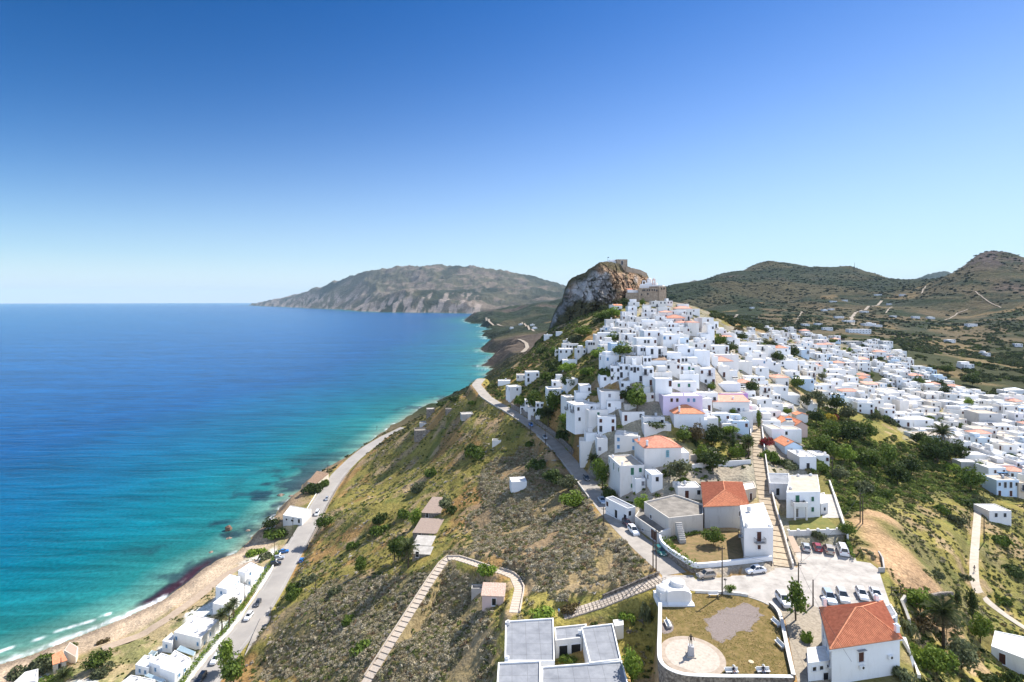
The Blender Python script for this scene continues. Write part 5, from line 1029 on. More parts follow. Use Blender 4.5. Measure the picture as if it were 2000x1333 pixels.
beach('small lower block with a roof terrace left of the broad-roofed beach house', [(512,905),(612,930),(636,850),(606,820)], 8.8, [BW(0, .45, 2.0)])
beach('left block of the nearest complete beach house', [(233,1150),(372,1186),(470,1075),(330,1050)], 8.6, [BW(0, .35, 2.1), BW(0, .75, 2.1)], [(.5, .9, .6)])
beach('middle block of the nearest complete beach house', [(374,1122),(488,1160),(600,1060),(500,1030)], 9.6, [BW(0, .6, 2.3)], [(.4, .5, .5)])
beach('right block with a glass roof hatch, nearest complete beach house', [(487,1186),(640,1238),(806,1085),(640,1000)], 9.8, [BW(1, .25, 2.4), BW(1, .6, 2.4)], [(.8, .8, .7), (.3, .85, .5)])
beach('beach house cut by the bottom edge of the picture', [(70,1345),(330,1400),(440,1305),(190,1255)], 8.4, [], [(.4, .8, .5)])
def pergola(label, pts, z, n=9, m=None):
    P = [at(*q, z) for q in cr3(pts)]; c = sum(P, Vector()) / 4; t = empty('pergola', (c.x, c.y, 5.5)); tag(t, label, 'pergola'); bm = MB(); o = Vector((c.x, c.y, 5.5))
    for i in range(n + 1):
        f = i / n; bm.tube([P[0].lerp(P[3], f) - o, P[1].lerp(P[2], f) - o], .09, 4)
    bm.tube([P[0] - o, P[3] - o], .1, 4); bm.tube([P[1] - o, P[2] - o], .1, 4); bm.build('slat_frame', m or M_TEALW, t)
    for p in P: q = MB(); q.tube([p - o, Vector((p.x - o.x, p.y - o.y, -.5))], .1, 5); q.build('post', M_TRIM, t)
M_TEALW = mat('pale blue-white timber', (0.62, 0.72, 0.74), .7, .15, 2)
pergola('pale slatted pergola between two beach houses', [(660,1000),(835,1060),(850,1020),(700,955)], 8.3, 11); pergola('pale slatted pergola at the foot of the nearest beach house', [(330,1265),(500,1335),(545,1310),(375,1245)], 7.6, 10); pergola('small pale pergola on the seaward side of the beach houses', [(370,1040),(425,1062),(460,1020),(405,1005)], 8.0, 6)
# ---- buildings along the coast road
cr0 = lambda pts: [(x / 3.077, 900 + y / 3.077) for x, y in pts]
house('white flat-roofed taverna on the cliff edge of the coast road', ppoly(cr0([(1700,327),(1815,347),(1872,292),(1745,270)]), 11.6), 11.6, 7, M_WHITE, 'flat', M_ROOF, [(0, .2, 2.4, 'window', 1, 1, M_DARK, 0), (0, .5, 2.4, 'window', 1.6, 1, M_DARK, 0), (0, .85, 2.6, 'door', 1.2, 2, M_DARK, 0)], 'taverna', 'house', chim=[(.3, .4, .5)])
house('small white kiosk with a peaked roof beside the taverna', ppoly(cr0([(1600,365),(1640,375),(1660,345),(1625,335)]), 9), 8.6, 6, M_WHITE, 'hip', M_WHITE, name='kiosk', cat='kiosk', rise=.9)
house('half-ruined house with red tiles on the sea side of the coast road', ppoly(cr0([(1850,130),(1900,138),(1975,85),(1905,72)]), 11.5), 11.5, 7.5, M_CREAM, 'shed', M_TILEB, [(0, .5, 2.5, 'door', 1, 2, M_DARK, 0)], 'ruined_house', 'ruin', rise=.8)
house('small beach cottage with an orange tiled roof near the sand', ppoly(cr0([(322,1222),(398,1198),(368,1155),(318,1180)]), 6.0), 5.8, 4.4, M_CREAM, 'shed', M_TILE, [(0, .5, 2.2, 'door', .9, 1.9, M_DARK, 0)], 'beach_cottage', 'house', rise=.7)
house('cream patio block beside the orange-tiled beach cottage', ppoly(cr0([(385,1140),(455,1180),(470,1120),(420,1090)]), 4.9), 4.9, 4, M_CREAM, 'flat', mat('terracotta paving', (.50, .36, .27), .9, .2, 2), [], 'patio', 'patio', par=.05)
house('white beach building at the lower left edge beside the bushes', ppoly(cr0([(70,1345),(215,1320),(230,1250),(150,1270)]), 7.5), 7.5, 4.5, M_WHITE, 'flat', M_ROOF, [], 'beach_house', 'house')
house('cream house with a bright angular roof at the lower right edge', ppoly([(1936,1262),(2010,1290),(2012,1246),(1943,1232)], 46.5), 46.5, 43, M_WHITE, 'flat', M_ROOF, [(0, .3, 2.8, 'door', 1, 2.1, M_BROWN, 0)], par=.2)
# ---- domed chapels
def chapel(label, base, w, d, h, rise, r, drum, apse=True):
    t = empty('chapel', base); tag(t, label, 'chapel')
    b = MB(); b.box(-w/2, w/2, 0, d, -1, h); N = 10; pts = [(-w/2 * math.cos(math.pi * i / N), h + rise * math.sin(math.pi * i / N) ** .8) for i in range(N + 1)]
    for i in range(N): b.face([(pts[i][0], 0, pts[i][1]), (pts[i + 1][0], 0, pts[i + 1][1]), (pts[i + 1][0], d, pts[i + 1][1]), (pts[i][0], d, pts[i][1])][::-1])
    b.face([(x, 0, z) for x, z in pts][::-1]); b.face([(x, d, z) for x, z in pts]); b.build('nave', M_WHITE, t)
    if apse:
        a = MB(); a.box(-w/2 - 1.2, -w/2 + .05, .6, d - .5, -1, h - .25); a.lathe([(d*.36, h - .25), (d*.34, h + .1), (d*.22, h + .45), (.02, h + .6)], 14, (-w/2 - .1, d/2, 0)); a.build('side_aisle', M_WHITE, t)
        p = MB(); p.box(-w/2 - 1.5, w/2 + .6, -.75, d + .4, -1, .35); p.box(-w/2, w/2 + .6, -.4, 0, .35, .5); p.build('plinth', M_WHITE, t)
        k = MB(); k.box(w/2, w/2 + .5, .8, d - 1, .35, h * .8); k.build('buttress', M_WHITE, t)
    m = MB(); zc_ = h + rise * .62; m.lathe([(r, zc_ - .5), (r, zc_ + drum), (r * 1.06, zc_ + drum), (r * 1.04, zc_ + drum + .12), (r * .92, zc_ + drum + .28), (r * .6, zc_ + drum + .45), (.01, zc_ + drum + .52)], 24, (.1 * w, d * .55, 0)); m.build('dome', M_WHITE, t, smooth=False)
    return t
chapel('small white domed chapel at the corner of the plaza', at(1325, 1184, 60) + Vector((.2, .3, 0)), 4.4, 4.2, 2.1, .7, 1.35, .65)
p = hit(1425.5, 828, 3.0); chapel('white domed chapel half hidden in the gardens below the purple house', p - Vector((0, 0, 3.0)), 5.4, 5, 2.7, .3, 1.45, .8, False)
# ================================================================== THE CRAG AND THE CASTLE
def crag():
    top = [(1064,660),(1068,652),(1077,629),(1084,607.5),(1090,596),(1099,584.5),(1102,565.6),(1110,551),(1117,542.6),(1130,537),(1141,533),(1153,524),(1162,518),(1171,513),(1181,512),(1195,513),(1208,515),(1225,521),(1249,528),(1262,533),(1268,543),(1274,556),(1282,575)]
    base = [(1064,664),(1085,655),(1110,644),(1140,630),(1170,614),(1190,604),(1215,592),(1240,582),(1282,577)]
    tx = np.array(top); bx = np.array(base); n = 430; px = np.linspace(1064, 1282, n); NV, NB = 170, 16
    pt = np.interp(px, tx[:, 0], tx[:, 1]); pb = np.interp(px, bx[:, 0], bx[:, 1]) + 6
    pt = pt + (vnoise(px / 3.0, px * 0 + 3, 4) - .5) * 1.6 + (vnoise(px / 9.0, px * 0, 9) - .5) * 2.0
    V = []; cols = []
    s = (px - 1172) / 104.0
    Db = 424 + 46 * np.abs(s) ** 2.2; rightness = sstep(1195, 1265, px)
    Dt = Db + 13 + 26 * rightness + 10 * np.abs(s)
    for k in range(NV + NB):
        if k < NV:
            v = k / (NV - 1); py = pb + (pt - pb) * v
            bulge = np.sin(np.pi * v) * (7 - 4 * rightness)
            D = Db + (Dt - Db) * v ** (1.5 - 0.6 * rightness) - bulge
        else:
            w_ = (k - NV + 1) / NB; D = Dt + 75 * w_; py = None
        z = (HC - (py - HY) * D / F) if py is not None else (HC - (pt - HY) * Dt / F) * (1 - w_ ** 1.3) + 70 * w_ ** 1.3
        X = (px - CX) / F * D
        a = fbm(X / 16 + z / 40, z / 13 - X / 60, 5, 7); c = fbm(X / 4.5, z / 5.5, 4, 17); cr = np.abs(fbm(X / 11 + z / 17, z / 24 - X / 13, 4, 27) - .5)
        amp = np.sin(np.pi * min(1, (k / (NV - 1)))) if k < NV else 0.0
        c2 = np.abs(fbm(X / 5 - z / 9, z / 8 + X / 20, 4, 37) - .5); c3 = fbm(X / 1.6, z / 1.9, 3, 47)
        disp = ((a - .5) * 16 + (c - .5) * 6.5 + (c3 - .5) * 2.2 + 5 * np.exp(-(cr / .02) ** 2) + 2.6 * np.exp(-(c2 / .022) ** 2)) * (0.15 + 0.85 * amp)
        if k >= NV: z = z + (a - .5) * 8 * w_ + (c - .5) * 2
        D2 = D + disp; X2 = X + (c - .5) * 1.2
        V.append(np.stack([X2, D2, z], -1))
        # colour of the stone itself
        g = fbm(X / 10, z / 14, 4, 33)[:, None]; h = fbm(X / 22 + 3, z / 18, 4, 43)[:, None]; q = fbm(X / 3, z / 3, 3, 53)[:, None]
        col = np.array([.255, .235, .215]) * (1 - sstep(.45, .6, g)) + np.array([.43, .40, .37]) * sstep(.45, .6, g)
        o = sstep(.52, .66, h); col = col * (1 - o) + np.array([.36, .235, .145]) * o
        o = sstep(.60, .72, q) * .75; col = col * (1 - o) + np.array([.075, .075, .045]) * o
        if k < NV:
            line = np.interp(px, [1064, 1072, 1090, 1108, 1130, 1153, 1172, 1185, 1222, 1282], [652, 644, 620, 600, 588, 586, 590, 596, 577, 570])
            o = sstep(-5, 6, py - line + (q[:, 0] - .5) * 14)[:, None]
            up = (sstep(.80, .93, np.full(n, v) + (a - .5) * .25 + .05 * rightness) * .85)[:, None]
        else: o = np.full((n, 1), .7); up = o
        o = np.maximum(o, up); col = col * (1 - o) + np.array([.105, .092, .045]) * o
        cols.append(col)
    V = np.concatenate(V); cols = np.concatenate(cols); m = NV + NB
    i = np.arange(m * n).reshape(m, n); q = np.stack([i[:-1, :-1], i[:-1, 1:], i[1:, 1:], i[1:, :-1]], -1).reshape(-1, 4)
    me = mesh_np('crag', V, q, True); vattr(me, 'Col', cols)
    M = M_GROUND.copy(); M.name = 'crag stone'; nn, ll = nt(M)
    for nd in nn:
        if nd.type == 'BUMP': nd.inputs['Distance'].default_value = 1.6; 
    o = link('crag', me, M); o['kind'] = 'structure'
crag()
def slab(b, p0, p1, ptop, D0, D1, depth, zb, batter=0.0):
    """wall block whose front runs between two photo columns at distances D0, D1"""
    a = atD(p0, ptop, D0); c = atD(p1, ptop, D1); d = Vector((c.x - a.x, c.y - a.y, 0)).normalized(); n_ = Vector((-d.y, d.x, 0)) * depth; k = Vector((d.y, -d.x, 0)) * batter
    zt = (a.z + c.z) / 2
    lo = [a + k, c + k, c + n_, a + n_]; b.raw([(p.x, p.y, zb) for p in lo] + [(p.x, p.y, zt) for p in (a, c, c + n_, a + n_)], [(0, 3, 2, 1), (4, 5, 6, 7), (0, 1, 5, 4), (1, 2, 6, 5), (2, 3, 7, 6), (3, 0, 4, 7)])
    return a, c, zt
t = empty('castle_wall', (0, 0, 0)); tag(t, 'brown stone castle wall and corner tower on the shoulder of the crag', 'castle')
b = MB(); A0, A1, zt = slab(b, 1247, 1287.5, 563, 424, 421, 16, 100, .4); b.build('curtain_wall', M_STONEC, t)
b = MB(); T0, T1, z2 = slab(b, 1287, 1301, 559.5, 420, 423, 15, 100, .8); b.build('corner_tower', M_STONEC, t)
b = MB(); slab(b, 1222, 1248, 572, 427, 424.5, 8, 100, .4); b.build('lower_wall', M_STONEC, t)
for f, dz in ((.22, 1.8), (.3, 1.8), (.42, 1.7), (.52, 1.7), (.66, 1.6), (.77, 1.6), (.88, 2.0), (.45, 4.6), (.15, 5.2)):
    p = A0.lerp(A1, f); w_ = MB(); w_.box(-.45, .45, -.25, .4, -.7, .7); w_.build('window', M_DARK, t, (p.x, p.y - .12 - .05 * dz, zt - dz), math.atan2(A1.y - A0.y, A1.x - A0.x))
for f in (.35, .7):
    p = T0.lerp(T1, f); w_ = MB(); w_.box(-.4, .4, -.3, .4, -.7, .7); w_.build('window', M_DARK, t, (p.x, p.y - .2, z2 - 1.9), math.atan2(T1.y - T0.y, T1.x - T0.x))
t = empty('monastery', (0, 0, 0)); tag(t, 'white monastery church with belfry and little dome above the castle wall', 'church')
b = MB(); slab(b, 1249, 1294, 557.5, 434, 426, 9, 112); slab(b, 1260, 1283, 552.5, 440, 437, 7, 112); slab(b, 1250, 1262, 555, 441, 440, 6, 112); b.build('nave', M_WHITE, t)
p = atD(1268, 548, 441); b = MB(); b.lathe([(2.0, -2.5), (2.0, .2), (1.9, .8), (1.4, 1.5), (.7, 1.9), (.02, 2.0)], 16, p); b.build('dome', M_WHITE, t)
p = atD(1277.5, 556, 437); b = MB()
for dx in (-1.1, .6): b.box(p.x + dx, p.x + dx + .5, p.y, p.y + 1.6, p.z - 1, p.z + 3.2)
b.box(p.x - 1.3, p.x + 1.3, p.y, p.y + 1.6, p.z + 3.2, p.z + 4.0); b.lathe([(1.0, 4.0), (.8, 4.7), (.02, 5.2)], 10, (p.x, p.y + .8, p.z)); b.build('belfry', M_PINKW, t)
p = atD(1258, 550, 442); b = MB(); b.box(p.x - 1.4, p.x - .9, p.y, p.y + 1, p.z - 3, p.z); b.box(p.x + .9, p.x + 1.4, p.y, p.y + 1, p.z - 3, p.z); b.box(p.x - 1.4, p.x + 1.4, p.y, p.y + 1, p.z, p.z + .7); b.build('bell_arch', M_WHITE, t)
def far_box(label, p0, p1, pt, D, dep, hgt, m, name, cat, roof='flat', rm=None, ops=(), rise=1.0):
    a = atD(p0, pt, D); c = atD(p1, pt, D); return house(label, rect((a.x + c.x) / 2, D, 0, c.x - a.x, dep), a.z, a.z - hgt, m, roof, rm, ops, name, cat, rise=rise, sink=3)
far_box('small white cell with an orange roof left of the castle wall', 1226, 1236, 566, 430, 5, 3.2, M_WHITE, 'monk_cell', 'house', 'shed', M_TILE, rise=.8)
far_box('low white cell between the orange-roofed cell and the castle wall', 1236, 1249, 567, 431, 5, 3.0, M_WHITE, 'monk_cell', 'house')
far_box('white hut on the very top of the crag', 1182, 1206, 510.5, 455, 6, 3.5, M_WHITE, 'summit_hut', 'hut'); far_box('taller white block joined to the summit fort', 1191, 1207, 507.8, 459, 6, 5, M_WHITE, 'summit_hut', 'hut')
far_box('brown stone fort block on the top of the crag', 1204.5, 1225.5, 507, 452, 8, 8, M_STONEC, 'summit_fort', 'castle', ops=[(0, .5, 4.6, 'door', 1.6, 3.4, M_DARK, 0)])
b = MB(); L = [atD(1222, 523, 446), atD(1236, 525, 447), atD(1250, 528, 448), atD(1262, 534, 449)]; b.wall(L, 1.2, 0.2, 3.5); tag(b.build('rampart_wall', M_STONEC), 'broken brown rampart running down the right shoulder of the crag', 'wall')
b = MB(); p = atD(1187, 512, 455); b.tube([p, p + Vector((0, 0, 4.2))], .09, 5); b.box(p.x, p.x + 1.0, p.y - .03, p.y + .03, p.z + 3.4, p.z + 4.1); tag(b.build('flagpole', M_IRON), 'small flagpole on the crag top beside the white hut', 'flagpole')
for px, py, h_, lab in ((1618, 534, 22, 'short radio mast on the saddle of the wooded hill'), (1669, 527, 34, 'tall radio mast on the rounded wooded hilltop'), (1674, 527, 14, 'stub aerial beside the tall radio mast')):
    b = MB(); D = _Ds[(_Ds > 1200)]; p = hit(px, py + 1.2, 0, 1500) or atD(px, py, 2400); m_ = p
    r_ = 0.9
    for k in range(3):
        a = 2.1 * k; b.tube([p + Vector((math.cos(a) * r_, math.sin(a) * r_, -4)), p + Vector((math.cos(a) * .2, math.sin(a) * .2, h_))], .22, 4)
    for q in range(1, 9):
        f = q / 9; rr = r_ * (1 - f) + .2 * f; b.tube([p + Vector((rr, 0, h_ * f)), p + Vector((-rr * .5, rr * .87, h_ * (f + .07))), p + Vector((-rr * .5, -rr * .87, h_ * f))], .12, 4)
    tag(b.build('radio_mast', M_IRON), lab, 'mast')

# ================================================================== WALLS, FENCES, POLES
def wall_thing(name, label, pts, th, h, m, base=1.0, cat='wall', capm=None, cap=.08):
    t = empty(name, pts[0]); tag(t, label, cat); o = Vector(pts[0]); L = [Vector(p) - o for p in pts]
    b = MB(); b.wall(L, th, h, base); b.build('masonry', m, t)
    if capm:
        c = MB(); hh = h if isinstance(h, (list, tuple)) else [h] * len(L); c.wall([p + Vector((0, 0, k + .004)) for p, k in zip(L, hh)], th + .1, cap, 0); c.build('coping', capm, t)
    return t
def pp(pts, z): return [at(a, b_, z) for a, b_ in pts]
def arcpts(pts, k=2):
    P = [Vector(p) for p in pts]
    for _ in range(k):
        q = [P[0]]
        for i in range(len(P) - 1): q += [P[i].lerp(P[i + 1], .25), P[i].lerp(P[i + 1], .75)]
        P = q + [P[-1]]
    return P
wall_thing('plaza_wall', 'white-capped stone retaining wall curving round the lower left edge of the plaza', arcpts(pp([(1289.5,1182),(1288.5,1240),(1287,1288),(1292,1302),(1304,1313),(1322,1321),(1344,1326),(1410,1328),(1480,1328),(1548,1329)], 60), 2), .55, .55, M_STONE, 9, capm=M_WHITE2)
wall_thing('plaza_wall', 'white-capped low wall along the right side of the plaza beside the lane', arcpts(pp([(1550,1328),(1541,1290),(1532,1245),(1525,1210),(1516,1194),(1504,1184)], 60), 1), .5, .75, M_STONE, 2, capm=M_WHITE2)
wall_thing('plaza_wall', 'thin white wall along the top of the plaza beside the road', arcpts(pp([(1358,1158.5),(1410,1160.5),(1440,1162.5),(1461,1166)], 60), 1), .4, .55, M_WHITE2, 1)
b = MB(); b.wall(arcpts(pp([(1462,1167.5),(1485,1174.5),(1502,1183)], 60), 1), .35, .16, 1); tag(b.build('kerb_step', M_CONC), 'low curved kerb step at the plaza entrance', 'kerb')
GW = arcpts(pp([(1288,1058),(1291,1074),(1303,1086),(1322,1100),(1344,1114),(1357,1121),(1372,1121),(1430,1115),(1507,1106)], 60), 1)
t = wall_thing('garden_wall', 'white wall on a dark stone base round the corner garden below the tall house', GW, .45, 1.25, M_STONE, 2)
c = MB(); c.wall([p - GW[0] + Vector((0, 0, 1.254)) for p in GW], .5, 1.0, 0); c.build('white_parapet', M_WHITE, t)
wall_thing('garden_wall', 'stepped white wall at the back of the corner garden', pp([(1291,1052),(1322,1040),(1323,1034),(1370,1028)], 61.2), .35, 1.7, M_WHITE)
wall_thing('garden_wall', 'low cream kerb wall beside the garden stairs', pp([(1453,1042),(1452,1070),(1454,1098)], 61.2), .3, .5, M_CREAM)
wall_thing('yard_wall', 'long white wall with little pillars behind the row of parked cars', pp([(1540,1058),(1600,1056),(1655,1054)], 60.05), .4, 2.6, M_WHITE2, 2)
for k in range(7):
    f = k / 6; p = at(1540, 1058, 60.05).lerp(at(1655, 1054, 60.05), f); q = MB(); q.box(p.x - .26, p.x + .26, p.y - .26, p.y + .26, 62.655, 62.95); o = q.build('wall_pillar', M_WHITE); tag(o, 'short square pillar on top of the long white wall behind the parked cars', 'pillar', 'pillars on the long white yard wall')
wall_thing('yard_wall', 'white yard wall on the right of the green-shuttered house', pp([(1656,1053),(1640,1005),(1628,968),(1620,945)], 61.3), .35, 1.1, M_WHITE2)
P1, P2 = [], []
for i in range(0, len(STC), 2):
    P1.append(Vector((STC[i][0] + STN[i][0] * -2.0, STC[i][1] + STN[i][1] * -2.0, STC[i][2]))); P2.append(Vector((STC[i][0] + STN[i][0] * 2.0, STC[i][1] + STN[i][1] * 2.0, STC[i][2])))
n3 = len(P1)
wall_thing('street_wall', 'white wall along the right-hand side of the stepped street, lower stretch', P1[:n3//2 + 1], .3, 1.2, M_WHITE2, 2); wall_thing('street_wall', 'white wall along the right-hand side of the stepped street, upper stretch', P1[n3//2 + 1:], .3, 1.3, M_WHITE, 2)
wall_thing('street_wall', 'garden wall along the left-hand side of the stepped street, upper stretch', P2[n3//2 + 3:], .3, 1.6, M_WHITE2, 2)
wall_thing('terrace_wall', 'white stepped garden wall above the orange hip roof', [hit(a, b_, 0) for a, b_ in ((1352,918),(1385,912),(1430,910),(1466,908))], .35, 1.6, M_WHITE2, 2)
wall_thing('terrace_wall', 'grey retaining wall under the garden trees beside the red hip roof', [hit(a, b_, 0) for a, b_ in ((1348,900),(1380,897),(1400,893))], .35, 1.8, M_BEIGE, 2)
def along(C, N, off, i0, i1, st=3, dz=0): return [Vector((C[i][0] + N[i][0] * off, C[i][1] + N[i][1] * off, C[i][2] + dz)) for i in range(i0, min(i1, len(C)), st)]
UC, UN = None, None
P = np.array(UPPER); seg = np.hypot(*np.diff(P[:, :2], axis=0).T); s_ = np.concatenate([[0], np.cumsum(seg)]); q = np.linspace(0, s_[-1], int(s_[-1] / 2)); UC = np.stack([np.interp(q, s_, P[:, k]) for k in range(3)], -1)
for _ in range(3): UC[1:-1] = (UC[:-2] + 2 * UC[1:-1] + UC[2:]) / 4
T_ = np.gradient(UC[:, :2], axis=0); T_ /= np.linalg.norm(T_, axis=1)[:, None]; UN = np.stack([-T_[:, 1], T_[:, 0]], -1)
wall_thing('road_wall', 'low broken stone wall on the seaward edge of the upper road', along(UC, UN, 3.1, 24, 62), .4, .55, M_CONC, 2); wall_thing('road_wall', 'low stone wall on the seaward edge of the road near the bend', along(UC, UN, 3.1, 70, 100), .4, .5, M_CONC, 2)
wall_thing('retaining_wall', 'tall stone retaining wall on the town side of the upper road', along(UC, UN, -3.3, 46, 84), .5, 2.4, M_STONE, 2)
wall_thing('coast_wall', 'long low white wall on the seaward edge of the coast road by the beach houses', along(LC, LN, 4.9, 8, 56, 3), .3, .8, M_WHITE, 1.2)
wall_thing('coast_wall', 'low white wall on the seaward edge of the coast road past the taverna', along(LC, LN, 4.9, 74, 96, 3), .3, .5, M_WHITE2, 1.2)
wall_thing('dry_stone_wall', 'rough dry stone wall along the uphill edge of the coast road', along(LC, LN, -5.2, 52, 108, 3), .6, .7, M_STONE, 1)
wall_thing('path_wall', 'pale kerb wall along the seaward side of the stepped hillside path', [Vector((CLC[i][0] - CLN[i][0]*1.15, CLC[i][1] - CLN[i][1]*1.15, CLC[i][2])) for i in range(max(0, len(CLC) - 40), len(CLC), 2)], .3, .45, M_STEPW, 1.5)
wall_thing('path_wall', 'curved pale kerb wall at the top bend of the hillside path', [Vector((CLC[i][0] - CLN[i][0]*1.2, CLC[i][1] - CLN[i][1]*1.2, CLC[i][2])) for i in range(0, max(3, len(CLC) - 40), 2)], .3, .5, M_STEPW, 1.5)
wall_thing('field_wall', 'short concrete trough wall at the right edge of the parking area', pp([(1716,1118),(1727,1118),(1724,1098),(1716,1085)], 60), .3, 1.0, M_CONC)
wall_thing('field_wall', 'pale curving garden wall behind the hip-roofed house', [hit(a, b_, 0) for a, b_ in ((1768,1172),(1761,1182),(1768,1198),(1776,1220))], .5, 1.0, M_CONC, 2)
wall_thing('field_wall', 'long pale wall with flower pots on the right of the hip-roofed house', [hit(a, b_, 0) for a, b_ in ((1766,1256),(1776,1280),(1786,1305),(1795,1330))], .5, 1.0, M_WHITE2, 2)
wall_thing('field_wall', 'low stone wall across the end of the orange dirt slope', [hit(a, b_, 0) for a, b_ in ((1820,1168),(1837,1164),(1860,1163))], .5, .8, M_STONE, 1)
def railing(label, C, N, offs, i0, i1, h=.95):
    t = empty('railing', C[i0]); tag(t, label, 'railing'); o = Vector(C[i0]); pts = [Vector((C[i][0] + N[i][0]*offs, C[i][1] + N[i][1]*offs, C[i][2] + .05)) for i in range(i0, i1)]
    b = MB()
    for p in pts: b.tube([p - o, p - o + Vector((0, 0, h))], .035, 5)
    b.build('posts', M_IRON, t)
    for hz in (h, h * .55): r_ = MB(); r_.tube([p - o + Vector((0, 0, hz)) for p in pts], .03, 5); r_.build('rail', M_IRON, t)
Pr = np.array(RAMP); seg = np.hypot(*np.diff(Pr[:, :2], axis=0).T); s_ = np.concatenate([[0], np.cumsum(seg)]); q = np.linspace(0, s_[-1], 26); RC = np.stack([np.interp(q, s_, Pr[:, k]) for k in range(3)], -1); T_ = np.gradient(RC[:, :2], axis=0); T_ /= np.linalg.norm(T_, axis=1)[:, None]; RN = np.stack([-T_[:, 1], T_[:, 0]], -1)
railing('dark iron railing on the near side of the ramp steps', RC, RN, 1.25, 0, 26); railing('dark iron railing on the far side of the ramp steps', RC, RN, -1.25, 0, 18)
wall_thing('ramp_wall', 'rubble wall carrying the near side of the ramp steps', [Vector((RC[i][0] + RN[i][0]*1.5, RC[i][1] + RN[i][1]*1.5, RC[i][2])) for i in range(0, 26, 3)], .35, .12, M_STONE, 3)
wall_thing('ramp_wall', 'rubble wall along the uphill side of the ramp steps', [Vector((RC[i][0] - RN[i][0]*1.6, RC[i][1] - RN[i][1]*1.6, RC[i][2])) for i in range(0, 16, 3)], .4, .7, M_STONE, 2)
t = empty('bus_shelter', at(1556, 1098, 60)); tag(t, 'tan-roofed bus shelter on thin posts at the foot of the stepped street', 'shelter'); o = t.location
sp = [at(1538,1048,62.4), at(1549,1048,62.4), at(1565,1079,62.4), at(1551,1080,62.4)]
b = MB(); b.prism([(p.x - o.x, p.y - o.y) for p in sp], 2.35, 2.5); b.build('roof', mat('tan sheet roof', (.42, .31, .22), .8, .2, 2), t)
for p in sp: q = MB(); q.tube([(p.x - o.x, p.y - o.y, 0), (p.x - o.x, p.y - o.y, 2.35)], .06, 6); q.build('post', M_IRON, t)
b = MB(); b.box(.3, 1.9, -.9, -.5, .4, .47); b.build('bench_seat', M_CONC, t)
# poles
def pole(label, base, h, arms=1, name='utility_pole', cat='pole', lean=0.0):
    t = empty(name, base); tag(t, label, cat); b = MB(); b.tube([(0, 0, -1), (lean, 0, h)], [.15, .10], 8); b.build('shaft', M_POLE, t)
    if arms:
        c = MB(); c.box(-.55, .55, -.05, .05, h - .6, h - .48)
        for x in (-.45, 0, .45): c.tube([(x, 0, h - .48), (x, 0, h - .3)], .05, 6)
        c.build('crossarm', M_IRON, t)
    return base + Vector((0, 0, h - .4))
PO = {}
PO['a'] = pole('tall brown utility pole at the road edge of the plaza lawn', at(1410.5, 1163, 60), 9.7)
PO['b'] = pole('left-hand pole of the close pair beside the ramp top', at(1275.5, 1115, 60), 8.6, 0); PO['b2'] = pole('right-hand pole of the close pair beside the ramp top', at(1281.5, 1120, 60), 9.3)
PO['c'] = pole('thin pole on the road verge beside the dusty lay-by', at(1179, 1028, 59), 5.0)
PO['d'] = pole('dark pole standing in front of the leafy tree by the lane', at(1559.5, 1186, 60), 8.4, 1); PO['d2'] = pole('shorter grey pole behind the leafy tree by the lane', at(1588, 1184, 60), 5.0, 0)
PO['e'] = pole('left pole of the pair at the top of the dirt slope', hit(1680, 1021), 8.0); pole('right pole of the pair at the top of the dirt slope', hit(1685, 1024), 7.2, 0)
PO['f'] = pole('utility pole on the road verge halfway up the bend', hit(1065, 868), 6.5); PO['g'] = pole('utility pole beside the upper road below the palm', hit(1036, 850), 6)
PO['h'] = pole('utility pole in the taverna yard by the coast road', at(572, 1049, 8), 9); PO['i'] = pole('utility pole behind the blue car on the coast road', at(536, 1096, 8), 9); PO['j'] = pole('utility pole in front of the low beach house', at(478, 1181, 8), 8)
PO['k'] = pole('utility pole on the scrub side of the coast road', at(529, 1236, 10), 8.5); PO['l'] = pole('leaning pole above the beach cottage', at(119, 1318, 5), 5, 0); pole('thin pole in the gully by the footpath', hit(1922, 1060), 8, 0); pole('pole by the gardens right of the blue gable house', hit(1626, 935), 7)
pole('pole at the sharp end of the coast road', hit(736, 845), 6); pole('pole near the cliff edge of the coast road', hit(640, 930), 7); pole('pole on the slope above the coast road', hit(616, 1160), 6, 0); pole('street pole in the alley garden left of the tiled roofs', hit(1367, 855), 7, 0); pole('tall pole by the corner house above the palm', hit(1203, 840), 8, 0)
def cable(label, a, c, sag):
    b = MB(); pts = [a.lerp(c, k / 14) - Vector((0, 0, sag * 4 * (k / 14) * (1 - k / 14))) for k in range(15)]; b.tube(pts, .022, 4); tag(b.build('power_cable', M_IRON), label, 'cable')
cable('power cable from the paired poles to the plaza pole', PO['b2'], PO['a'], .8); cable('power cable from the plaza pole to the dark pole by the lane', PO['a'], PO['d'], .7); cable('power cable from the verge pole to the paired poles', PO['c'], PO['b'], .9); cable('power cable running down the lane over the plaza corner', PO['d'], Vector((48, 76, 67)), .8); cable('power cable along the beach houses from the coast-road pole', PO['i'], PO['j'], 1.2); cable('power cable from the lane pole to the dirt-slope poles', PO['d'], PO['e'], 1.4)
t = empty('street_lamp', at(1416.5, 1161.5, 60)); tag(t, 'short dark street lamp beside the plaza sapling', 'lamp'); b = MB(); b.tube([(0, 0, 0), (0, 0, 2.9)], .05, 6); b.build('post', M_IRON, t); b = MB(); b.lathe([(.28, 2.9), (.32, 3.0), (.05, 3.15)], 10); b.build('lamp_head', M_IRON, t)

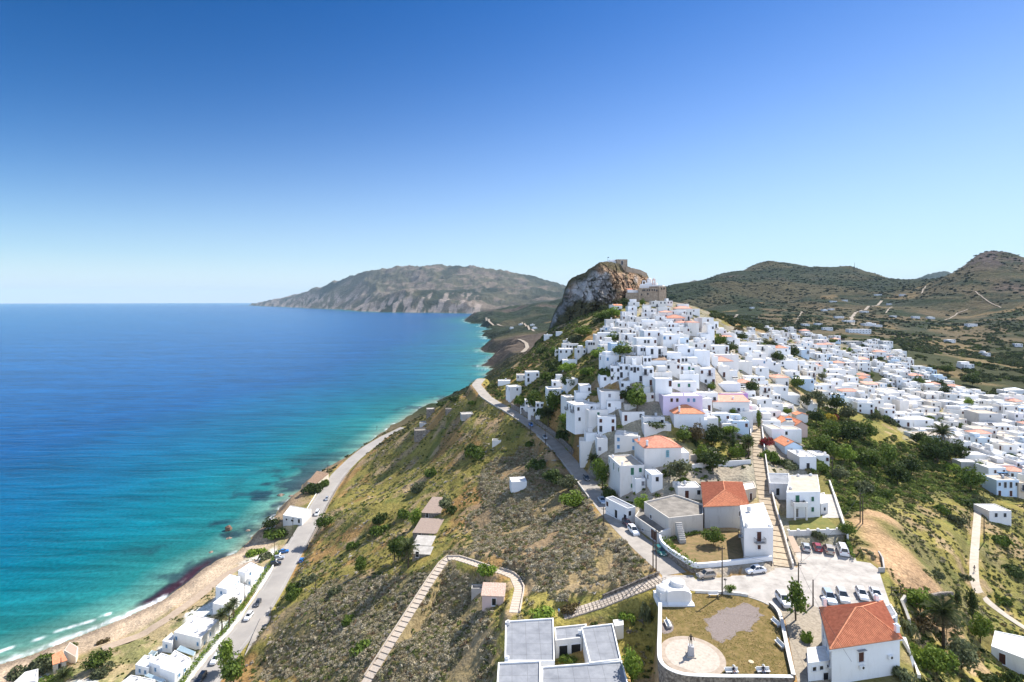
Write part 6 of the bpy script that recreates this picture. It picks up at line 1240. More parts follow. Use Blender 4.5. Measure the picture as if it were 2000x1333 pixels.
# fence of timber posts by the dirt slope
t = empty('timber_fence', hit(1741, 1165)); tag(t, 'rough post-and-rail timber fence below the dirt slope', 'fence'); o = t.location; L = [hit(a, b_) for a, b_ in ((1741,1160),(1759,1158),(1778,1160),(1800,1163))]
for p in L: q = MB(); q.tube([p - o + Vector((0, 0, -.3)), p - o + Vector((0, 0, 1.5))], .09, 6); q.build('post', M_POLE, t)
for k in range(3):
    for hz in (.6, 1.2): q = MB(); q.tube([L[k] - o + Vector((0, 0, hz)), L[k + 1] - o + Vector((0, 0, hz))], .05, 5); q.build('rail', M_POLE, t)
# ================================================================== VEGETATION
def leaf_mat(name, c1, c2, scale=1.3, trans=0.25):
    m = mat(name, c1, 0.7, 0.5, scale, c2, spec=0.12, fac=(0.36, 0.64), detail=3)
    n, l = nt(m); b = n['Principled BSDF']; out = [x for x in n if x.type == 'OUTPUT_MATERIAL'][0]
    t = n.new('ShaderNodeBsdfTranslucent'); mx = n.new('ShaderNodeMixShader'); mx.inputs[0].default_value = trans
    src = b.inputs['Base Color'].links[0].from_socket; oi = n.new('ShaderNodeObjectInfo'); hs = n.new('ShaderNodeHueSaturation'); mr = n.new('ShaderNodeMapRange'); mr.inputs['To Min'].default_value = .78; mr.inputs['To Max'].default_value = 1.25
    l.new(oi.outputs['Random'], mr.inputs['Value']); l.new(mr.outputs['Result'], hs.inputs['Value']); l.new(src, hs.inputs['Color']); l.new(hs.outputs['Color'], b.inputs['Base Color']); l.new(hs.outputs['Color'], t.inputs['Color'])
    l.new(b.outputs[0], mx.inputs[1]); l.new(t.outputs[0], mx.inputs[2]); l.new(mx.outputs[0], out.inputs['Surface']); return m
LM = {'d': leaf_mat('dark evergreen leaves', (0.085, 0.115, 0.030), (0.026, 0.044, 0.013)), 'g': leaf_mat('mid green leaves', (0.145, 0.195, 0.034), (0.05, 0.085, 0.016)), 'l': leaf_mat('light green leaves', (0.235, 0.305, 0.046), (0.09, 0.15, 0.022)),
      'o': leaf_mat('grey-green olive leaves', (0.18, 0.195, 0.095), (0.065, 0.078, 0.038)), 'y': leaf_mat('yellow blossom', (0.52, 0.36, 0.04), (0.16, 0.17, 0.03)), 'r': leaf_mat('crimson blossom', (0.32, 0.035, 0.05), (0.07, 0.06, 0.02)), 'b': leaf_mat('brownish dry leaves', (0.17, 0.125, 0.055), (0.07, 0.055, 0.025))}
M_BARK = mat('bark', (0.13, 0.095, 0.065), .95, .4, 4)
def leaves(n, seed, flat=0.85, lobes=7, size=.17, hollow=.35, dome=False):
    """unit crown of n small leaf faces gathered in uneven lobes round the origin; returns V (4n,3)"""
    g = np.random.default_rng(seed)
    c = g.normal(size=(lobes, 3)); c /= np.linalg.norm(c, axis=1)[:, None]; c *= g.uniform(.25, .62, (lobes, 1)); c[:, 2] *= flat
    if dome: c[:, 2] = np.abs(c[:, 2]) * .6
    rad = g.uniform(.34, .58, lobes)
    k = g.integers(0, lobes, n); d = g.normal(size=(n, 3)); d /= np.linalg.norm(d, axis=1)[:, None]
    if dome: d[:, 2] = np.abs(d[:, 2])
    P = c[k] + d * (rad[k] * g.uniform(hollow, 1.0, n) ** .5)[:, None] * np.array([1, 1, flat])
    nn = d + g.normal(size=(n, 3)) * .7; nn /= np.linalg.norm(nn, axis=1)[:, None]
    u = np.cross(nn, g.normal(size=(n, 3))); u /= np.linalg.norm(u, axis=1)[:, None]; v = np.cross(nn, u)
    s = g.uniform(.55, 1.25, (n, 1)) * size
    return np.stack([P - u * s, P - v * s * .62, P + u * s, P + v * s * .62], 1).reshape(-1, 3)
def crown_mesh(name, V): return mesh_np(name, V, np.arange(len(V)).reshape(-1, 4))
CROWN = {}
def crown(kind, col):
    k = (kind, col)
    if k in CROWN: return CROWN[k]
    sd = abs(hash(kind)) % 7 if False else {'round': 3, 'wide': 5, 'loose': 9, 'bush': 12, 'tall': 15, 'bush2': 21, 'cyp': 2}[kind]
    if kind == 'round': V = leaves(1150, sd, .9, 9, .105)
    elif kind == 'wide': V = leaves(1150, sd, .55, 12, .10)
    elif kind == 'loose': V = leaves(700, sd, .85, 9, .10, .1)
    elif kind == 'tall': V = leaves(1100, sd, 1.25, 10, .105)
    elif kind == 'bush': V = leaves(620, sd, .8, 7, .13, .3, True)
    elif kind == 'bush2': V = leaves(620, sd, .6, 10, .12, .3, True)
    else:
        V = leaves(900, sd, 1, 12, .09); V[:, 0] *= .42; V[:, 1] *= .42; V[:, 2] *= 2.6; V[:, :2] *= np.clip(1.25 - .36 * np.maximum(V[:, 2:3], -.6), .12, 1.4)
    me = crown_mesh('crown', V); me.materials.append(LM[col]); CROWN[k] = me; return me
_tr = {}
def trunk_mesh(h, r):
    k = (round(h, 1), round(r, 2))
    if k in _tr: return _tr[k]
    b = MB(); b.tube([(0, 0, -1), (.06 * h, .03 * h, h * .5), (.02 * h, -.03 * h, h)], [r, r * .75, r * .45], 7)
    for a in (.4, 2.3, 4.4): b.tube([(.05 * h, 0, h * .6), (math.cos(a) * h * .28, math.sin(a) * h * .28, h * 1.05)], [r * .5, r * .2], 5)
    me = b.mesh('trunk'); me.materials.append(M_BARK); _tr[k] = me; return me
TREES = []
def tree(px, py, w, h, kind='round', col='g', label=None, name='tree', cat='tree', group=None, p=None):
    """px,py: foot of the tree in the photo; w,h: crown width and whole height in photo pixels"""
    p = p or hit(px, py)
    if p is None: return
    k = p.y / F; W, Hh = w * k, h * k
    t = empty(name, p, random.uniform(0, 6.28)); tag(t, label or '-', cat, group)
    if kind in ('bush', 'bush2'):
        c = link('foliage', crown(kind, col), None, t, (0, 0, -.1)); c.scale = (W / 1.75, W / 1.75, Hh / 1.0)
        st = link('stem', trunk_mesh(1, .08), None, t); st.scale = (1, 1, max(.3, Hh * .3))
    else:
        cz = Hh * .50; c = link('crown', crown(kind, col), None, t, (0, 0, Hh - cz * .92 if kind != 'cyp' else Hh * .5)); sx = W / (1.9 if kind != 'cyp' else .95)
        zz = {'round': .95, 'wide': .8, 'loose': .95, 'tall': 1.15, 'cyp': 2.5}[kind]; c.scale = (sx, sx, (cz * 1.0 / zz) if kind != 'cyp' else Hh * .5 / 2.3)
        trh = max(.6, Hh * .55); link('trunk', trunk_mesh(1, .055), None, t).scale = (trh,) * 3
    TREES.append((t, px, py, kind, col, label is None)); return t
M_FROND = leaf_mat('palm fronds', (0.11, 0.13, 0.045), (0.04, 0.055, 0.02)); M_FRONDD = leaf_mat('dry palm fronds', (0.24, 0.19, 0.10), (0.12, 0.09, 0.05))
def frond_mesh(name, seed, L, m, droop):
    """one feather-shaped frond growing along +x and arching down"""
    b = MB(); N = 12; g = random.Random(seed)
    P = [Vector((L * i / N * (1 - .25 * droop * (i / N)), 0, L * (.55 * (i / N) - droop * (i / N) ** 2))) for i in range(N + 1)]; b.tube(P, [.035 * (1 - .8 * i / N) for i in range(N + 1)], 3)
    for i in range(1, N):
        l_ = L * .27 * math.sin(math.pi * (i / N) ** .8) + .1
        for s in (-1, 1):
            for k in (0, .5):
                q = P[i].lerp(P[i + 1], k); tip = q + Vector((l_ * .55, s * l_ * .8, -l_ * .35 + g.uniform(-.08, .08))); b.face([q, q + Vector((L * .035, 0, 0)), tip])
    me = b.mesh(name); me.materials.append(m); return me
FR = [frond_mesh('frond', 1, 1.0, M_FROND, .55), frond_mesh('frond', 2, 1.0, M_FROND, .85), frond_mesh('dry_frond', 3, .85, M_FRONDD, 1.5)]
def palm(px, py, w, h, label, p=None):
    p = p or hit(px, py); k = p.y / F; W, Hh = w * k, h * k; t = empty('palm_tree', p); tag(t, label, 'palm tree')
    th = max(.8, Hh - W * .36); b = MB(); b.tube([(0, 0, -1), (.1, .05, th * .5), (0, 0, th)], [.30, .24, .30], 8); b.build('trunk', M_BARK, t)
    for i in range(30):
        a = i * 2.4; lay = i / 30; f = link('frond', FR[0 if i < 12 else 1] if i < 24 else FR[2], None, t, (0, 0, th)); f.scale = (W * .52,) * 3; f.rotation_euler = (0, R(-62 + 78 * lay), a)
    TREES.append((t, px, py, 'palm', 'g', False))
# --- trees one can pick out: foot column, foot row, crown width, height, kind, colour, label
TR = [
 (1243,806,52,60,'round','g','big leafy tree in the dark hollow left of the lilac house'),(1226,790,30,36,'round','d','dark shrubby tree behind the big tree of the hollow'),(1280,840,46,22,'wide','d','low wide dark-green tree just above the red hip roof'),
 (1360,868,40,44,'round','b','brownish-green tree right of the red hip roof'),(1335,866,36,36,'round','g','pale green tree touching the red hip roof'),(1395,872,48,46,'round','d','dark green tree left of the cypress in the gardens'),(1432,890,12,62,'cyp','d','narrow dark cypress in the gardens by the stepped street'),(1425,850,36,24,'wide','l','light feathery tree in front of the half-hidden chapel'),
 (1392,920,58,48,'round','d','broad dark tree above the stepped garden wall'),(1372,902,38,34,'round','l','light green tree left of the garden kiosk'),(1440,900,34,34,'round','l','bright green citrus tree by the lower garden wall'),(1460,880,30,34,'round','g','green tree leaning over the stepped street'),(1452,838,24,24,'round','g','small green tree in front of the blank cube house'),(1400,832,18,20,'round','g','small round tree left of the half-hidden chapel'),
 (1328,944,62,52,'loose','o','thin olive-grey tree behind the white cube with the glass roof well'),(1338,948,30,26,'bush','g','green bush below the thin olive-grey tree'),(1256,1003,34,40,'round','l','light green tree in front of the veranda house'),(1394,1066,46,38,'round','g','green fig tree in the corner garden under the grey cement wall'),
 (1556,1212,56,86,'loose','g','tall leafy tree growing beside the lane poles'),(1574,1252,26,34,'bush','l','bright round bush left of the hip-roofed house'),(1428,1162,26,22,'loose','l','small sapling by the road edge of the plaza'),
 (1600,1052,26,28,'bush','o','grey-green bush in the corner of the green-shuttered yard'),(1655,1050,34,34,'round','g','dark bush outside the corner of the yard wall'),(1800,1200,60,52,'round','l','spreading light tree behind the hip-roofed house'),(1842,1238,60,62,'round','o','yellowish tree right of the big garden palm'),(1800,1226,44,30,'bush','b','brown-green shrub at the foot of the garden palm'),
 (1870,1190,16,44,'cyp','d','short dark cypress at the end of the dirt slope'),(1898,1210,24,64,'tall','d','dark cypress-like tree behind the bright lemon trees'),(1915,1256,40,60,'round','l','bright lemon-green tree above the angular white roof'),(1790,1290,62,44,'bush','l','bright green hedge-like shrub right of the hip-roofed house'),(1830,1320,70,60,'round','l','bright leafy tree at the bottom edge right of the hip-roofed house'),(1880,1310,68,66,'round','o','grey olive tree at the bottom right'),(1765,1325,40,40,'bush','o','dusty shrub by the flower-pot wall'),(1930,1335,50,46,'bush2','d','dark shrubs beside the angular white roof'),(1770,1235,34,50,'bush','o','dusty green shrub against the right side of the hip-roofed house'),(1980,1340,36,46,'bush','d','dark shrub in the bottom right corner'),
 (1235,1340,52,76,'tall','l','bright green fig tree right of the courtyard building'),(1108,1292,34,24,'bush','g','leafy plants inside the courtyard of the grey-roofed building'),(1262,1210,26,60,'bush','o','grey-green bushes clinging below the chapel corner'),(1222,1206,34,22,'bush','l','green weeds under the railed ramp'),(952,1118,44,34,'bush2','l','bright green fig bush at the bend of the hillside path'),(1110,1192,40,22,'bush','b','flowering shrub at the foot of the ramp steps'),(1060,1198,52,22,'bush2','l','yellow-green shrubs above the courtyard building'),
 (1120,996,56,40,'round','l','light green round tree below the road verge'),(1110,960,44,34,'round','o','grey-green tree by the lone whitewashed block'),(1082,950,50,36,'round','d','dark green tree above the lone whitewashed block'),(1050,915,40,30,'bush','d','dark shrub on the scrub hill'),(1036,872,24,22,'bush','g','small green tree below the upper road'),
 (932,890,52,40,'bush2','g','dark green thicket in the middle of the seaward hillside'),(925,880,36,30,'bush2','d','upper dark shrub of the hillside thicket'),(870,1000,36,34,'round','o','grey bush against the brown sheet-roofed shed'),(884,1002,24,24,'bush','d','dark bush right of the brown sheet-roofed shed'),(790,1010,30,26,'bush','g','green bush left of the brown sheds'),(815,960,36,30,'bush','o','bare grey tree on the seaward hillside'),(840,930,30,26,'bush','g','green shrub above the brown sheds'),(780,1095,46,50,'round','g','green tree below the brown sheds'),(812,1030,28,40,'tall','l','light green tree pressed against the brown sheds'),(742,1040,44,36,'bush2','g','dark green shrub cluster left of the brown sheds'),(740,1020,34,30,'bush','d','dark shrub above the cluster left of the brown sheds'),
 (632,1036,38,34,'round','g','round green tree at the edge of the coast road'),(578,1150,40,28,'bush2','g','green bushes on the slope above the coast road'),(605,1140,36,26,'bush','o','grey-green bush on the slope above the coast road'),(572,1168,34,30,'bush','g','dark round bush nearest the coast road'),(704,1120,32,36,'round','g','small green tree in the middle of the grassy slope'),(678,1218,28,26,'bush','g','round green bush on the lower scrub'),(712,1270,56,32,'bush2','g','low wide green shrub beside the stepped hillside path'),(655,1160,30,26,'bush','o','olive shrub on the grassy slope'),(690,1070,30,24,'bush','g','green shrub on the grassy slope below the thicket'),
 (440,1310,44,64,'tall','l','bright tree between the coast road and the side road, upper one'),(455,1340,56,66,'round','g','darker tree between the coast road and the side road, lower one'),(190,1308,50,38,'round','g','round dark green tree on the sandy terrace'),(195,1318,44,30,'bush','o','grey-green shrub under the round tree of the terrace'),(85,1310,46,46,'bush','o','reed-like grey-green bush beside the beach cottage'),(90,1292,50,26,'bush2','g','green bush on the beach side of the cottage'),(40,1318,50,30,'bush2','o','shrubby bank at the lower left corner'),(142,1262,16,14,'bush','g','small bush at the corner of the beach cottage patio'),(110,1330,60,26,'bush2','g','dark bush cut by the bottom edge at the lower left'),(200,1256,22,14,'bush','b','brown thorny bush at the back of the beach'),
 (540,1046,50,34,'bush2','g','dark garden trees below the taverna'),(528,1036,34,28,'round','d','dark tree beside the little taverna kiosk'),(500,1082,40,24,'bush2','l','reeds and bushes at the end of the beach track'),(520,1092,26,22,'bush','o','green shrub behind the blue car'),(612,962,36,30,'bush','d','dark trees by the half-ruined house on the cliff'),(630,950,26,22,'bush','g','green bush on the cliff edge by the coast road'),(890,780,38,16,'bush2','d','dark shrubs on the brow beside the road end'),(925,790,26,16,'bush','g','green shrub on the brow by the road end'),(866,792,24,14,'bush','d','dark bush on the brow nearest the sea'),
 (1075,740,44,36,'bush2','g','bushes under the flagpole house'),(1046,800,50,40,'round','g','big green tree below the standing cube house'),(1020,790,34,32,'bush','g','bushes at the road bend'),(1085,720,40,34,'bush2','d','dark shrubs in the left-flank gardens'),(1110,725,34,30,'bush','l','light green bushes in the left-flank gardens'),(1150,730,46,34,'bush2','g','green slope shrubs beside the left-flank houses'),(1190,735,50,40,'bush2','g','dense green bushes on the garden slope'),(1215,700,48,34,'round','g','rounded green tree on the garden slope'),(1170,705,36,28,'round','l','light green tree under the arched-window house'),(1200,672,34,26,'round','g','green tree below the grey stained terrace'),(1140,660,38,26,'round','g','green tree on the left flank above the arched-window house'),(1125,668,30,26,'bush','o','olive shrub left of the arched-window house'),(1180,628,36,22,'round','g','green tree at the foot of the crag slope'),(1200,622,30,24,'round','l','brighter green tree at the foot of the crag slope'),(1168,630,28,20,'bush','o','grey-green shrub at the foot of the crag slope'),(1183,606,24,18,'bush','o','pale agave-like bush under the crag'),(1222,600,30,18,'round','d','dark tree under the castle wall'),(1255,600,14,18,'round','g','small dark tree between the houses under the castle wall'),(1312,588,16,14,'round','d','dark shrub right of the castle tower'),(1088,690,30,24,'bush','g','green shrub in the dark left-flank gully'),(1060,690,30,22,'bush','d','dark shrub under the pale huts'),(1110,760,30,30,'round','d','dark rounded tree left of the cube house with a flagpole'),(1080,810,34,50,'tall','g','tall leafy trees below the stepped curved walls'),(1118,850,44,40,'round','g','green tree above the road wall'),(1105,858,40,34,'bush','d','dark bush above the road wall'),(1110,835,40,36,'round','l','light green tree right of the palm'),(1062,812,34,26,'bush','d','dark bushes above the road near the palm'),
 (1178,955,34,56,'tall','g','tall dark hedge tree beside the upper road'),(1168,935,30,44,'tall','l','lighter hedge tree beside the upper road'),(1190,975,26,36,'bush','d','dark hedge bush at the lane stairs'),(1405,680,28,30,'round','g','leafy green tree right of the tallest narrow house'),(1425,690,36,24,'round','d','dark trees along the brow garden'),(1442,656,28,18,'round','b','brownish tree on the brow'),(1450,666,22,18,'round','d','dark tree on the brow'),(1345,655,16,14,'round','g','clipped round green tree between the upper houses'),(1492,676,26,16,'round','o','olive tree in the far alley'),(1508,682,22,18,'round','d','dark tree beside the olive in the far alley'),(1520,708,28,24,'round','d','round dark tree behind the long-balcony house'),(1550,700,28,28,'round','d','dark spreading tree behind the far tile roofs'),(1470,772,30,34,'round','d','dark tree behind the brown-shuttered house'),(1556,762,28,30,'round','g','dark green tree beside the pale bluish house'),(1390,765,20,20,'round','g','small tree by the tan awning'),(1432,812,16,16,'round','l','small lemon tree in front of the pink-tiled house'),(1536,812,20,18,'round','l','round bright bush behind the pair of orange roofs'),
 (1578,800,32,38,'loose','o','tall olive-grey tree at the edge of the town ravine'),(1600,806,36,50,'loose','o','second tall grey tree at the edge of the town ravine'),(1632,806,34,40,'round','d','dark cypress-dark tree by the yellow bush'),(1618,822,28,26,'bush','y','yellow flowering bush in the ravine gardens'),(1633,818,16,16,'bush','r','crimson bougainvillea beside the yellow bush'),(1595,830,36,34,'round','d','dark green tree left of the yellow bush'),(1655,825,36,40,'round','o','olive tree right of the crimson bush'),(1625,862,50,44,'round','g','green tree below the yellow bush'),(1610,892,50,46,'round','g','green fruit tree in the ravine garden'),(1660,870,56,50,'round','d','dark tree in the town ravine'),(1690,860,46,44,'round','g','leafy tree on the ravine edge'),(1650,905,44,40,'round','l','light green tree in the ravine garden'),(1688,895,50,44,'bush2','g','dense shrubs in the middle of the ravine'),(1640,940,36,32,'round','o','olive tree above the dirt slope'),(1700,920,56,46,'round','g','large green tree on the ravine slope'),(1690,960,36,34,'bush','o','grey shrubs at the head of the dirt slope'),(1735,915,46,50,'tall','g','tall green tree below the pale blue-shaded house'),(1755,950,50,50,'round','d','dark green tree on the edge of the gully'),(1780,930,46,44,'round','d','second dark tree on the edge of the gully'),(1720,970,40,34,'bush2','g','bushes on the upper dirt slope'),(1830,905,52,56,'round','d','dark tree beside the gully palm'),(1868,900,44,44,'round','d','dark green tree under the gully houses'),(1815,890,40,40,'round','g','green tree above the gully'),(1800,872,40,30,'round','d','dark trees in front of the six-window house'),(1862,920,28,26,'bush','l','bright green tree beside the grey-walled shed'),(1895,960,46,50,'round','g','big fig tree at the top of the footpath'),(1915,930,28,30,'round','g','green tree under the wide-windowed house'),(1915,985,28,34,'bush','o','shrubs beside the pergola house'),(1890,985,40,30,'bush2','d','dark bushes at the head of the footpath'),(1835,760,26,20,'round','d','dark tree among the right-hand houses'),(1848,775,28,24,'round','d','dark tree behind the parked cars lane'),(1793,755,26,22,'round','g','hedge tree among the right-hand houses'),(1892,800,22,26,'round','l','bright green tree in the alley of the concrete building'),(1852,730,26,20,'round','g','round tree at the far corner of the right-hand houses'),(1900,755,34,28,'round','d','dark trees at the edge of the right-hand houses'),(1866,830,18,16,'bush','g','bush between the square-window house and the alley'),(1878,845,14,20,'tall','g','small green tree in the car lane'),
 (1660,990,26,24,'bush','g','bush on the edge of the dirt slope'),(1955,1060,40,34,'bush2','g','shrubs on the slope below the pergola house'),(1980,1120,46,34,'bush2','d','dark brambles right of the footpath'),(1870,1020,30,26,'bush','o','tussock shrub left of the footpath'),(1840,1000,34,30,'bush2','g','green scrub on the slope left of the footpath'),(1960,1180,30,24,'bush','g','bush beside the lower footpath'),(1830,1128,26,22,'bush','o','grey shrub on the dirt slope edge'),(1880,1130,34,26,'bush2','o','grey-green scrub along the dirt slope'),
 (1530,960,14,30,'tall','d','dark small tree against the yard wall of the green-shuttered house'),(1482,838,14,40,'tall','g','climbing green plant on the stepped street wall'),(1495,870,28,30,'bush','r','red-flowered bush beside the stepped street'),(1502,900,34,36,'bush','g','green garden bush beside the stepped street'),(1555,896,40,24,'bush2','g','green shrubs in front of the blue-shaded gable house'),(1540,912,46,30,'bush2','o','grey-green shrubs behind the green-shuttered house'),(1600,915,44,34,'bush2','g','green shrubs right of the green-shuttered house'),(1518,905,30,26,'bush','d','dark shrub at the turn of the stepped street'),(1585,905,30,26,'bush','o','shrub behind the grey outbuilding'),
 (1640,665,30,14,'round','d','dark trees in the school garden'),(1680,667,40,14,'bush2','d','dark garden trees below the school'),(1625,672,20,12,'round','g','green tree left of the school garden'),(1570,662,30,12,'bush2','d','dark trees between the far houses'),(1600,640,30,12,'bush2','d','dark trees above the far houses'),
]
for a in TR:
    px, py, w_, h_, kind, col, lab = a; nm = 'bush' if kind.startswith('bush') else ('cypress_tree' if kind == 'cyp' else 'tree')
    if px < 1110 and py > 1280 and 1000 < px: tree(px, py, w_, h_, kind, col, lab, nm, 'bush', p=at(px, py, 51.4)); continue
    tree(px, py, w_, h_, kind, col, lab, nm, 'bush' if nm == 'bush' else 'tree')
palm(1842,1268,84,96,'big date palm in the garden right of the hip-roofed house'); palm(1071,836,44,40,'palm tree among the bushes above the road bend'); palm(1159,922,32,34,'shaggy palm in front of the tall-chimney house'); palm(1462,893,34,40,'palm leaning over the stepped street'); palm(1840,880,50,50,'large palm in the gully below the balcony-door house'); palm(797,1110,50,54,'date palm below the brown sheds'); palm(770,1098,34,36,'smaller palm left of the brown sheds')
palm(433,1240,32,48,'nearest of the three palms by the broad-roofed beach house'); palm(447,1226,32,46,'middle of the three palms by the broad-roofed beach house'); palm(456,1214,28,44,'farthest of the three palms by the broad-roofed beach house'); palm(124,1340,44,32,'palm cut by the bottom edge near the beach cottage')
# --- the clipped hedge along the beach houses
def hedge(label, pts, w_, h_, col='g'):
    P = np.array([tuple(p) for p in pts]); seg = np.hypot(*np.diff(P[:, :2], axis=0).T); s = np.concatenate([[0], np.cumsum(seg)]); n = int(s[-1] * 42); g = np.random.default_rng(5)
    q = g.uniform(0, s[-1], n); C = np.stack([np.interp(q, s, P[:, k]) for k in range(3)], -1); gap = vnoise(q / 3.2, q * 0, 5)
    C[:, :2] += g.uniform(-w_/2, w_/2, (n, 2)); hh = h_ * (.7 + .6 * gap); C[:, 2] += g.uniform(.05, 1, n) ** .5 * hh
    u = g.normal(size=(n, 3)); u /= np.linalg.norm(u, axis=1)[:, None]; v = np.cross(u, g.normal(size=(n, 3))); v /= np.linalg.norm(v, axis=1)[:, None]; sz = g.uniform(.12, .30, (n, 1))
    V = np.stack([C - u * sz, C - v * sz * .7, C + u * sz, C + v * sz * .7], 1).reshape(-1, 3); o = link('hedge', crown_mesh('hedge', V), LM[col]); tag(o, label, 'hedge')
hedge('long bright green hedge between the beach houses and the coast road', along(LC, LN, 6.3, 8, 54, 4), 1.5, 1.5, 'l'); hedge('leafy vine hedge inside the corner garden wall', [p for p in pp([(1300,1060),(1315,1078),(1335,1094),(1358,1108)], 61.3)], 2.2, 1.4, 'l'); hedge('low green shrubs along the back wall of the corner garden', pp([(1310,1056),(1345,1046),(1365,1042)], 61.3), 1.0, .8, 'g'); hedge('ivy on the wall end behind the parked white van', pp([(1653,1056),(1660,1075),(1666,1094)], 60.1), .7, 1.6, 'g')
# --- masses nobody could count
def scatter(name, X, Y, rad, protos, cols, flat=1.0, sink=.12, zz=None):
    """one object: many small plants at X, Y with radii rad, each a copy of one of the leaf clusters"""
    Z = H(X, Y) if zz is None else zz; g = np.random.default_rng(3); VV = []; CC = []; pick = g.integers(0, len(protos), len(X)); ang = g.uniform(0, 6.28, len(X))
    for k, P in enumerate(protos):
        i = np.where(pick == k)[0]
        if not len(i): continue
        c, s = np.cos(ang[i]), np.sin(ang[i]); x = P[None, :, 0] * c[:, None] - P[None, :, 1] * s[:, None]; y = P[None, :, 0] * s[:, None] + P[None, :, 1] * c[:, None]
        r = rad[i][:, None]; hs = g.uniform(.75, 1.25, len(i))[:, None] * flat
        VV.append(np.stack([X[i][:, None] + x * r, Y[i][:, None] + y * r, Z[i][:, None] + (P[None, :, 2] * hs - sink) * r], -1).reshape(-1, 3))
        nq = len(P) // 4; lv = g.uniform(.72, 1.28, (len(i), nq)); CC.append((cols[i][:, None, :] * np.repeat(lv, 4, 1)[:, :, None]).reshape(-1, 3))
    V = np.concatenate(VV); me = mesh_np(name, V, np.arange(len(V)).reshape(-1, 4)); vattr(me, 'Col', np.concatenate(CC)); o = link(name, me, M_SCRUB); o['kind'] = 'stuff'; return o
M_SCRUB = bpy.data.materials.new('scrub leaves'); M_SCRUB.use_nodes = True
sc_n, sc_l = nt(M_SCRUB); sc_a = sc_n.new('ShaderNodeAttribute'); sc_a.attribute_name = 'Col'; sc_b = sc_n['Principled BSDF']; sc_b.inputs['Roughness'].default_value = .9; sc_b.inputs['Specular IOR Level'].default_value = .05
sc_t = sc_n.new('ShaderNodeBsdfTranslucent'); sc_m = sc_n.new('ShaderNodeMixShader'); sc_m.inputs[0].default_value = .2; sc_l.new(sc_a.outputs['Color'], sc_b.inputs['Base Color']); sc_l.new(sc_a.outputs['Color'], sc_t.inputs['Color']); sc_l.new(sc_b.outputs[0], sc_m.inputs[1]); sc_l.new(sc_t.outputs[0], sc_m.inputs[2]); sc_l.new(sc_m.outputs[0], [x for x in sc_n if x.type == 'OUTPUT_MATERIAL'][0].inputs['Surface'])
def sample(n, x0, x1, y0, y1, test):
    X = rng.uniform(x0, x1, n); Y = rng.uniform(y0, y1, n); Z = H(X, Y); px = CX + F * X / Y; py = HY + F * (HC - Z) / Y
    m = test(X, Y, Z, px, py); return X[m], Y[m], Z[m], px[m], py[m]
def clear(X, Y, Z, extra=0.0):
    """away from roads, paving, flats and house walls"""
    ok = Z > .6
    for pl, hw, _ in ROADS:
        d, _i = seg_dist(X, Y, pl); ok &= d > hw + .5 + extra
    for poly, _h, _f in FLATS: ok &= ~inpoly(X, Y, poly)
    for t, hx, hy, hr in HOUSES:
        if hy < 460: ok &= (X - hx) ** 2 + (Y - hy) ** 2 > (hr * .88) ** 2
    return ok
def palette(n, cols, wts): return np.array(cols)[rng.choice(len(cols), n, p=np.array(wts) / sum(wts))] * rng.uniform(.8, 1.2, (n, 1))
SM = [leaves(96, 100 + k, .85, 5, .165, .35, True) for k in range(7)]; TN = [leaves(34, 200 + k, .8, 3, .32, .3, True) for k in range(6)]; BG = [leaves(110, 300 + k, .8, 6, .19, .3, True) for k in range(6)]
# grey phrygana cushions on the near hill
def inphry(X, Y, Z, px, py):
    m = zone(px, py, Z_PHRY) | zone(px, py, Z_PHRY2) | zone(px, py, Z_PHRY3); n_ = fbm(X / 9, Y / 9, 3, 91); return m & (n_ > .40) & (X > -70)
X, Y, Z, px, py = sample(46000, -72, 40, 88, 240, inphry); ok = clear(X, Y, Z); X, Y = X[ok], Y[ok]; X, Y = X[:10800], Y[:10800]
scatter('scrub', X, Y, rng.uniform(.42, 1.0, len(X)) * rng.choice([1, 1, 1.35], len(X)), SM, palette(len(X), [(.37,.315,.21),(.28,.25,.14),(.46,.405,.29),(.165,.17,.065),(.25,.175,.105)], [4, 3, 2.6, 1.8, 1]), 1.0)
# grassy slope: scattered shrubs
def inslope(X, Y, Z, px, py):
    n_ = fbm(X / 11, Y / 11, 4, 93); return (px < 1300) & (X > -92) & (X < 30) & (Z > 3) & ~(zone(px, py, Z_PHRY)) & (n_ > .42) & ~zone(px, py, Z_TOWN)
X, Y, Z, px, py = sample(30000, -92, 30, 88, 420, inslope); ok = clear(X, Y, Z, .3); X, Y = X[ok][:7500], Y[ok][:7500]
scatter('low_shrubs', X, Y, rng.uniform(.3, 1.0, len(X)) ** 1.3 * 1.35, SM[:4] + TN[:2], palette(len(X), [(.145,.17,.05),(.25,.215,.085),(.08,.105,.03),(.33,.285,.175)], [3, 3, 2.6, 2.4]), .9)
# gardens and terraces of the town, the flank below the crag
Z_GARD = [(960,752),(1080,640),(1150,600),(1225,590),(1190,640),(1130,660),(1190,690),(1240,700),(1215,745),(1160,742),(1240,800),(1225,850),(1140,850),(1190,940),(1195,985),(1165,950),(1085,850),(1030,815),(960,780)]
Z_RAV = [(1545,905),(1580,830),(1600,790),(1660,815),(1710,840),(1790,870),(1900,890),(1920,950),(1905,985),(1850,965),(1800,985),(1720,985),(1640,1000),(1600,940)]
Z_GAR2 = [(1335,850),(1400,828),(1468,838),(1470,905),(1345,930),(1300,940)]
def ingard(X, Y, Z, px, py): return (zone(px, py, Z_GARD) | zone(px, py, Z_GAR2)) & (fbm(X / 8, Y / 8, 3, 95) > .35)
X, Y, Z, px, py = sample(60000, -40, 110, 130, 440, ingard); ok = clear(X, Y, Z); X, Y = X[ok][:5200], Y[ok][:5200]
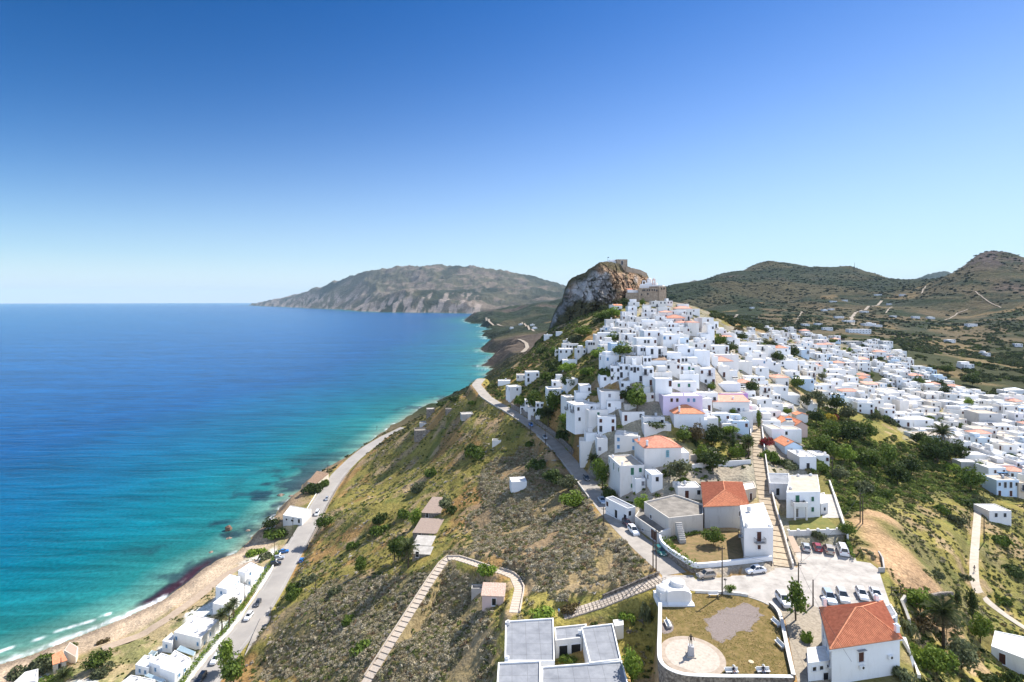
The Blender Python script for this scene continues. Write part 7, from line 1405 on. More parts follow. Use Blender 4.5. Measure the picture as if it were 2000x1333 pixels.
scatter('garden_undergrowth', X, Y, rng.uniform(.5, 1.9, len(X)), BG[:4] + SM[:3], palette(len(X), [(.105,.135,.036),(.06,.082,.025),(.18,.215,.055),(.21,.185,.09)], [4, 3, 2.2, 2]), .95)
def inrav(X, Y, Z, px, py): return zone(px, py, Z_RAV)
X, Y, Z, px, py = sample(30000, 75, 240, 125, 290, inrav); ok = clear(X, Y, Z); X, Y = X[ok][:4200], Y[ok][:4200]
scatter('ravine_undergrowth', X, Y, rng.uniform(.5, 1.9, len(X)), BG[:4] + SM[:3], palette(len(X), [(.125,.165,.04),(.07,.095,.026),(.21,.25,.062),(.22,.19,.085)], [4, 3, 2.5, 1.5]), 1.0)
# slope east of the parking: tussocks and brambles
def ineast(X, Y, Z, px, py):
    n_ = fbm(X / 10, Y / 10, 4, 97); m = (px > 1640) & (py > 955) & (n_ > .40)
    for a, b_, r in DIRT: p = at(a, b_, 57); m &= np.hypot(X - p.x, Y - p.y) > r * .78
    return m
X, Y, Z, px, py = sample(15000, 58, 190, 86, 215, ineast); ok = clear(X, Y, Z, .2); X, Y = X[ok][:6000], Y[ok][:6000]
scatter('tussock_grass', X, Y, rng.uniform(.25, 1.0, len(X)), TN + SM[:3], palette(len(X), [(.125,.135,.045),(.185,.17,.085),(.085,.11,.03),(.25,.22,.14)], [4, 3, 3, 1.6]), .9)
X, Y, Z, px, py = sample(5000, 58, 130, 84, 125, lambda X, Y, Z, px, py: (px > 1745) & (py > 1150)); ok = clear(X, Y, Z, .2); X, Y = X[ok][:500], Y[ok][:500]
scatter('garden_undergrowth', X, Y, rng.uniform(.4, 1.2, len(X)), BG, palette(len(X), [(.085,.115,.03),(.05,.07,.02),(.16,.2,.05),(.2,.15,.06)], [4, 3, 2.5, 1.5]), 1.0)
# terrace by the sea
X, Y, Z, px, py = sample(9000, -170, -96, 145, 300, lambda X, Y, Z, px, py: (fbm(X / 7, Y / 7, 3, 99) > .54) & (shore(X, Y) > 17)); ok = clear(X, Y, Z, 1); X, Y = X[ok][:900], Y[ok][:900]
scatter('terrace_weeds', X, Y, rng.uniform(.2, .8, len(X)), TN, palette(len(X), [(.12,.14,.04),(.2,.18,.07),(.08,.1,.03)], [3, 2, 2]), .8)
# cliff-top and flank scrub further off
X, Y, Z, px, py = sample(26000, -130, 60, 330, 900, lambda X, Y, Z, px, py: (shore(X, Y) > 6) & (px < 1130) & (fbm(X / 22, Y / 22, 3, 101) > .42)); ok = clear(X, Y, Z, 1); X, Y = X[ok][:5200], Y[ok][:5200]
scatter('coastal_scrub', X, Y, rng.uniform(.7, 2.2, len(X)), TN, palette(len(X), [(.10,.105,.04),(.15,.13,.065),(.06,.07,.03)], [3, 2, 3]), .8)
# olive groves and maquis beyond the town
def grove(X, Y, Z, px, py):
    n_ = fbm(X / 70, Y / 70, 4, 103); inside = (px > 1690) | (py < 650)
    tn = zone(px, py, QUARTER) | zone(px, py, Z_TOWN); return inside & ~tn & (n_ > .36) & (px > 1380) & (fbm(X / 23, Y / 23, 4, 131) > .45)
X, Y, Z, px, py = sample(110000, 130, 1150, 270, 1150, lambda X, Y, Z, px, py: grove(X, Y, Z, px, py) & (px < 2200) & (rng.uniform(0, 1, len(X)) < np.clip(1.3 - Y / 800, .10, .8))); ok = np.ones(len(X), bool)
for t_, hx, hy, hr in HOUSES: ok &= (X - hx) ** 2 + (Y - hy) ** 2 > (hr * .95) ** 2
X, Y = X[ok][:12500], Y[ok][:12500]
scatter('olive_grove', X, Y, rng.uniform(1.6, 4.0, len(X)), BG[:2] + SM, palette(len(X), [(.075,.092,.04),(.11,.125,.058),(.05,.066,.027),(.125,.16,.042)], [4, 3, 3, 1]), 1.15, 0)
X, Y, Z, px, py = sample(40000, 250, 3400, 820, 3300, lambda X, Y, Z, px, py: (fbm(X / 130, Y / 130, 4, 107) > .42) & (px > 1270) & (px < 2250)); X, Y = X[:12000], Y[:12000]
scatter('maquis', X, Y, rng.uniform(3, 8.5, len(X)), TN, palette(len(X), [(.040,.052,.028),(.054,.062,.034),(.030,.042,.023),(.075,.072,.045)], [4, 3, 3, 1.4]), .65, .1)

# loose stones and outcrops on the seaward slope
def stones(n, seed):
    g = np.random.default_rng(seed); out = []
    for _ in range(n):
        a = g.normal(size=(3, 3)) * .45; a[:, 2] = np.abs(a[:, 2]) * .8; out.append(np.stack([a[0], a[1], a[2], a[0] * .4 + a[2] * .6]))
    return np.concatenate(out)
ST_ = [stones(12, 400 + k) for k in range(4)]
X, Y, Z, px, py = sample(9000, -92, 60, 92, 420, lambda X, Y, Z, px, py: (px < 1300) & (Z > 5) & (fbm(X / 9, Y / 9, 4, 113) > .55) & ~zone(px, py, Z_TOWN)); ok = clear(X, Y, Z, .3); X, Y = X[ok][:1500], Y[ok][:1500]
scatter('stones', X, Y, rng.uniform(.3, 1.1, len(X)), ST_, palette(len(X), [(.30,.26,.21),(.20,.17,.14),(.40,.36,.30)], [3, 2, 1.5]), .8, .2)
# small garden trees among the right-hand houses
k_ = 0
for _ in range(700):
    if k_ >= 64: break
    a, b_ = random.uniform(1440, 2010), random.uniform(655, 930)
    if not bool(inpoly(np.array([a]), np.array([b_]), QUARTER)[0]): continue
    p = hit(a, b_)
    if p is None or overlap(p.x, p.y, .8): continue
    s_ = random.uniform(2.4, 5.2) / p.y * F; tree(a, b_, s_, s_ * random.uniform(.8, 1.1), random.choice(('round', 'wide', 'tall')), random.choice('dggol'), 'small garden tree showing between roofs of the right-hand quarter', 'tree', 'tree', 'garden trees among the right-hand houses', p=p); k_ += 1

# self-sown green between the houses, and grass tufts on the plaza
X, Y, Z, px, py = sample(26000, 20, 260, 130, 420, lambda X, Y, Z, px, py: zone(px, py, Z_TOWN) & (fbm(X / 13, Y / 13, 3, 141) > .50)); ok = clear(X, Y, Z, .2); X, Y = X[ok][:1700], Y[ok][:1700]
scatter('garden_undergrowth', X, Y, rng.uniform(.4, 1.3, len(X)), BG, palette(len(X), [(.11,.145,.036),(.06,.085,.025),(.19,.225,.055),(.21,.185,.09)], [4, 3, 2.2, 1.5]), 1.0)
pz = [tuple(at(a, b_, 60.1)[:2]) for a, b_ in PLZ]; gvp = [tuple(q) for q in gv]
X, Y = rng.uniform(22, 52, 16000), rng.uniform(82, 107, 16000); ok = inpoly(X, Y, inset(pz, .6) if False else pz) & (np.hypot(X - PC.x, Y - PC.y) > 5.3); gd, _i = seg_dist(X, Y, gvp, True); ing = inpoly(X, Y, gvp)
ok &= np.where(ing, rng.uniform(0, 1, 16000) < np.clip(.75 - gd / 1.3, .03, 1), fbm(X / 2.2, Y / 2.2, 3, 151) > .40); X, Y = X[ok][:5200], Y[ok][:5200]
scatter('lawn_tufts', X, Y, rng.uniform(.05, .15, len(X)), TN, palette(len(X), [(.34,.25,.105),(.27,.21,.07),(.38,.285,.14),(.20,.185,.05)], [3, 3, 2, 2]), .5, .1, zz=np.full(len(X), 60.09))
# ================================================================== CARS
M_GLASS = mat('car window glass', (0.03, 0.04, 0.05), 0.08, .2, 1, spec=.8); M_TYRE = mat('tyre rubber', (0.02, 0.02, 0.02), .9, .2, 4); M_RIM = mat('alloy rim', (.45, .45, .46), .35, .2, 3, metal=.8); M_HEAD = mat('headlight glass', (.7, .72, .75), .15, .1, 2, spec=.8); M_TAIL = mat('tail light glass', (.35, .02, .02), .25, .2, 2)
def paint(name, c, r=.28, metal=0.0):
    m = mat(name, c, r, .04, .5, spec=.5, metal=metal); m.node_tree.nodes['Principled BSDF'].inputs['Coat Weight'].default_value = .6; return m
PAINT = {'white': paint('white car paint', (.78, .78, .78)), 'silver': paint('silver car paint', (.48, .50, .52), .3, .4), 'black': paint('black car paint', (.012, .012, .014)), 'red': paint('dark red car paint', (.30, .02, .03)), 'beige': paint('beige car paint', (.42, .36, .29), .3, .3), 'green': paint('green car paint', (.02, .13, .10)), 'blue': paint('blue car paint', (.02, .16, .45)), 'grey': paint('dark grey car paint', (.07, .075, .085), .3, .3), 'bluesilver': paint('pale blue-silver car paint', (.40, .47, .54), .3, .4), 'brown': paint('dark maroon car paint', (.07, .02, .022))}
def loft(b, secs):
    n = len(secs[0]); vs = [p for s in secs for p in s]; fs = []
    for i in range(len(secs) - 1):
        for k in range(n): fs.append((i*n + k, i*n + (k+1) % n, (i+1)*n + (k+1) % n, (i+1)*n + k))
    fs.append(tuple(range(n))); fs.append(tuple((len(secs)-1)*n + k for k in range(n))[::-1]); b.raw(vs, fs)
TYPES = {  # length, width, roof height, stations of the lower body (x, top height, half-width factor), greenhouse (x rear foot, rear roof, front roof, front foot), belt
 'hatch': (3.8, 1.66, 1.48, [(-.5,.62,.84),(-.485,.86,.94),(-.40,.93,1),(.16,.93,1),(.36,.86,.98),(.465,.72,.92),(.5,.52,.80)], (-.485,-.40,.02,.24), .92),
 'sedan': (4.5, 1.76, 1.44, [(-.5,.62,.84),(-.49,.88,.92),(-.36,.95,1),(.14,.92,1),(.36,.84,.98),(.47,.70,.92),(.5,.5,.80)], (-.40,-.22,.02,.22), .92),
 'suv': (4.4, 1.82, 1.66, [(-.5,.70,.86),(-.49,.98,.94),(-.40,1.04,1),(.16,1.04,1),(.38,.97,.98),(.475,.84,.93),(.5,.6,.82)], (-.49,-.43,.02,.22), 1.03),
 'van': (5.0, 1.92, 2.0, [(-.5,.75,.96),(-.495,1.15,1),(-.40,1.18,1),(.22,1.18,1),(.40,1.08,.98),(.485,.86,.93),(.5,.6,.84)], (-.497,-.485,.20,.36), 1.16)}
_cm = {}
def car_parts(ty):
    if ty in _cm: return _cm[ty]
    L, Wd, Hh, st, gh, belt = TYPES[ty]; w = Wd / 2; S_ = []
    for x, zt, f in st: S_.append([(x*L, -w*f*.96, .26), (x*L, -w*f, .48), (x*L, -w*f*.98, zt*.82), (x*L, -w*f*.86, zt), (x*L, w*f*.86, zt), (x*L, w*f*.98, zt*.82), (x*L, w*f, .48), (x*L, w*f*.96, .26)])
    b = MB(); loft(b, S_); rf, rr, fr, ff = [q*L for q in gh]; u = w*.66
    # roof panel and pillars belong to the painted body
    ro = [(rr, -u, Hh - .05), (rr + .12, -u*1.02, Hh), (fr - .1, -u, Hh), (fr, -u*.96, Hh - .05)]; b.raw([(x, y, z) for x, y, z in ro] + [(x, -y, z) for x, y, z in ro] + [(x, y, z - .07) for x, y, z in ro] + [(x, -y, z - .07) for x, y, z in ro],
        [(0,1,5,4),(1,2,6,5),(2,3,7,6),(8,12,13,9),(9,13,14,10),(10,14,15,11),(0,8,9,1),(1,9,10,2),(2,10,11,3),(4,5,13,12),(5,6,14,13),(6,7,15,14),(0,4,12,8),(3,11,15,7)])
    mid = [(rr + (fr - rr)*.5)]
    for s in (-1, 1):
        b.tube([(ff, s*w*.84, belt - .02), (fr, s*u*.97, Hh - .05)], .05, 5); b.tube([(rf, s*w*.84, belt - .02), (rr, s*u, Hh - .05)], .07 if ty != 'van' else .14, 5)
        for m_ in mid: b.tube([(m_, s*w*.86, belt - .02), (m_, s*u, Hh - .05)], .045, 5)
    for s in (-1, 1): b.box(ff - .35, ff - .15, s*w*.95 - .1, s*w*.95 + .1, belt, belt + .14)
    body = b.mesh('body')
    g = MB(); uu, ww = u*.985, w*.845; lo = [(rf + .02, -ww), (ff - .02, -ww), (ff - .02, ww), (rf + .02, ww)]; hi = [(rr + .03, -uu), (fr - .03, -uu), (fr - .03, uu), (rr + .03, uu)]; z0, z1 = belt - .05, Hh - .075
    g.raw([(x, y, z0) for x, y in lo] + [(x, y, z1) for x, y in hi], [(0,1,5,4),(1,2,6,5),(2,3,7,6),(3,0,4,7),(4,5,6,7)]); glass = g.mesh('window_glass'); glass.materials.append(M_GLASS)
    wl = MB(); r = .31 if ty in ('hatch', 'sedan') else .35
    prof = [(r*.62, -.1), (r, -.09), (r, .09), (r*.62, .1)]; wl.lathe(prof, 16); rm_ = MB(); rm_.lathe([(r*.6, .1), (r*.58, .112), (.05, .118)], 12); rm_.lathe([(r*.6, -.1), (r*.58, -.112), (.05, -.118)], 12)
    for q_ in (wl, rm_):
        for i, v in enumerate(q_.v): q_.v[i] = (v[0], v[2], v[1])
    wheel = wl.mesh('wheel'); wheel.materials.append(M_TYRE); rim = rm_.mesh('rim'); rim.materials.append(M_RIM)
    h = MB(); h.box(-.06, .03, -.17, .17, -.07, .07); head = h.mesh('headlight'); head.materials.append(M_HEAD); h2 = MB(); h2.box(-.03, .06, -.14, .14, -.09, .09); tail = h2.mesh('tail_light'); tail.materials.append(M_TAIL)
    pl = MB(); pl.box(-.015, .015, -.24, .24, -.055, .055); plate = pl.mesh('number_plate'); plate.materials.append(M_TRIM)
    _cm[ty] = (body, glass, (wheel, rim), head, tail, plate, r); return _cm[ty]
_bodies = {}
def car(label, rear, front, z, ty, col, group):
    """rear, front: photo pixels of the middle of the bumpers on the ground"""
    a = at(*rear, z) if z is not None else hit(*rear); b_ = at(*front, z) if z is not None else hit(*front); d = b_ - a; c = (a + b_) / 2
    c.z = z if z is not None else gz(c.x, c.y) + .08
    L, Wd = TYPES[ty][:2]; body, glass, wheel, head, tail, plate, r = car_parts(ty); k = (ty, col)
    if k not in _bodies: m_ = body.copy(); m_.materials.append(PAINT[col]); _bodies[k] = m_
    t = empty('parked_car' if 'road' not in group else 'car', c + Vector((0, 0, .02)), math.atan2(d.y, d.x)); tag(t, label, 'van' if ty == 'van' else 'car', group)
    if z is None and abs(d.z) > .01: t.rotation_euler = (0, -math.atan2(d.z, math.hypot(d.x, d.y)), math.atan2(d.y, d.x))
    link('body', _bodies[k], None, t); link('window_glass', glass, None, t)
    for x in (-.31, .32):
        for s in (-1, 1): link('rim', wheel[1], None, link('wheel', wheel[0], None, t, (x*L, s*(Wd/2 - .1), r)))
    for s in (-1, 1): link('headlight', head, None, t, (L*.487, s*Wd*.33, .66 if ty != 'van' else .82)); link('tail_light', tail, None, t, (-L*.495, s*Wd*.37, .76 if ty != 'van' else 1.0))
    link('number_plate', plate, None, t, (-L*.503, 0, .55)); link('number_plate', plate, None, t, (L*.503, 0, .42)); return t
GP, GR, GC = 'cars parked on the square', 'cars along the upper road', 'cars along the coast road'
car('silver hatchback, leftmost of the four cars under the white yard wall', (1577.5,1082.5), (1570.5,1064), 60.07, 'hatch', 'silver', GP); car('dark red hatchback under the white yard wall', (1600.5,1082), (1592,1064), 60.07, 'hatch', 'red', GP); car('beige estate car between the red hatchback and the white van', (1623.5,1088), (1613.5,1067), 60.07, 'suv', 'beige', GP); car('tall white van parked at the end of the white yard wall', (1651.5,1093), (1640,1067), 60.07, 'van', 'white', GP)
car('pale blue-silver car nearest the chimney corner of the orange hip roof', (1612.5,1161), (1628,1187), 60.07, 'suv', 'bluesilver', GP); car('silver-white estate car second from the lane above the hip roof', (1640,1159), (1652.5,1184), 60.07, 'suv', 'silver', GP); car('white car with a dark windscreen third in the row above the hip roof', (1677,1155), (1690,1178), 60.07, 'hatch', 'white', GP); car('white car at the far right of the row above the hip roof', (1705,1155), (1717,1178), 60.07, 'sedan', 'white', GP)
car('white car half hidden by the leafy tree beside the plaza', (1521,1166), (1541,1192), 60.07, 'suv', 'white', GP); car('beige-grey hatchback below the corner garden wall', (1394.5,1126), (1363,1130), 60.07, 'hatch', 'beige', GP); car('white sedan parked beside the foot of the stepped street', (1493.5,1116), (1456.5,1121), 60.07, 'sedan', 'white', GP)
car('small green car tucked against the stone garden wall', (1283.5,1075), (1296,1088), 60.0, 'hatch', 'green', GR); car('white car in front of the dark red garage door', (1231,1034), (1244.5,1049.5), 59.55, 'suv', 'white', GR); car('dark maroon car in the shade behind the white one at the garage', (1219,1020), (1230.5,1033), 59.4, 'hatch', 'brown', GR); car('black car parked under the veranda house', (1200,1000), (1212,1015), 59.15, 'suv', 'black', GR); car('silver car by the lane stairs on the upper road', (1170.5,974), (1181,988.5), 58.7, 'sedan', 'bluesilver', GR); car('dark grey car in the shade of the tall hedge trees', (1141,932), (1150,943), 58.1, 'hatch', 'grey', GR); car('grey car in tree shade farther up the upper road', (1061,853), (1067.5,861), 59.9, 'hatch', 'silver', GR); car('blue car farthest up the road by the palm', (1034.5,829.5), (1039,835), 61.1, 'hatch', 'blue', GR)
car('white delivery van driving on the coast road by the taverna', (622,1000), (616.5,1010.5), 8.15, 'van', 'white', GC); car('small silver car ahead of the white van on the coast road', (639.5,973), (636.5,980), 8.15, 'hatch', 'silver', GC); car('dark grey car on the coast road below the scrub slope', (507.5,1174.5), (499.5,1187.5), 8.15, 'hatch', 'grey', GC); car('white estate car on the coast road above the palms', (491,1200.5), (480,1214.5), 8.15, 'suv', 'white', GC); car('black car on the coast road beside the hedge', (445,1260.5), (433,1276), 8.15, 'sedan', 'black', GC); car('white car on the coast road shaded by the bright tree', (427,1283.5), (415.5,1299.5), 8.15, 'suv', 'white', GC); car('dark car nearest the bottom edge on the coast road', (398,1321), (386,1337), 8.15, 'suv', 'grey', GC)
car('bright blue car in the lay-by of the coast road', (545.5,1080.5), (562,1078.5), 8.15, 'sedan', 'blue', GC); car('silver car between the blue and the black car in the lay-by', (537,1093.5), (552.5,1091.5), 8.15, 'suv', 'silver', GC); car('black car nearest the hedge in the coast-road lay-by', (530,1105), (547,1102.5), 8.15, 'suv', 'black', GC); car('little blue car against the dry stone wall of the coast road', (586.5,1101), (592,1092), 8.15, 'hatch', 'blue', GC)
for (a_, b_, ty, col, lab) in (((1866,838),(1871,846),'hatch','white','white car in the alley between the right-hand houses'),((1872,792),(1878,801),'hatch','silver','silver car in the narrow car lane by the bright green tree'),((1903,850),(1907,857),'van','white','white van outside the black solar tank house'),((1880,800),(1886,809),'hatch','grey','dark car behind the silver one in the car lane')):
    car(lab, a_, b_, None, ty, col, 'cars in the town lanes')
sheet('lay_by', pxpoly([(560,1062),(588,1066),(548,1112),(524,1112),(530,1090)], 8.02), 8.06, M_ROAD)

# ================================================================== PLAZA FURNITURE
def bench(label, c, rz, double=False, group=None):
    t = empty('bench', c, rz); tag(t, label, 'bench', group)
    s = MB(); s.box(-1.0, 1.0, -.45, 0, .40, .47); s.build('seat', M_WHITE2, t)
    k = MB(); k.box(-1.0, 1.0, 0, .10, .3, .9); k.build('backrest', M_WHITE2, t)
    if double: s = MB(); s.box(-1.0, 1.0, .10, .55, .40, .47); s.build('seat', M_WHITE2, t)
    for x in (-.85, .75): l_ = MB(); l_.box(x, x + .12, -.4, .5 if double else .08, 0, .40); l_.build('leg', M_CONC, t)
    return t
B1 = bench('double bench with a seated person, left one at the foot of the plaza', at(1428.5, 1315, 60.12), 0, True); B2 = bench('double bench with a seated person, right one at the foot of the plaza', at(1490, 1314, 60.12), 0, True)
bench('white back-to-back bench by the left wall of the plaza', at(1305, 1222, 60.12), R(90), True); bench('white bench beside the utility pole at the top of the plaza', at(1393, 1164, 60.12), 0); bench('upper white bench against the right wall of the plaza', at(1516, 1220, 60.12), R(-80)); bench('lower white bench against the right wall of the plaza', at(1524, 1262, 60.12), R(-82))
b = MB(); b.lathe([(.42, 0), (.42, .05), (.36, .07), (.02, .07)], 20, at(1467, 1293, 60.09)); tag(b.build('manhole_cover', mat('ochre-rimmed cover', (.66, .52, .34), .8, .2, 6)), 'round pale cover set in the lawn of the plaza', 'cover')
b = MB(); p = at(446, 1036, 0); b.lathe([(1.0, -1), (1.5, -.2), (1.7, .6), (1.45, 1.6), (.9, 2.3), (.3, 2.5)], 9, p)
for i, v in enumerate(b.v): q = random.Random(i); b.v[i] = (v[0] + q.uniform(-.3, .3), v[1] + q.uniform(-.3, .3), v[2] + q.uniform(-.2, .2))
tag(b.build('boulder', mat('brown sea rock', (.25, .15, .10), .9, .4, 1.5)), 'single brown boulder standing in the shallow sea', 'rock')
RK = mat('pale wet rock', (.34, .26, .20), .9, .5, 1.2)
for px, py, s, lab in ((447,1052,.9,'flat pale rock just inshore of the brown boulder'),(412,1079,.7,'small pale rock in the dark weedy shallows'),(548,968,1.5,'pale rock awash at the foot of the low cliff'),(569,970,1.2,'second pale rock awash at the foot of the low cliff'),(484,1037,.8,'small rock close under the garden bank')):
    b = MB(); b.lathe([(1.2*s, -.5), (1.4*s, 0), (1.1*s, .35*s), (.5*s, .6*s)], 9, at(px, py, 0))
    for i, v in enumerate(b.v): q = random.Random(i + px); b.v[i] = (v[0] + q.uniform(-.35, .35)*s, v[1] + q.uniform(-.3, .3)*s, v[2] + q.uniform(-.12, .12)*s)
    tag(b.build('rock', RK), lab, 'rock')
# solar panels / tanks seen on roofs
def solar(label, c, rz=0.0, n=1, m=None):
    t = empty('solar_heater', c, rz); tag(t, label, 'solar heater'); b = MB()
    for k in range(n): x = k * 1.3; b.raw([(x - .55, -.7, .15), (x + .55, -.7, .15), (x + .55, .6, 1.0), (x - .55, .6, 1.0), (x - .55, -.66, .08), (x + .55, -.66, .08), (x + .55, .64, .93), (x - .55, .64, .93)], [(0,1,2,3),(7,6,5,4),(0,4,5,1),(1,5,6,2),(2,6,7,3),(3,7,4,0)])
    b.build('panel', M_DARK, t); k_ = MB(); k_.tube([(-.6, .75, 1.1), (.6 + 1.3*(n-1), .75, 1.1)], .26, 10); k_.build('tank', m or M_RIM, t); f = MB()
    for x in (-.5, .5 + 1.3*(n-1)): f.tube([(x, .75, 0), (x, .75, 1.0)], .03, 4)
    f.build('stand', M_IRON, t)
for px, py, h, n, lab, m in ((1543,826,5.2,2,'blue solar tank on the roof above the orange roof pair',M_BLUE),(1452,762,4.4,2,'two solar tanks at the right end of the purple house roof',None),(1437,742,4.6,2,'solar panels on the bright roof behind the purple house',None),(1818,845,5.0,3,'dark solar tanks on the six-window house',None),(1938,832,4.6,2,'black solar tanks on the tan roof beside the alley',None),(1962,932,6.4,3,'three blue solar tanks on the two-storey balcony house',M_BLUE),(1520,795,3.2,1,'small dark roof tank by the tiled vent house',None)):
    p = hit(px, py, h)
    if p: solar(lab, p + Vector((0, 1.6, -.2)), 0, n, m)

# ================================================================== PEOPLE AND THE STATUE
def figure(joints, edges, rad, name, mats, pick, parent, root):
    me = bpy.data.meshes.new(name); idx = {k: i for i, k in enumerate(joints)}; me.from_pydata([joints[k] for k in joints], [(idx[a], idx[b_]) for a, b_ in edges], []); o = bpy.data.objects.new(name, me); COL.objects.link(o)
    m = o.modifiers.new('s', 'SKIN'); m.use_smooth_shade = True; o.modifiers.new('u', 'SUBSURF').levels = 1
    for k in joints: v = me.skin_vertices[0].data[idx[k]]; v.radius = (rad[k], rad[k]) if not isinstance(rad[k], tuple) else rad[k]; v.use_root = (k == root)
    dg = bpy.context.evaluated_depsgraph_get(); nm = bpy.data.meshes.new_from_object(o.evaluated_get(dg)); bpy.data.objects.remove(o); nm.name = name
    nm.materials.clear()
    for x in mats: nm.materials.append(x)
    for p in nm.polygons: p.use_smooth = True; p.material_index = pick(p.center)
    return link(name, nm, None, parent)
def skeleton(pose):
    """joints of a 1.78 m figure; pose overrides joints by name"""
    J = {'pelvis': (0,0,.95), 'waist': (0,-.01,1.10), 'chest': (0,0,1.30), 'neck': (0,.01,1.48), 'jaw': (0,-.02,1.56), 'head': (0,-.01,1.66), 'crown': (0,.005,1.755), 'nose': (0,-.115,1.645)}
    for s, n_ in ((-1, 'l'), (1, 'r')):
        J.update({'sh'+n_: (s*.17,0,1.43), 'el'+n_: (s*.25,.02,1.13), 'wr'+n_: (s*.26,-.06,.90), 'pa'+n_: (s*.26,-.09,.82), 'hip'+n_: (s*.09,0,.92), 'kn'+n_: (s*.10,-.02,.50), 'an'+n_: (s*.10,.02,.09), 'to'+n_: (s*.12,-.17,.035), 'ea'+n_: (s*.085,.01,1.655)})
    J.update(pose)
    for s, n_ in ((-1, 'l'), (1, 'r')):
        p, w_ = Vector(J['pa'+n_]), Vector(J['wr'+n_]); d = (p - w_).normalized(); side = Vector((0, 1, 0)).cross(d); side = side.normalized() if side.length > .1 else Vector((1, 0, 0))
        cur = d.cross(side)
        for k, (off, ln) in enumerate(((-.030, .060), (-.010, .072), (.011, .068), (.031, .054))):
            q = p + side*off; J['f%d%s' % (k, n_)] = tuple(q + d*ln*.6 + cur*.006); J['g%d%s' % (k, n_)] = tuple(q + d*ln + cur*.022)
        J['t'+n_] = tuple(w_.lerp(p, .35) - side*.05); J['u'+n_] = tuple(w_.lerp(p, .8) - side*.06 + cur*.01)
    E = [('pelvis','waist'),('waist','chest'),('chest','neck'),('neck','jaw'),('jaw','head'),('head','crown'),('head','nose')]; Rr = {'pelvis': (.155,.11), 'waist': (.135,.10), 'chest': (.165,.115), 'neck': .058, 'jaw': (.066,.075), 'head': (.078,.095), 'crown': .06, 'nose': .014}
    for n_ in 'lr':
        E += [('chest','sh'+n_),('sh'+n_,'el'+n_),('el'+n_,'wr'+n_),('wr'+n_,'pa'+n_),('pelvis','hip'+n_),('hip'+n_,'kn'+n_),('kn'+n_,'an'+n_),('an'+n_,'to'+n_),('head','ea'+n_),('wr'+n_,'t'+n_),('t'+n_,'u'+n_)]
        Rr.update({'sh'+n_: .062, 'el'+n_: .042, 'wr'+n_: .029, 'pa'+n_: (.038,.018), 'hip'+n_: .095, 'kn'+n_: .060, 'an'+n_: .040, 'to'+n_: .034, 'ea'+n_: .016, 't'+n_: .011, 'u'+n_: .009})
        for k in range(4): E += [('pa'+n_, 'f%d%s' % (k, n_)), ('f%d%s' % (k, n_), 'g%d%s' % (k, n_))]; Rr['f%d%s' % (k, n_)] = .009; Rr['g%d%s' % (k, n_)] = .0075
    return J, E, Rr
M_SKIN = mat('skin', (.50, .31, .22), .6, .1, 5); M_JEAN = mat('blue denim', (.10, .16, .30), .9, .2, 8); M_SHIRTD = mat('dark shirt', (.03, .03, .045), .9, .2, 8); M_SHIRTB = mat('light blue shirt', (.22, .40, .68), .9, .2, 8); M_SHIRTW = mat('pale shirt', (.55, .52, .50), .9, .2, 8); M_KHAKI = mat('khaki trousers', (.34, .27, .18), .9, .2, 8); M_HAIR = mat('dark hair', (.025, .018, .014), .8, .3, 20); M_SHOE = mat('dark shoes', (.03, .025, .02), .7, .2, 8); M_STRAW = mat('white sun hat', (.72, .69, .62), .9, .15, 20)
def person(label, loc, rz, shirt, trous, pose, hat=False, seated=False):
    t = empty('person', loc, rz); tag(t, label, 'person'); J, E, Rr = skeleton(pose); hz = J['pelvis'][2]; hd = Vector(J['head'])
    def pick(c):
        if (c - hd).length < .17 or c.z > J['neck'][2] + .01: return 0
        for n_ in 'lr':
            w_ = Vector(J['wr'+n_])
            if (c - w_).length < .20 and (c - Vector(J['el'+n_])).length > .10: return 0
            if (c - Vector(J['to'+n_])).length < .17 and c.z < J['an'+n_][2] + .02: return 3
        if c.z < hz + .03 or (seated and c.y < -.14 and c.z < hz + .12 and (c - Vector(J['wrl'])).length > .1): return 2
        return 1
    body = figure(J, E, Rr, 'body', [M_SKIN, shirt, trous, M_SHOE], pick, t, 'pelvis')
    hb = MB(); c = Vector(J['crown'])
    if hat: hb.lathe([(.24, -.05), (.25, -.04), (.125, -.01), (.12, .05), (.09, .095), (.01, .105)], 18, c); hb.build('hat', M_STRAW, t, smooth=True)
    hb = MB(); hb.lathe([(.108, -.13), (.113, -.06), (.10, .0), (.06, .045), (.01, .055)], 14, c + Vector((0, .022, .015)))
    hb.build('hair', M_HAIR, t, smooth=True)
    return t
SIT = {'pelvis': (0,0,.12), 'waist': (0,.02,.28), 'chest': (0,.03,.48), 'neck': (0,.02,.66), 'jaw': (0,-.02,.74), 'head': (0,-.02,.84), 'crown': (0,-.01,.935), 'nose': (0,-.125,.82)}
for s, n_ in ((-1, 'l'), (1, 'r')): SIT.update({'sh'+n_: (s*.17,.02,.61), 'el'+n_: (s*.24,-.02,.32), 'wr'+n_: (s*.15,-.24,.25), 'pa'+n_: (s*.13,-.31,.23), 'hip'+n_: (s*.09,-.02,.10), 'kn'+n_: (s*.12,-.44,.10), 'an'+n_: (s*.12,-.46,-.33), 'to'+n_: (s*.13,-.66,-.40), 'ea'+n_: (s*.085,0,.835)})
p = B1.location; person('seated person in a dark top and jeans with a white hat on the left bench', (p.x + .25, p.y - .28, p.z + .45), R(6), M_SHIRTD, M_JEAN, SIT, True, True)
SIT2 = dict(SIT); SIT2.update({'knl': (-.22,-.42,.12), 'wrr': (.30,-.16,.22), 'par': (.33,-.23,.20)})
p = B2.location; person('seated person with a broad pale hat on the right bench', (p.x - .05, p.y - .28, p.z + .45), R(-8), M_SHIRTD, M_JEAN, SIT2, True, True)
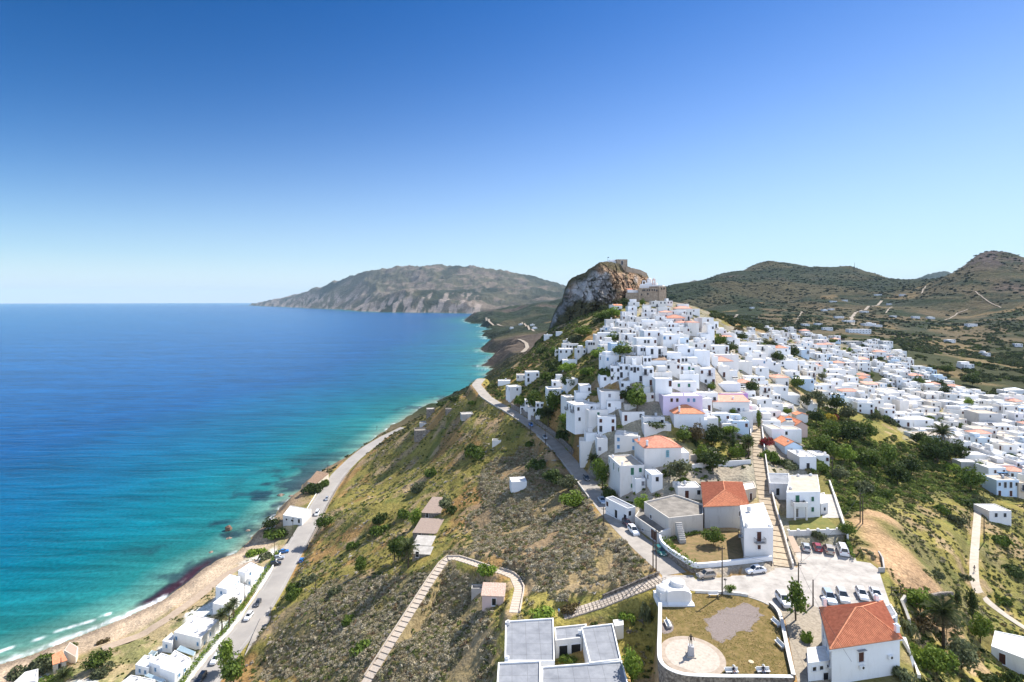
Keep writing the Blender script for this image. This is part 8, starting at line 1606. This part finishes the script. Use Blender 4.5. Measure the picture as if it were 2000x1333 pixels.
WALK = {'knl': (-.10,-.20,.52), 'anl': (-.10,-.24,.10), 'tol': (-.11,-.42,.05), 'knr': (.10,.06,.50), 'anr': (.10,.30,.14), 'tor': (.11,.16,.03), 'ell': (-.24,.14,1.15), 'wrl': (-.23,.10,.92), 'pal': (-.23,.07,.84), 'elr': (.24,-.06,1.14), 'wrr': (.22,-.22,.98), 'par': (.21,-.28,.92)}
q = RC[25]; person('person in a light blue shirt and khaki trousers at the foot of the ramp', (q[0] - .9, q[1] - .2, q[2] + .05), R(150), M_SHIRTB, M_KHAKI, WALK)
q = RC[21]; person('person in dark clothes walking down the ramp behind the blue shirt', (q[0] - .1, q[1] + .3, q[2] + .12), R(200), M_SHIRTD, M_SHIRTD, WALK)
p = at(1903, 1116, 45.8); person('person in black walking along the pale footpath', (p.x, p.y, gz(p.x, p.y) + .08), R(190), M_SHIRTD, M_SHIRTD, WALK)
t = empty('statue', at(1349.5, 1280, 60.13), R(-12)); tag(t, 'dark bronze statue of a standing figure on a grey pedestal', 'statue')
b = MB(); b.box(-.75, .75, -.75, .75, 0, .16); b.build('base_slab', M_STEPW, t)
b = MB(); b.raw([(-.52,-.52,.16),(.52,-.52,.16),(.52,.52,.16),(-.52,.52,.16),(-.40,-.40,1.5),(.40,-.40,1.5),(.40,.40,1.5),(-.40,.40,1.5)], [(0,3,2,1),(4,5,6,7),(0,1,5,4),(1,2,6,5),(2,3,7,6),(3,0,4,7)]); b.build('pedestal', M_MARB, t)
b = MB(); b.box(-.46, .46, -.46, .46, 1.5, 1.58); b.build('capstone', M_MARB, t)
ST = {'knl': (-.14,-.06,.50), 'anl': (-.17,-.02,.09), 'tol': (-.20,-.18,.035), 'knr': (.12,.0,.50), 'anr': (.14,.08,.09), 'tor': (.17,-.10,.035), 'ell': (-.30,-.02,1.15), 'wrl': (-.34,-.12,.93), 'pal': (-.345,-.15,.85), 'elr': (.33,.06,1.16), 'wrr': (.40,-.06,.95), 'par': (.42,-.10,.88)}
J, E, Rr = skeleton(ST); fig = figure(J, E, Rr, 'figure', [M_BRONZE], lambda c: 0, t, 'pelvis'); fig.location = (0, 0, 1.56); fig.scale = (1.12,) * 3
# ================================================================== FAR HOUSES AND THE LABELS OF THE REST
MARKS = [('the castle wall',1265,575),('the crag',1190,600),('the tallest narrow house',1382,660),('the big pink hip roof',1336,605),('the pinkish brown house',1322,625),('the house with three brown doors',1315,692),('the lilac house',1332,775),('the purple house',1432,770),('the hollow garden',1240,780),('the tan-roofed house',1190,770),('the arched-window house',1114,675),('the cube house above the bend',1012,755),('the flagpole house',1112,740),('the alley',1392,730),('the salmon hip roof',1415,710),('the pergola house',1453,710),('the round dark tree',1515,700),('the long-balcony house',1485,678),('the pale bluish house',1572,742),('the yellow bush',1618,815),('the orange gable pair',1560,825),('the school',1680,648),('the long grey building',1665,668),('the hotel block',1744,668),('the crossed gables',1695,742),('the sloping orange roof',1688,704),('the concrete building',1930,810),('the six-window house',1822,852),('the square-window house',1805,822),('the car lane',1876,800),('the two-storey balcony house',1968,937),('the wide-windowed house',1948,915),('the stepped street',1475,830),('the olive grove edge',1800,715),('the right edge hip roof',1980,765),('the veranda house',1233,985),('the hillside road',1665,615),('the red pyramid roof',1528,682),('the blue-shaded gable house',1550,875),('the terraced house',1150,792),('the palm',1071,830),('the wooded coast',1010,640),('the dark trees in the town',1845,765)]
WN = {M_BROWN: 'brown', M_DARK: 'dark', M_GREEN: 'green', M_BLUE: 'blue', M_GREYD: 'grey', M_TEAL: 'teal'}
todo = [q for q in INFO if q[8]]
todo_all = sorted(INFO, key=lambda q: -(q[3] * q[4]) / (q[0].location.y ** 2))
white = [q for q in todo_all if q[0].name.startswith('white_house')]
others = sum(1 for o in bpy.data.objects if o.parent is None and o.name.startswith('white_house')) - len(white)
LIMIT = 296 - others
keep = set(id(q) for q in white[:LIMIT]) | set(id(q) for q in INFO if not q[8])
drop = [q for q in INFO if id(q) not in keep]
if drop:                                             # the smallest and farthest: one mass
    vs, fs, mi, mats_ = [], [], [], []
    for q in drop:
        e = q[0]; M = e.matrix_basis.copy()
        for ch in list(e.children):
            me = ch.data; Mc = M @ ch.matrix_basis; off = len(vs); vs += [tuple(Mc @ v.co) for v in me.vertices]
            for p in me.polygons:
                m_ = me.materials[p.material_index] if me.materials else M_WHITE
                if m_ not in mats_: mats_.append(m_)
                fs.append(tuple(off + k for k in p.vertices)); mi.append(mats_.index(m_))
            for gc in list(ch.children): bpy.data.objects.remove(gc)
            bpy.data.objects.remove(ch)
        bpy.data.objects.remove(e)
    me = bpy.data.meshes.new('distant_houses'); me.from_pydata(vs, [], fs); me.polygons.foreach_set('material_index', mi); me.update(); o = link('distant_houses', me, mats_); tag(o, 'distant white houses scattered at the far edge of the town', kind='stuff')
def words_for(q):
    t, px, py, w, h, code, roof, rm, _, wl = q
    size = 'tall' if h >= 6 else ('low' if h < 3.5 else ('wide' if w > 8.5 else ('narrow' if w < 5 else '')))
    wall = {M_WHITE: 'white', M_WHITE2: 'stained white', M_BLUEW: 'bluish', M_GREYW: 'grey', M_CREAM: 'cream', M_STONE: 'stone', M_PINKW: 'pinkish'}.get(wl or M_WHITE, 'white')
    rf = {M_ROOFT: 'tan-roofed', M_TILEP: 'tile-roofed', M_TILE: 'orange-roofed', M_TILER: 'red-roofed'}.get(rm, '')
    wins = [c for c in t.children if c.name.startswith('window')]; doors = [c for c in t.children if c.name.startswith('door')]; bal = [c for c in t.children if c.name.startswith('balcony')]; ch = [c for c in t.children if c.name.startswith('chimney')]
    num = {1: 'one', 2: 'two', 3: 'three', 4: 'four', 5: 'five', 6: 'six'}
    def colour(c): return WN.get(c.data.materials[1], 'dark')
    bits = []
    if wins: bits.append('%s %s window%s' % (num.get(len(wins), 'many'), colour(wins[0]), 's' if len(wins) > 1 else ''))
    if bal: bits.append('a balcony')
    elif doors: bits.append('a %s door' % colour(doors[0]))
    if ch and len(bits) < 2: bits.append('a chimney')
    return ' '.join(x for x in (size, rf, wall) if x), (' with ' + ' and '.join(bits)) if bits else ' with a blank front'
used = {}
ORD = ['', 'second ', 'third ', 'fourth ', 'fifth ', 'sixth ', 'seventh ', 'eighth ', 'ninth ']
for q in sorted((q for q in INFO if q[8] and id(q) in keep), key=lambda q: q[0].location.y):
    a, b_ = words_for(q); px, py = q[1], q[2]
    name, mx_, my_ = min(MARKS, key=lambda m: (m[1] - px) ** 2 + ((m[2] - py) * 1.6) ** 2)
    dx, dy = px - mx_, (py - my_) * 1.6
    side = ('right of' if dx > 0 else 'left of') if abs(dx) > abs(dy) else ('above' if dy < 0 else 'below')
    k = (a, b_, side, name); used.setdefault(k, []).append(q)
for (a, b_, side, name), qs in used.items():
    mk = [m for m in MARKS if m[0] == name][0]; qs.sort(key=lambda q: (q[1] - mk[1]) ** 2 + ((q[2] - mk[2]) * 1.6) ** 2)
    for i, q in enumerate(qs):
        s = '%s house%s %s %s' % (ORD[min(i, 8)] + a, b_, side, name) if len(qs) > 1 and i else '%s house%s %s %s' % (a, b_, side, name)
        if len(qs) > 1 and i == 0: s = 'nearest ' + s
        if len(s.split()) > 16: s = s.replace(' and a chimney', '')
        if len(s.split()) > 16: s = s.replace(' stained white', ' white').replace(' the right', ' right').replace('with a blank front', 'blank-fronted')
        if len(s.split()) > 16: s = s.replace(' and a ', ', ').replace('house with', 'house,')
        q[0]['label'] = ' '.join(s.split()[:16])
for q in INFO:
    if id(q) in keep: q[0]['group'] = 'white houses of the hill town' if q[1] < 1440 else 'white houses of the right-hand quarter'
seen = {}
for q in sorted((q for q in INFO if id(q) in keep), key=lambda q: q[0].location.y):
    lb = q[0]['label']; seen[lb] = seen.get(lb, 0) + 1
    if seen[lb] > 1: q[0]['label'] = ' '.join(((ORD[min(seen[lb] - 1, 8)] or 'farther ') + lb).split()[:16])
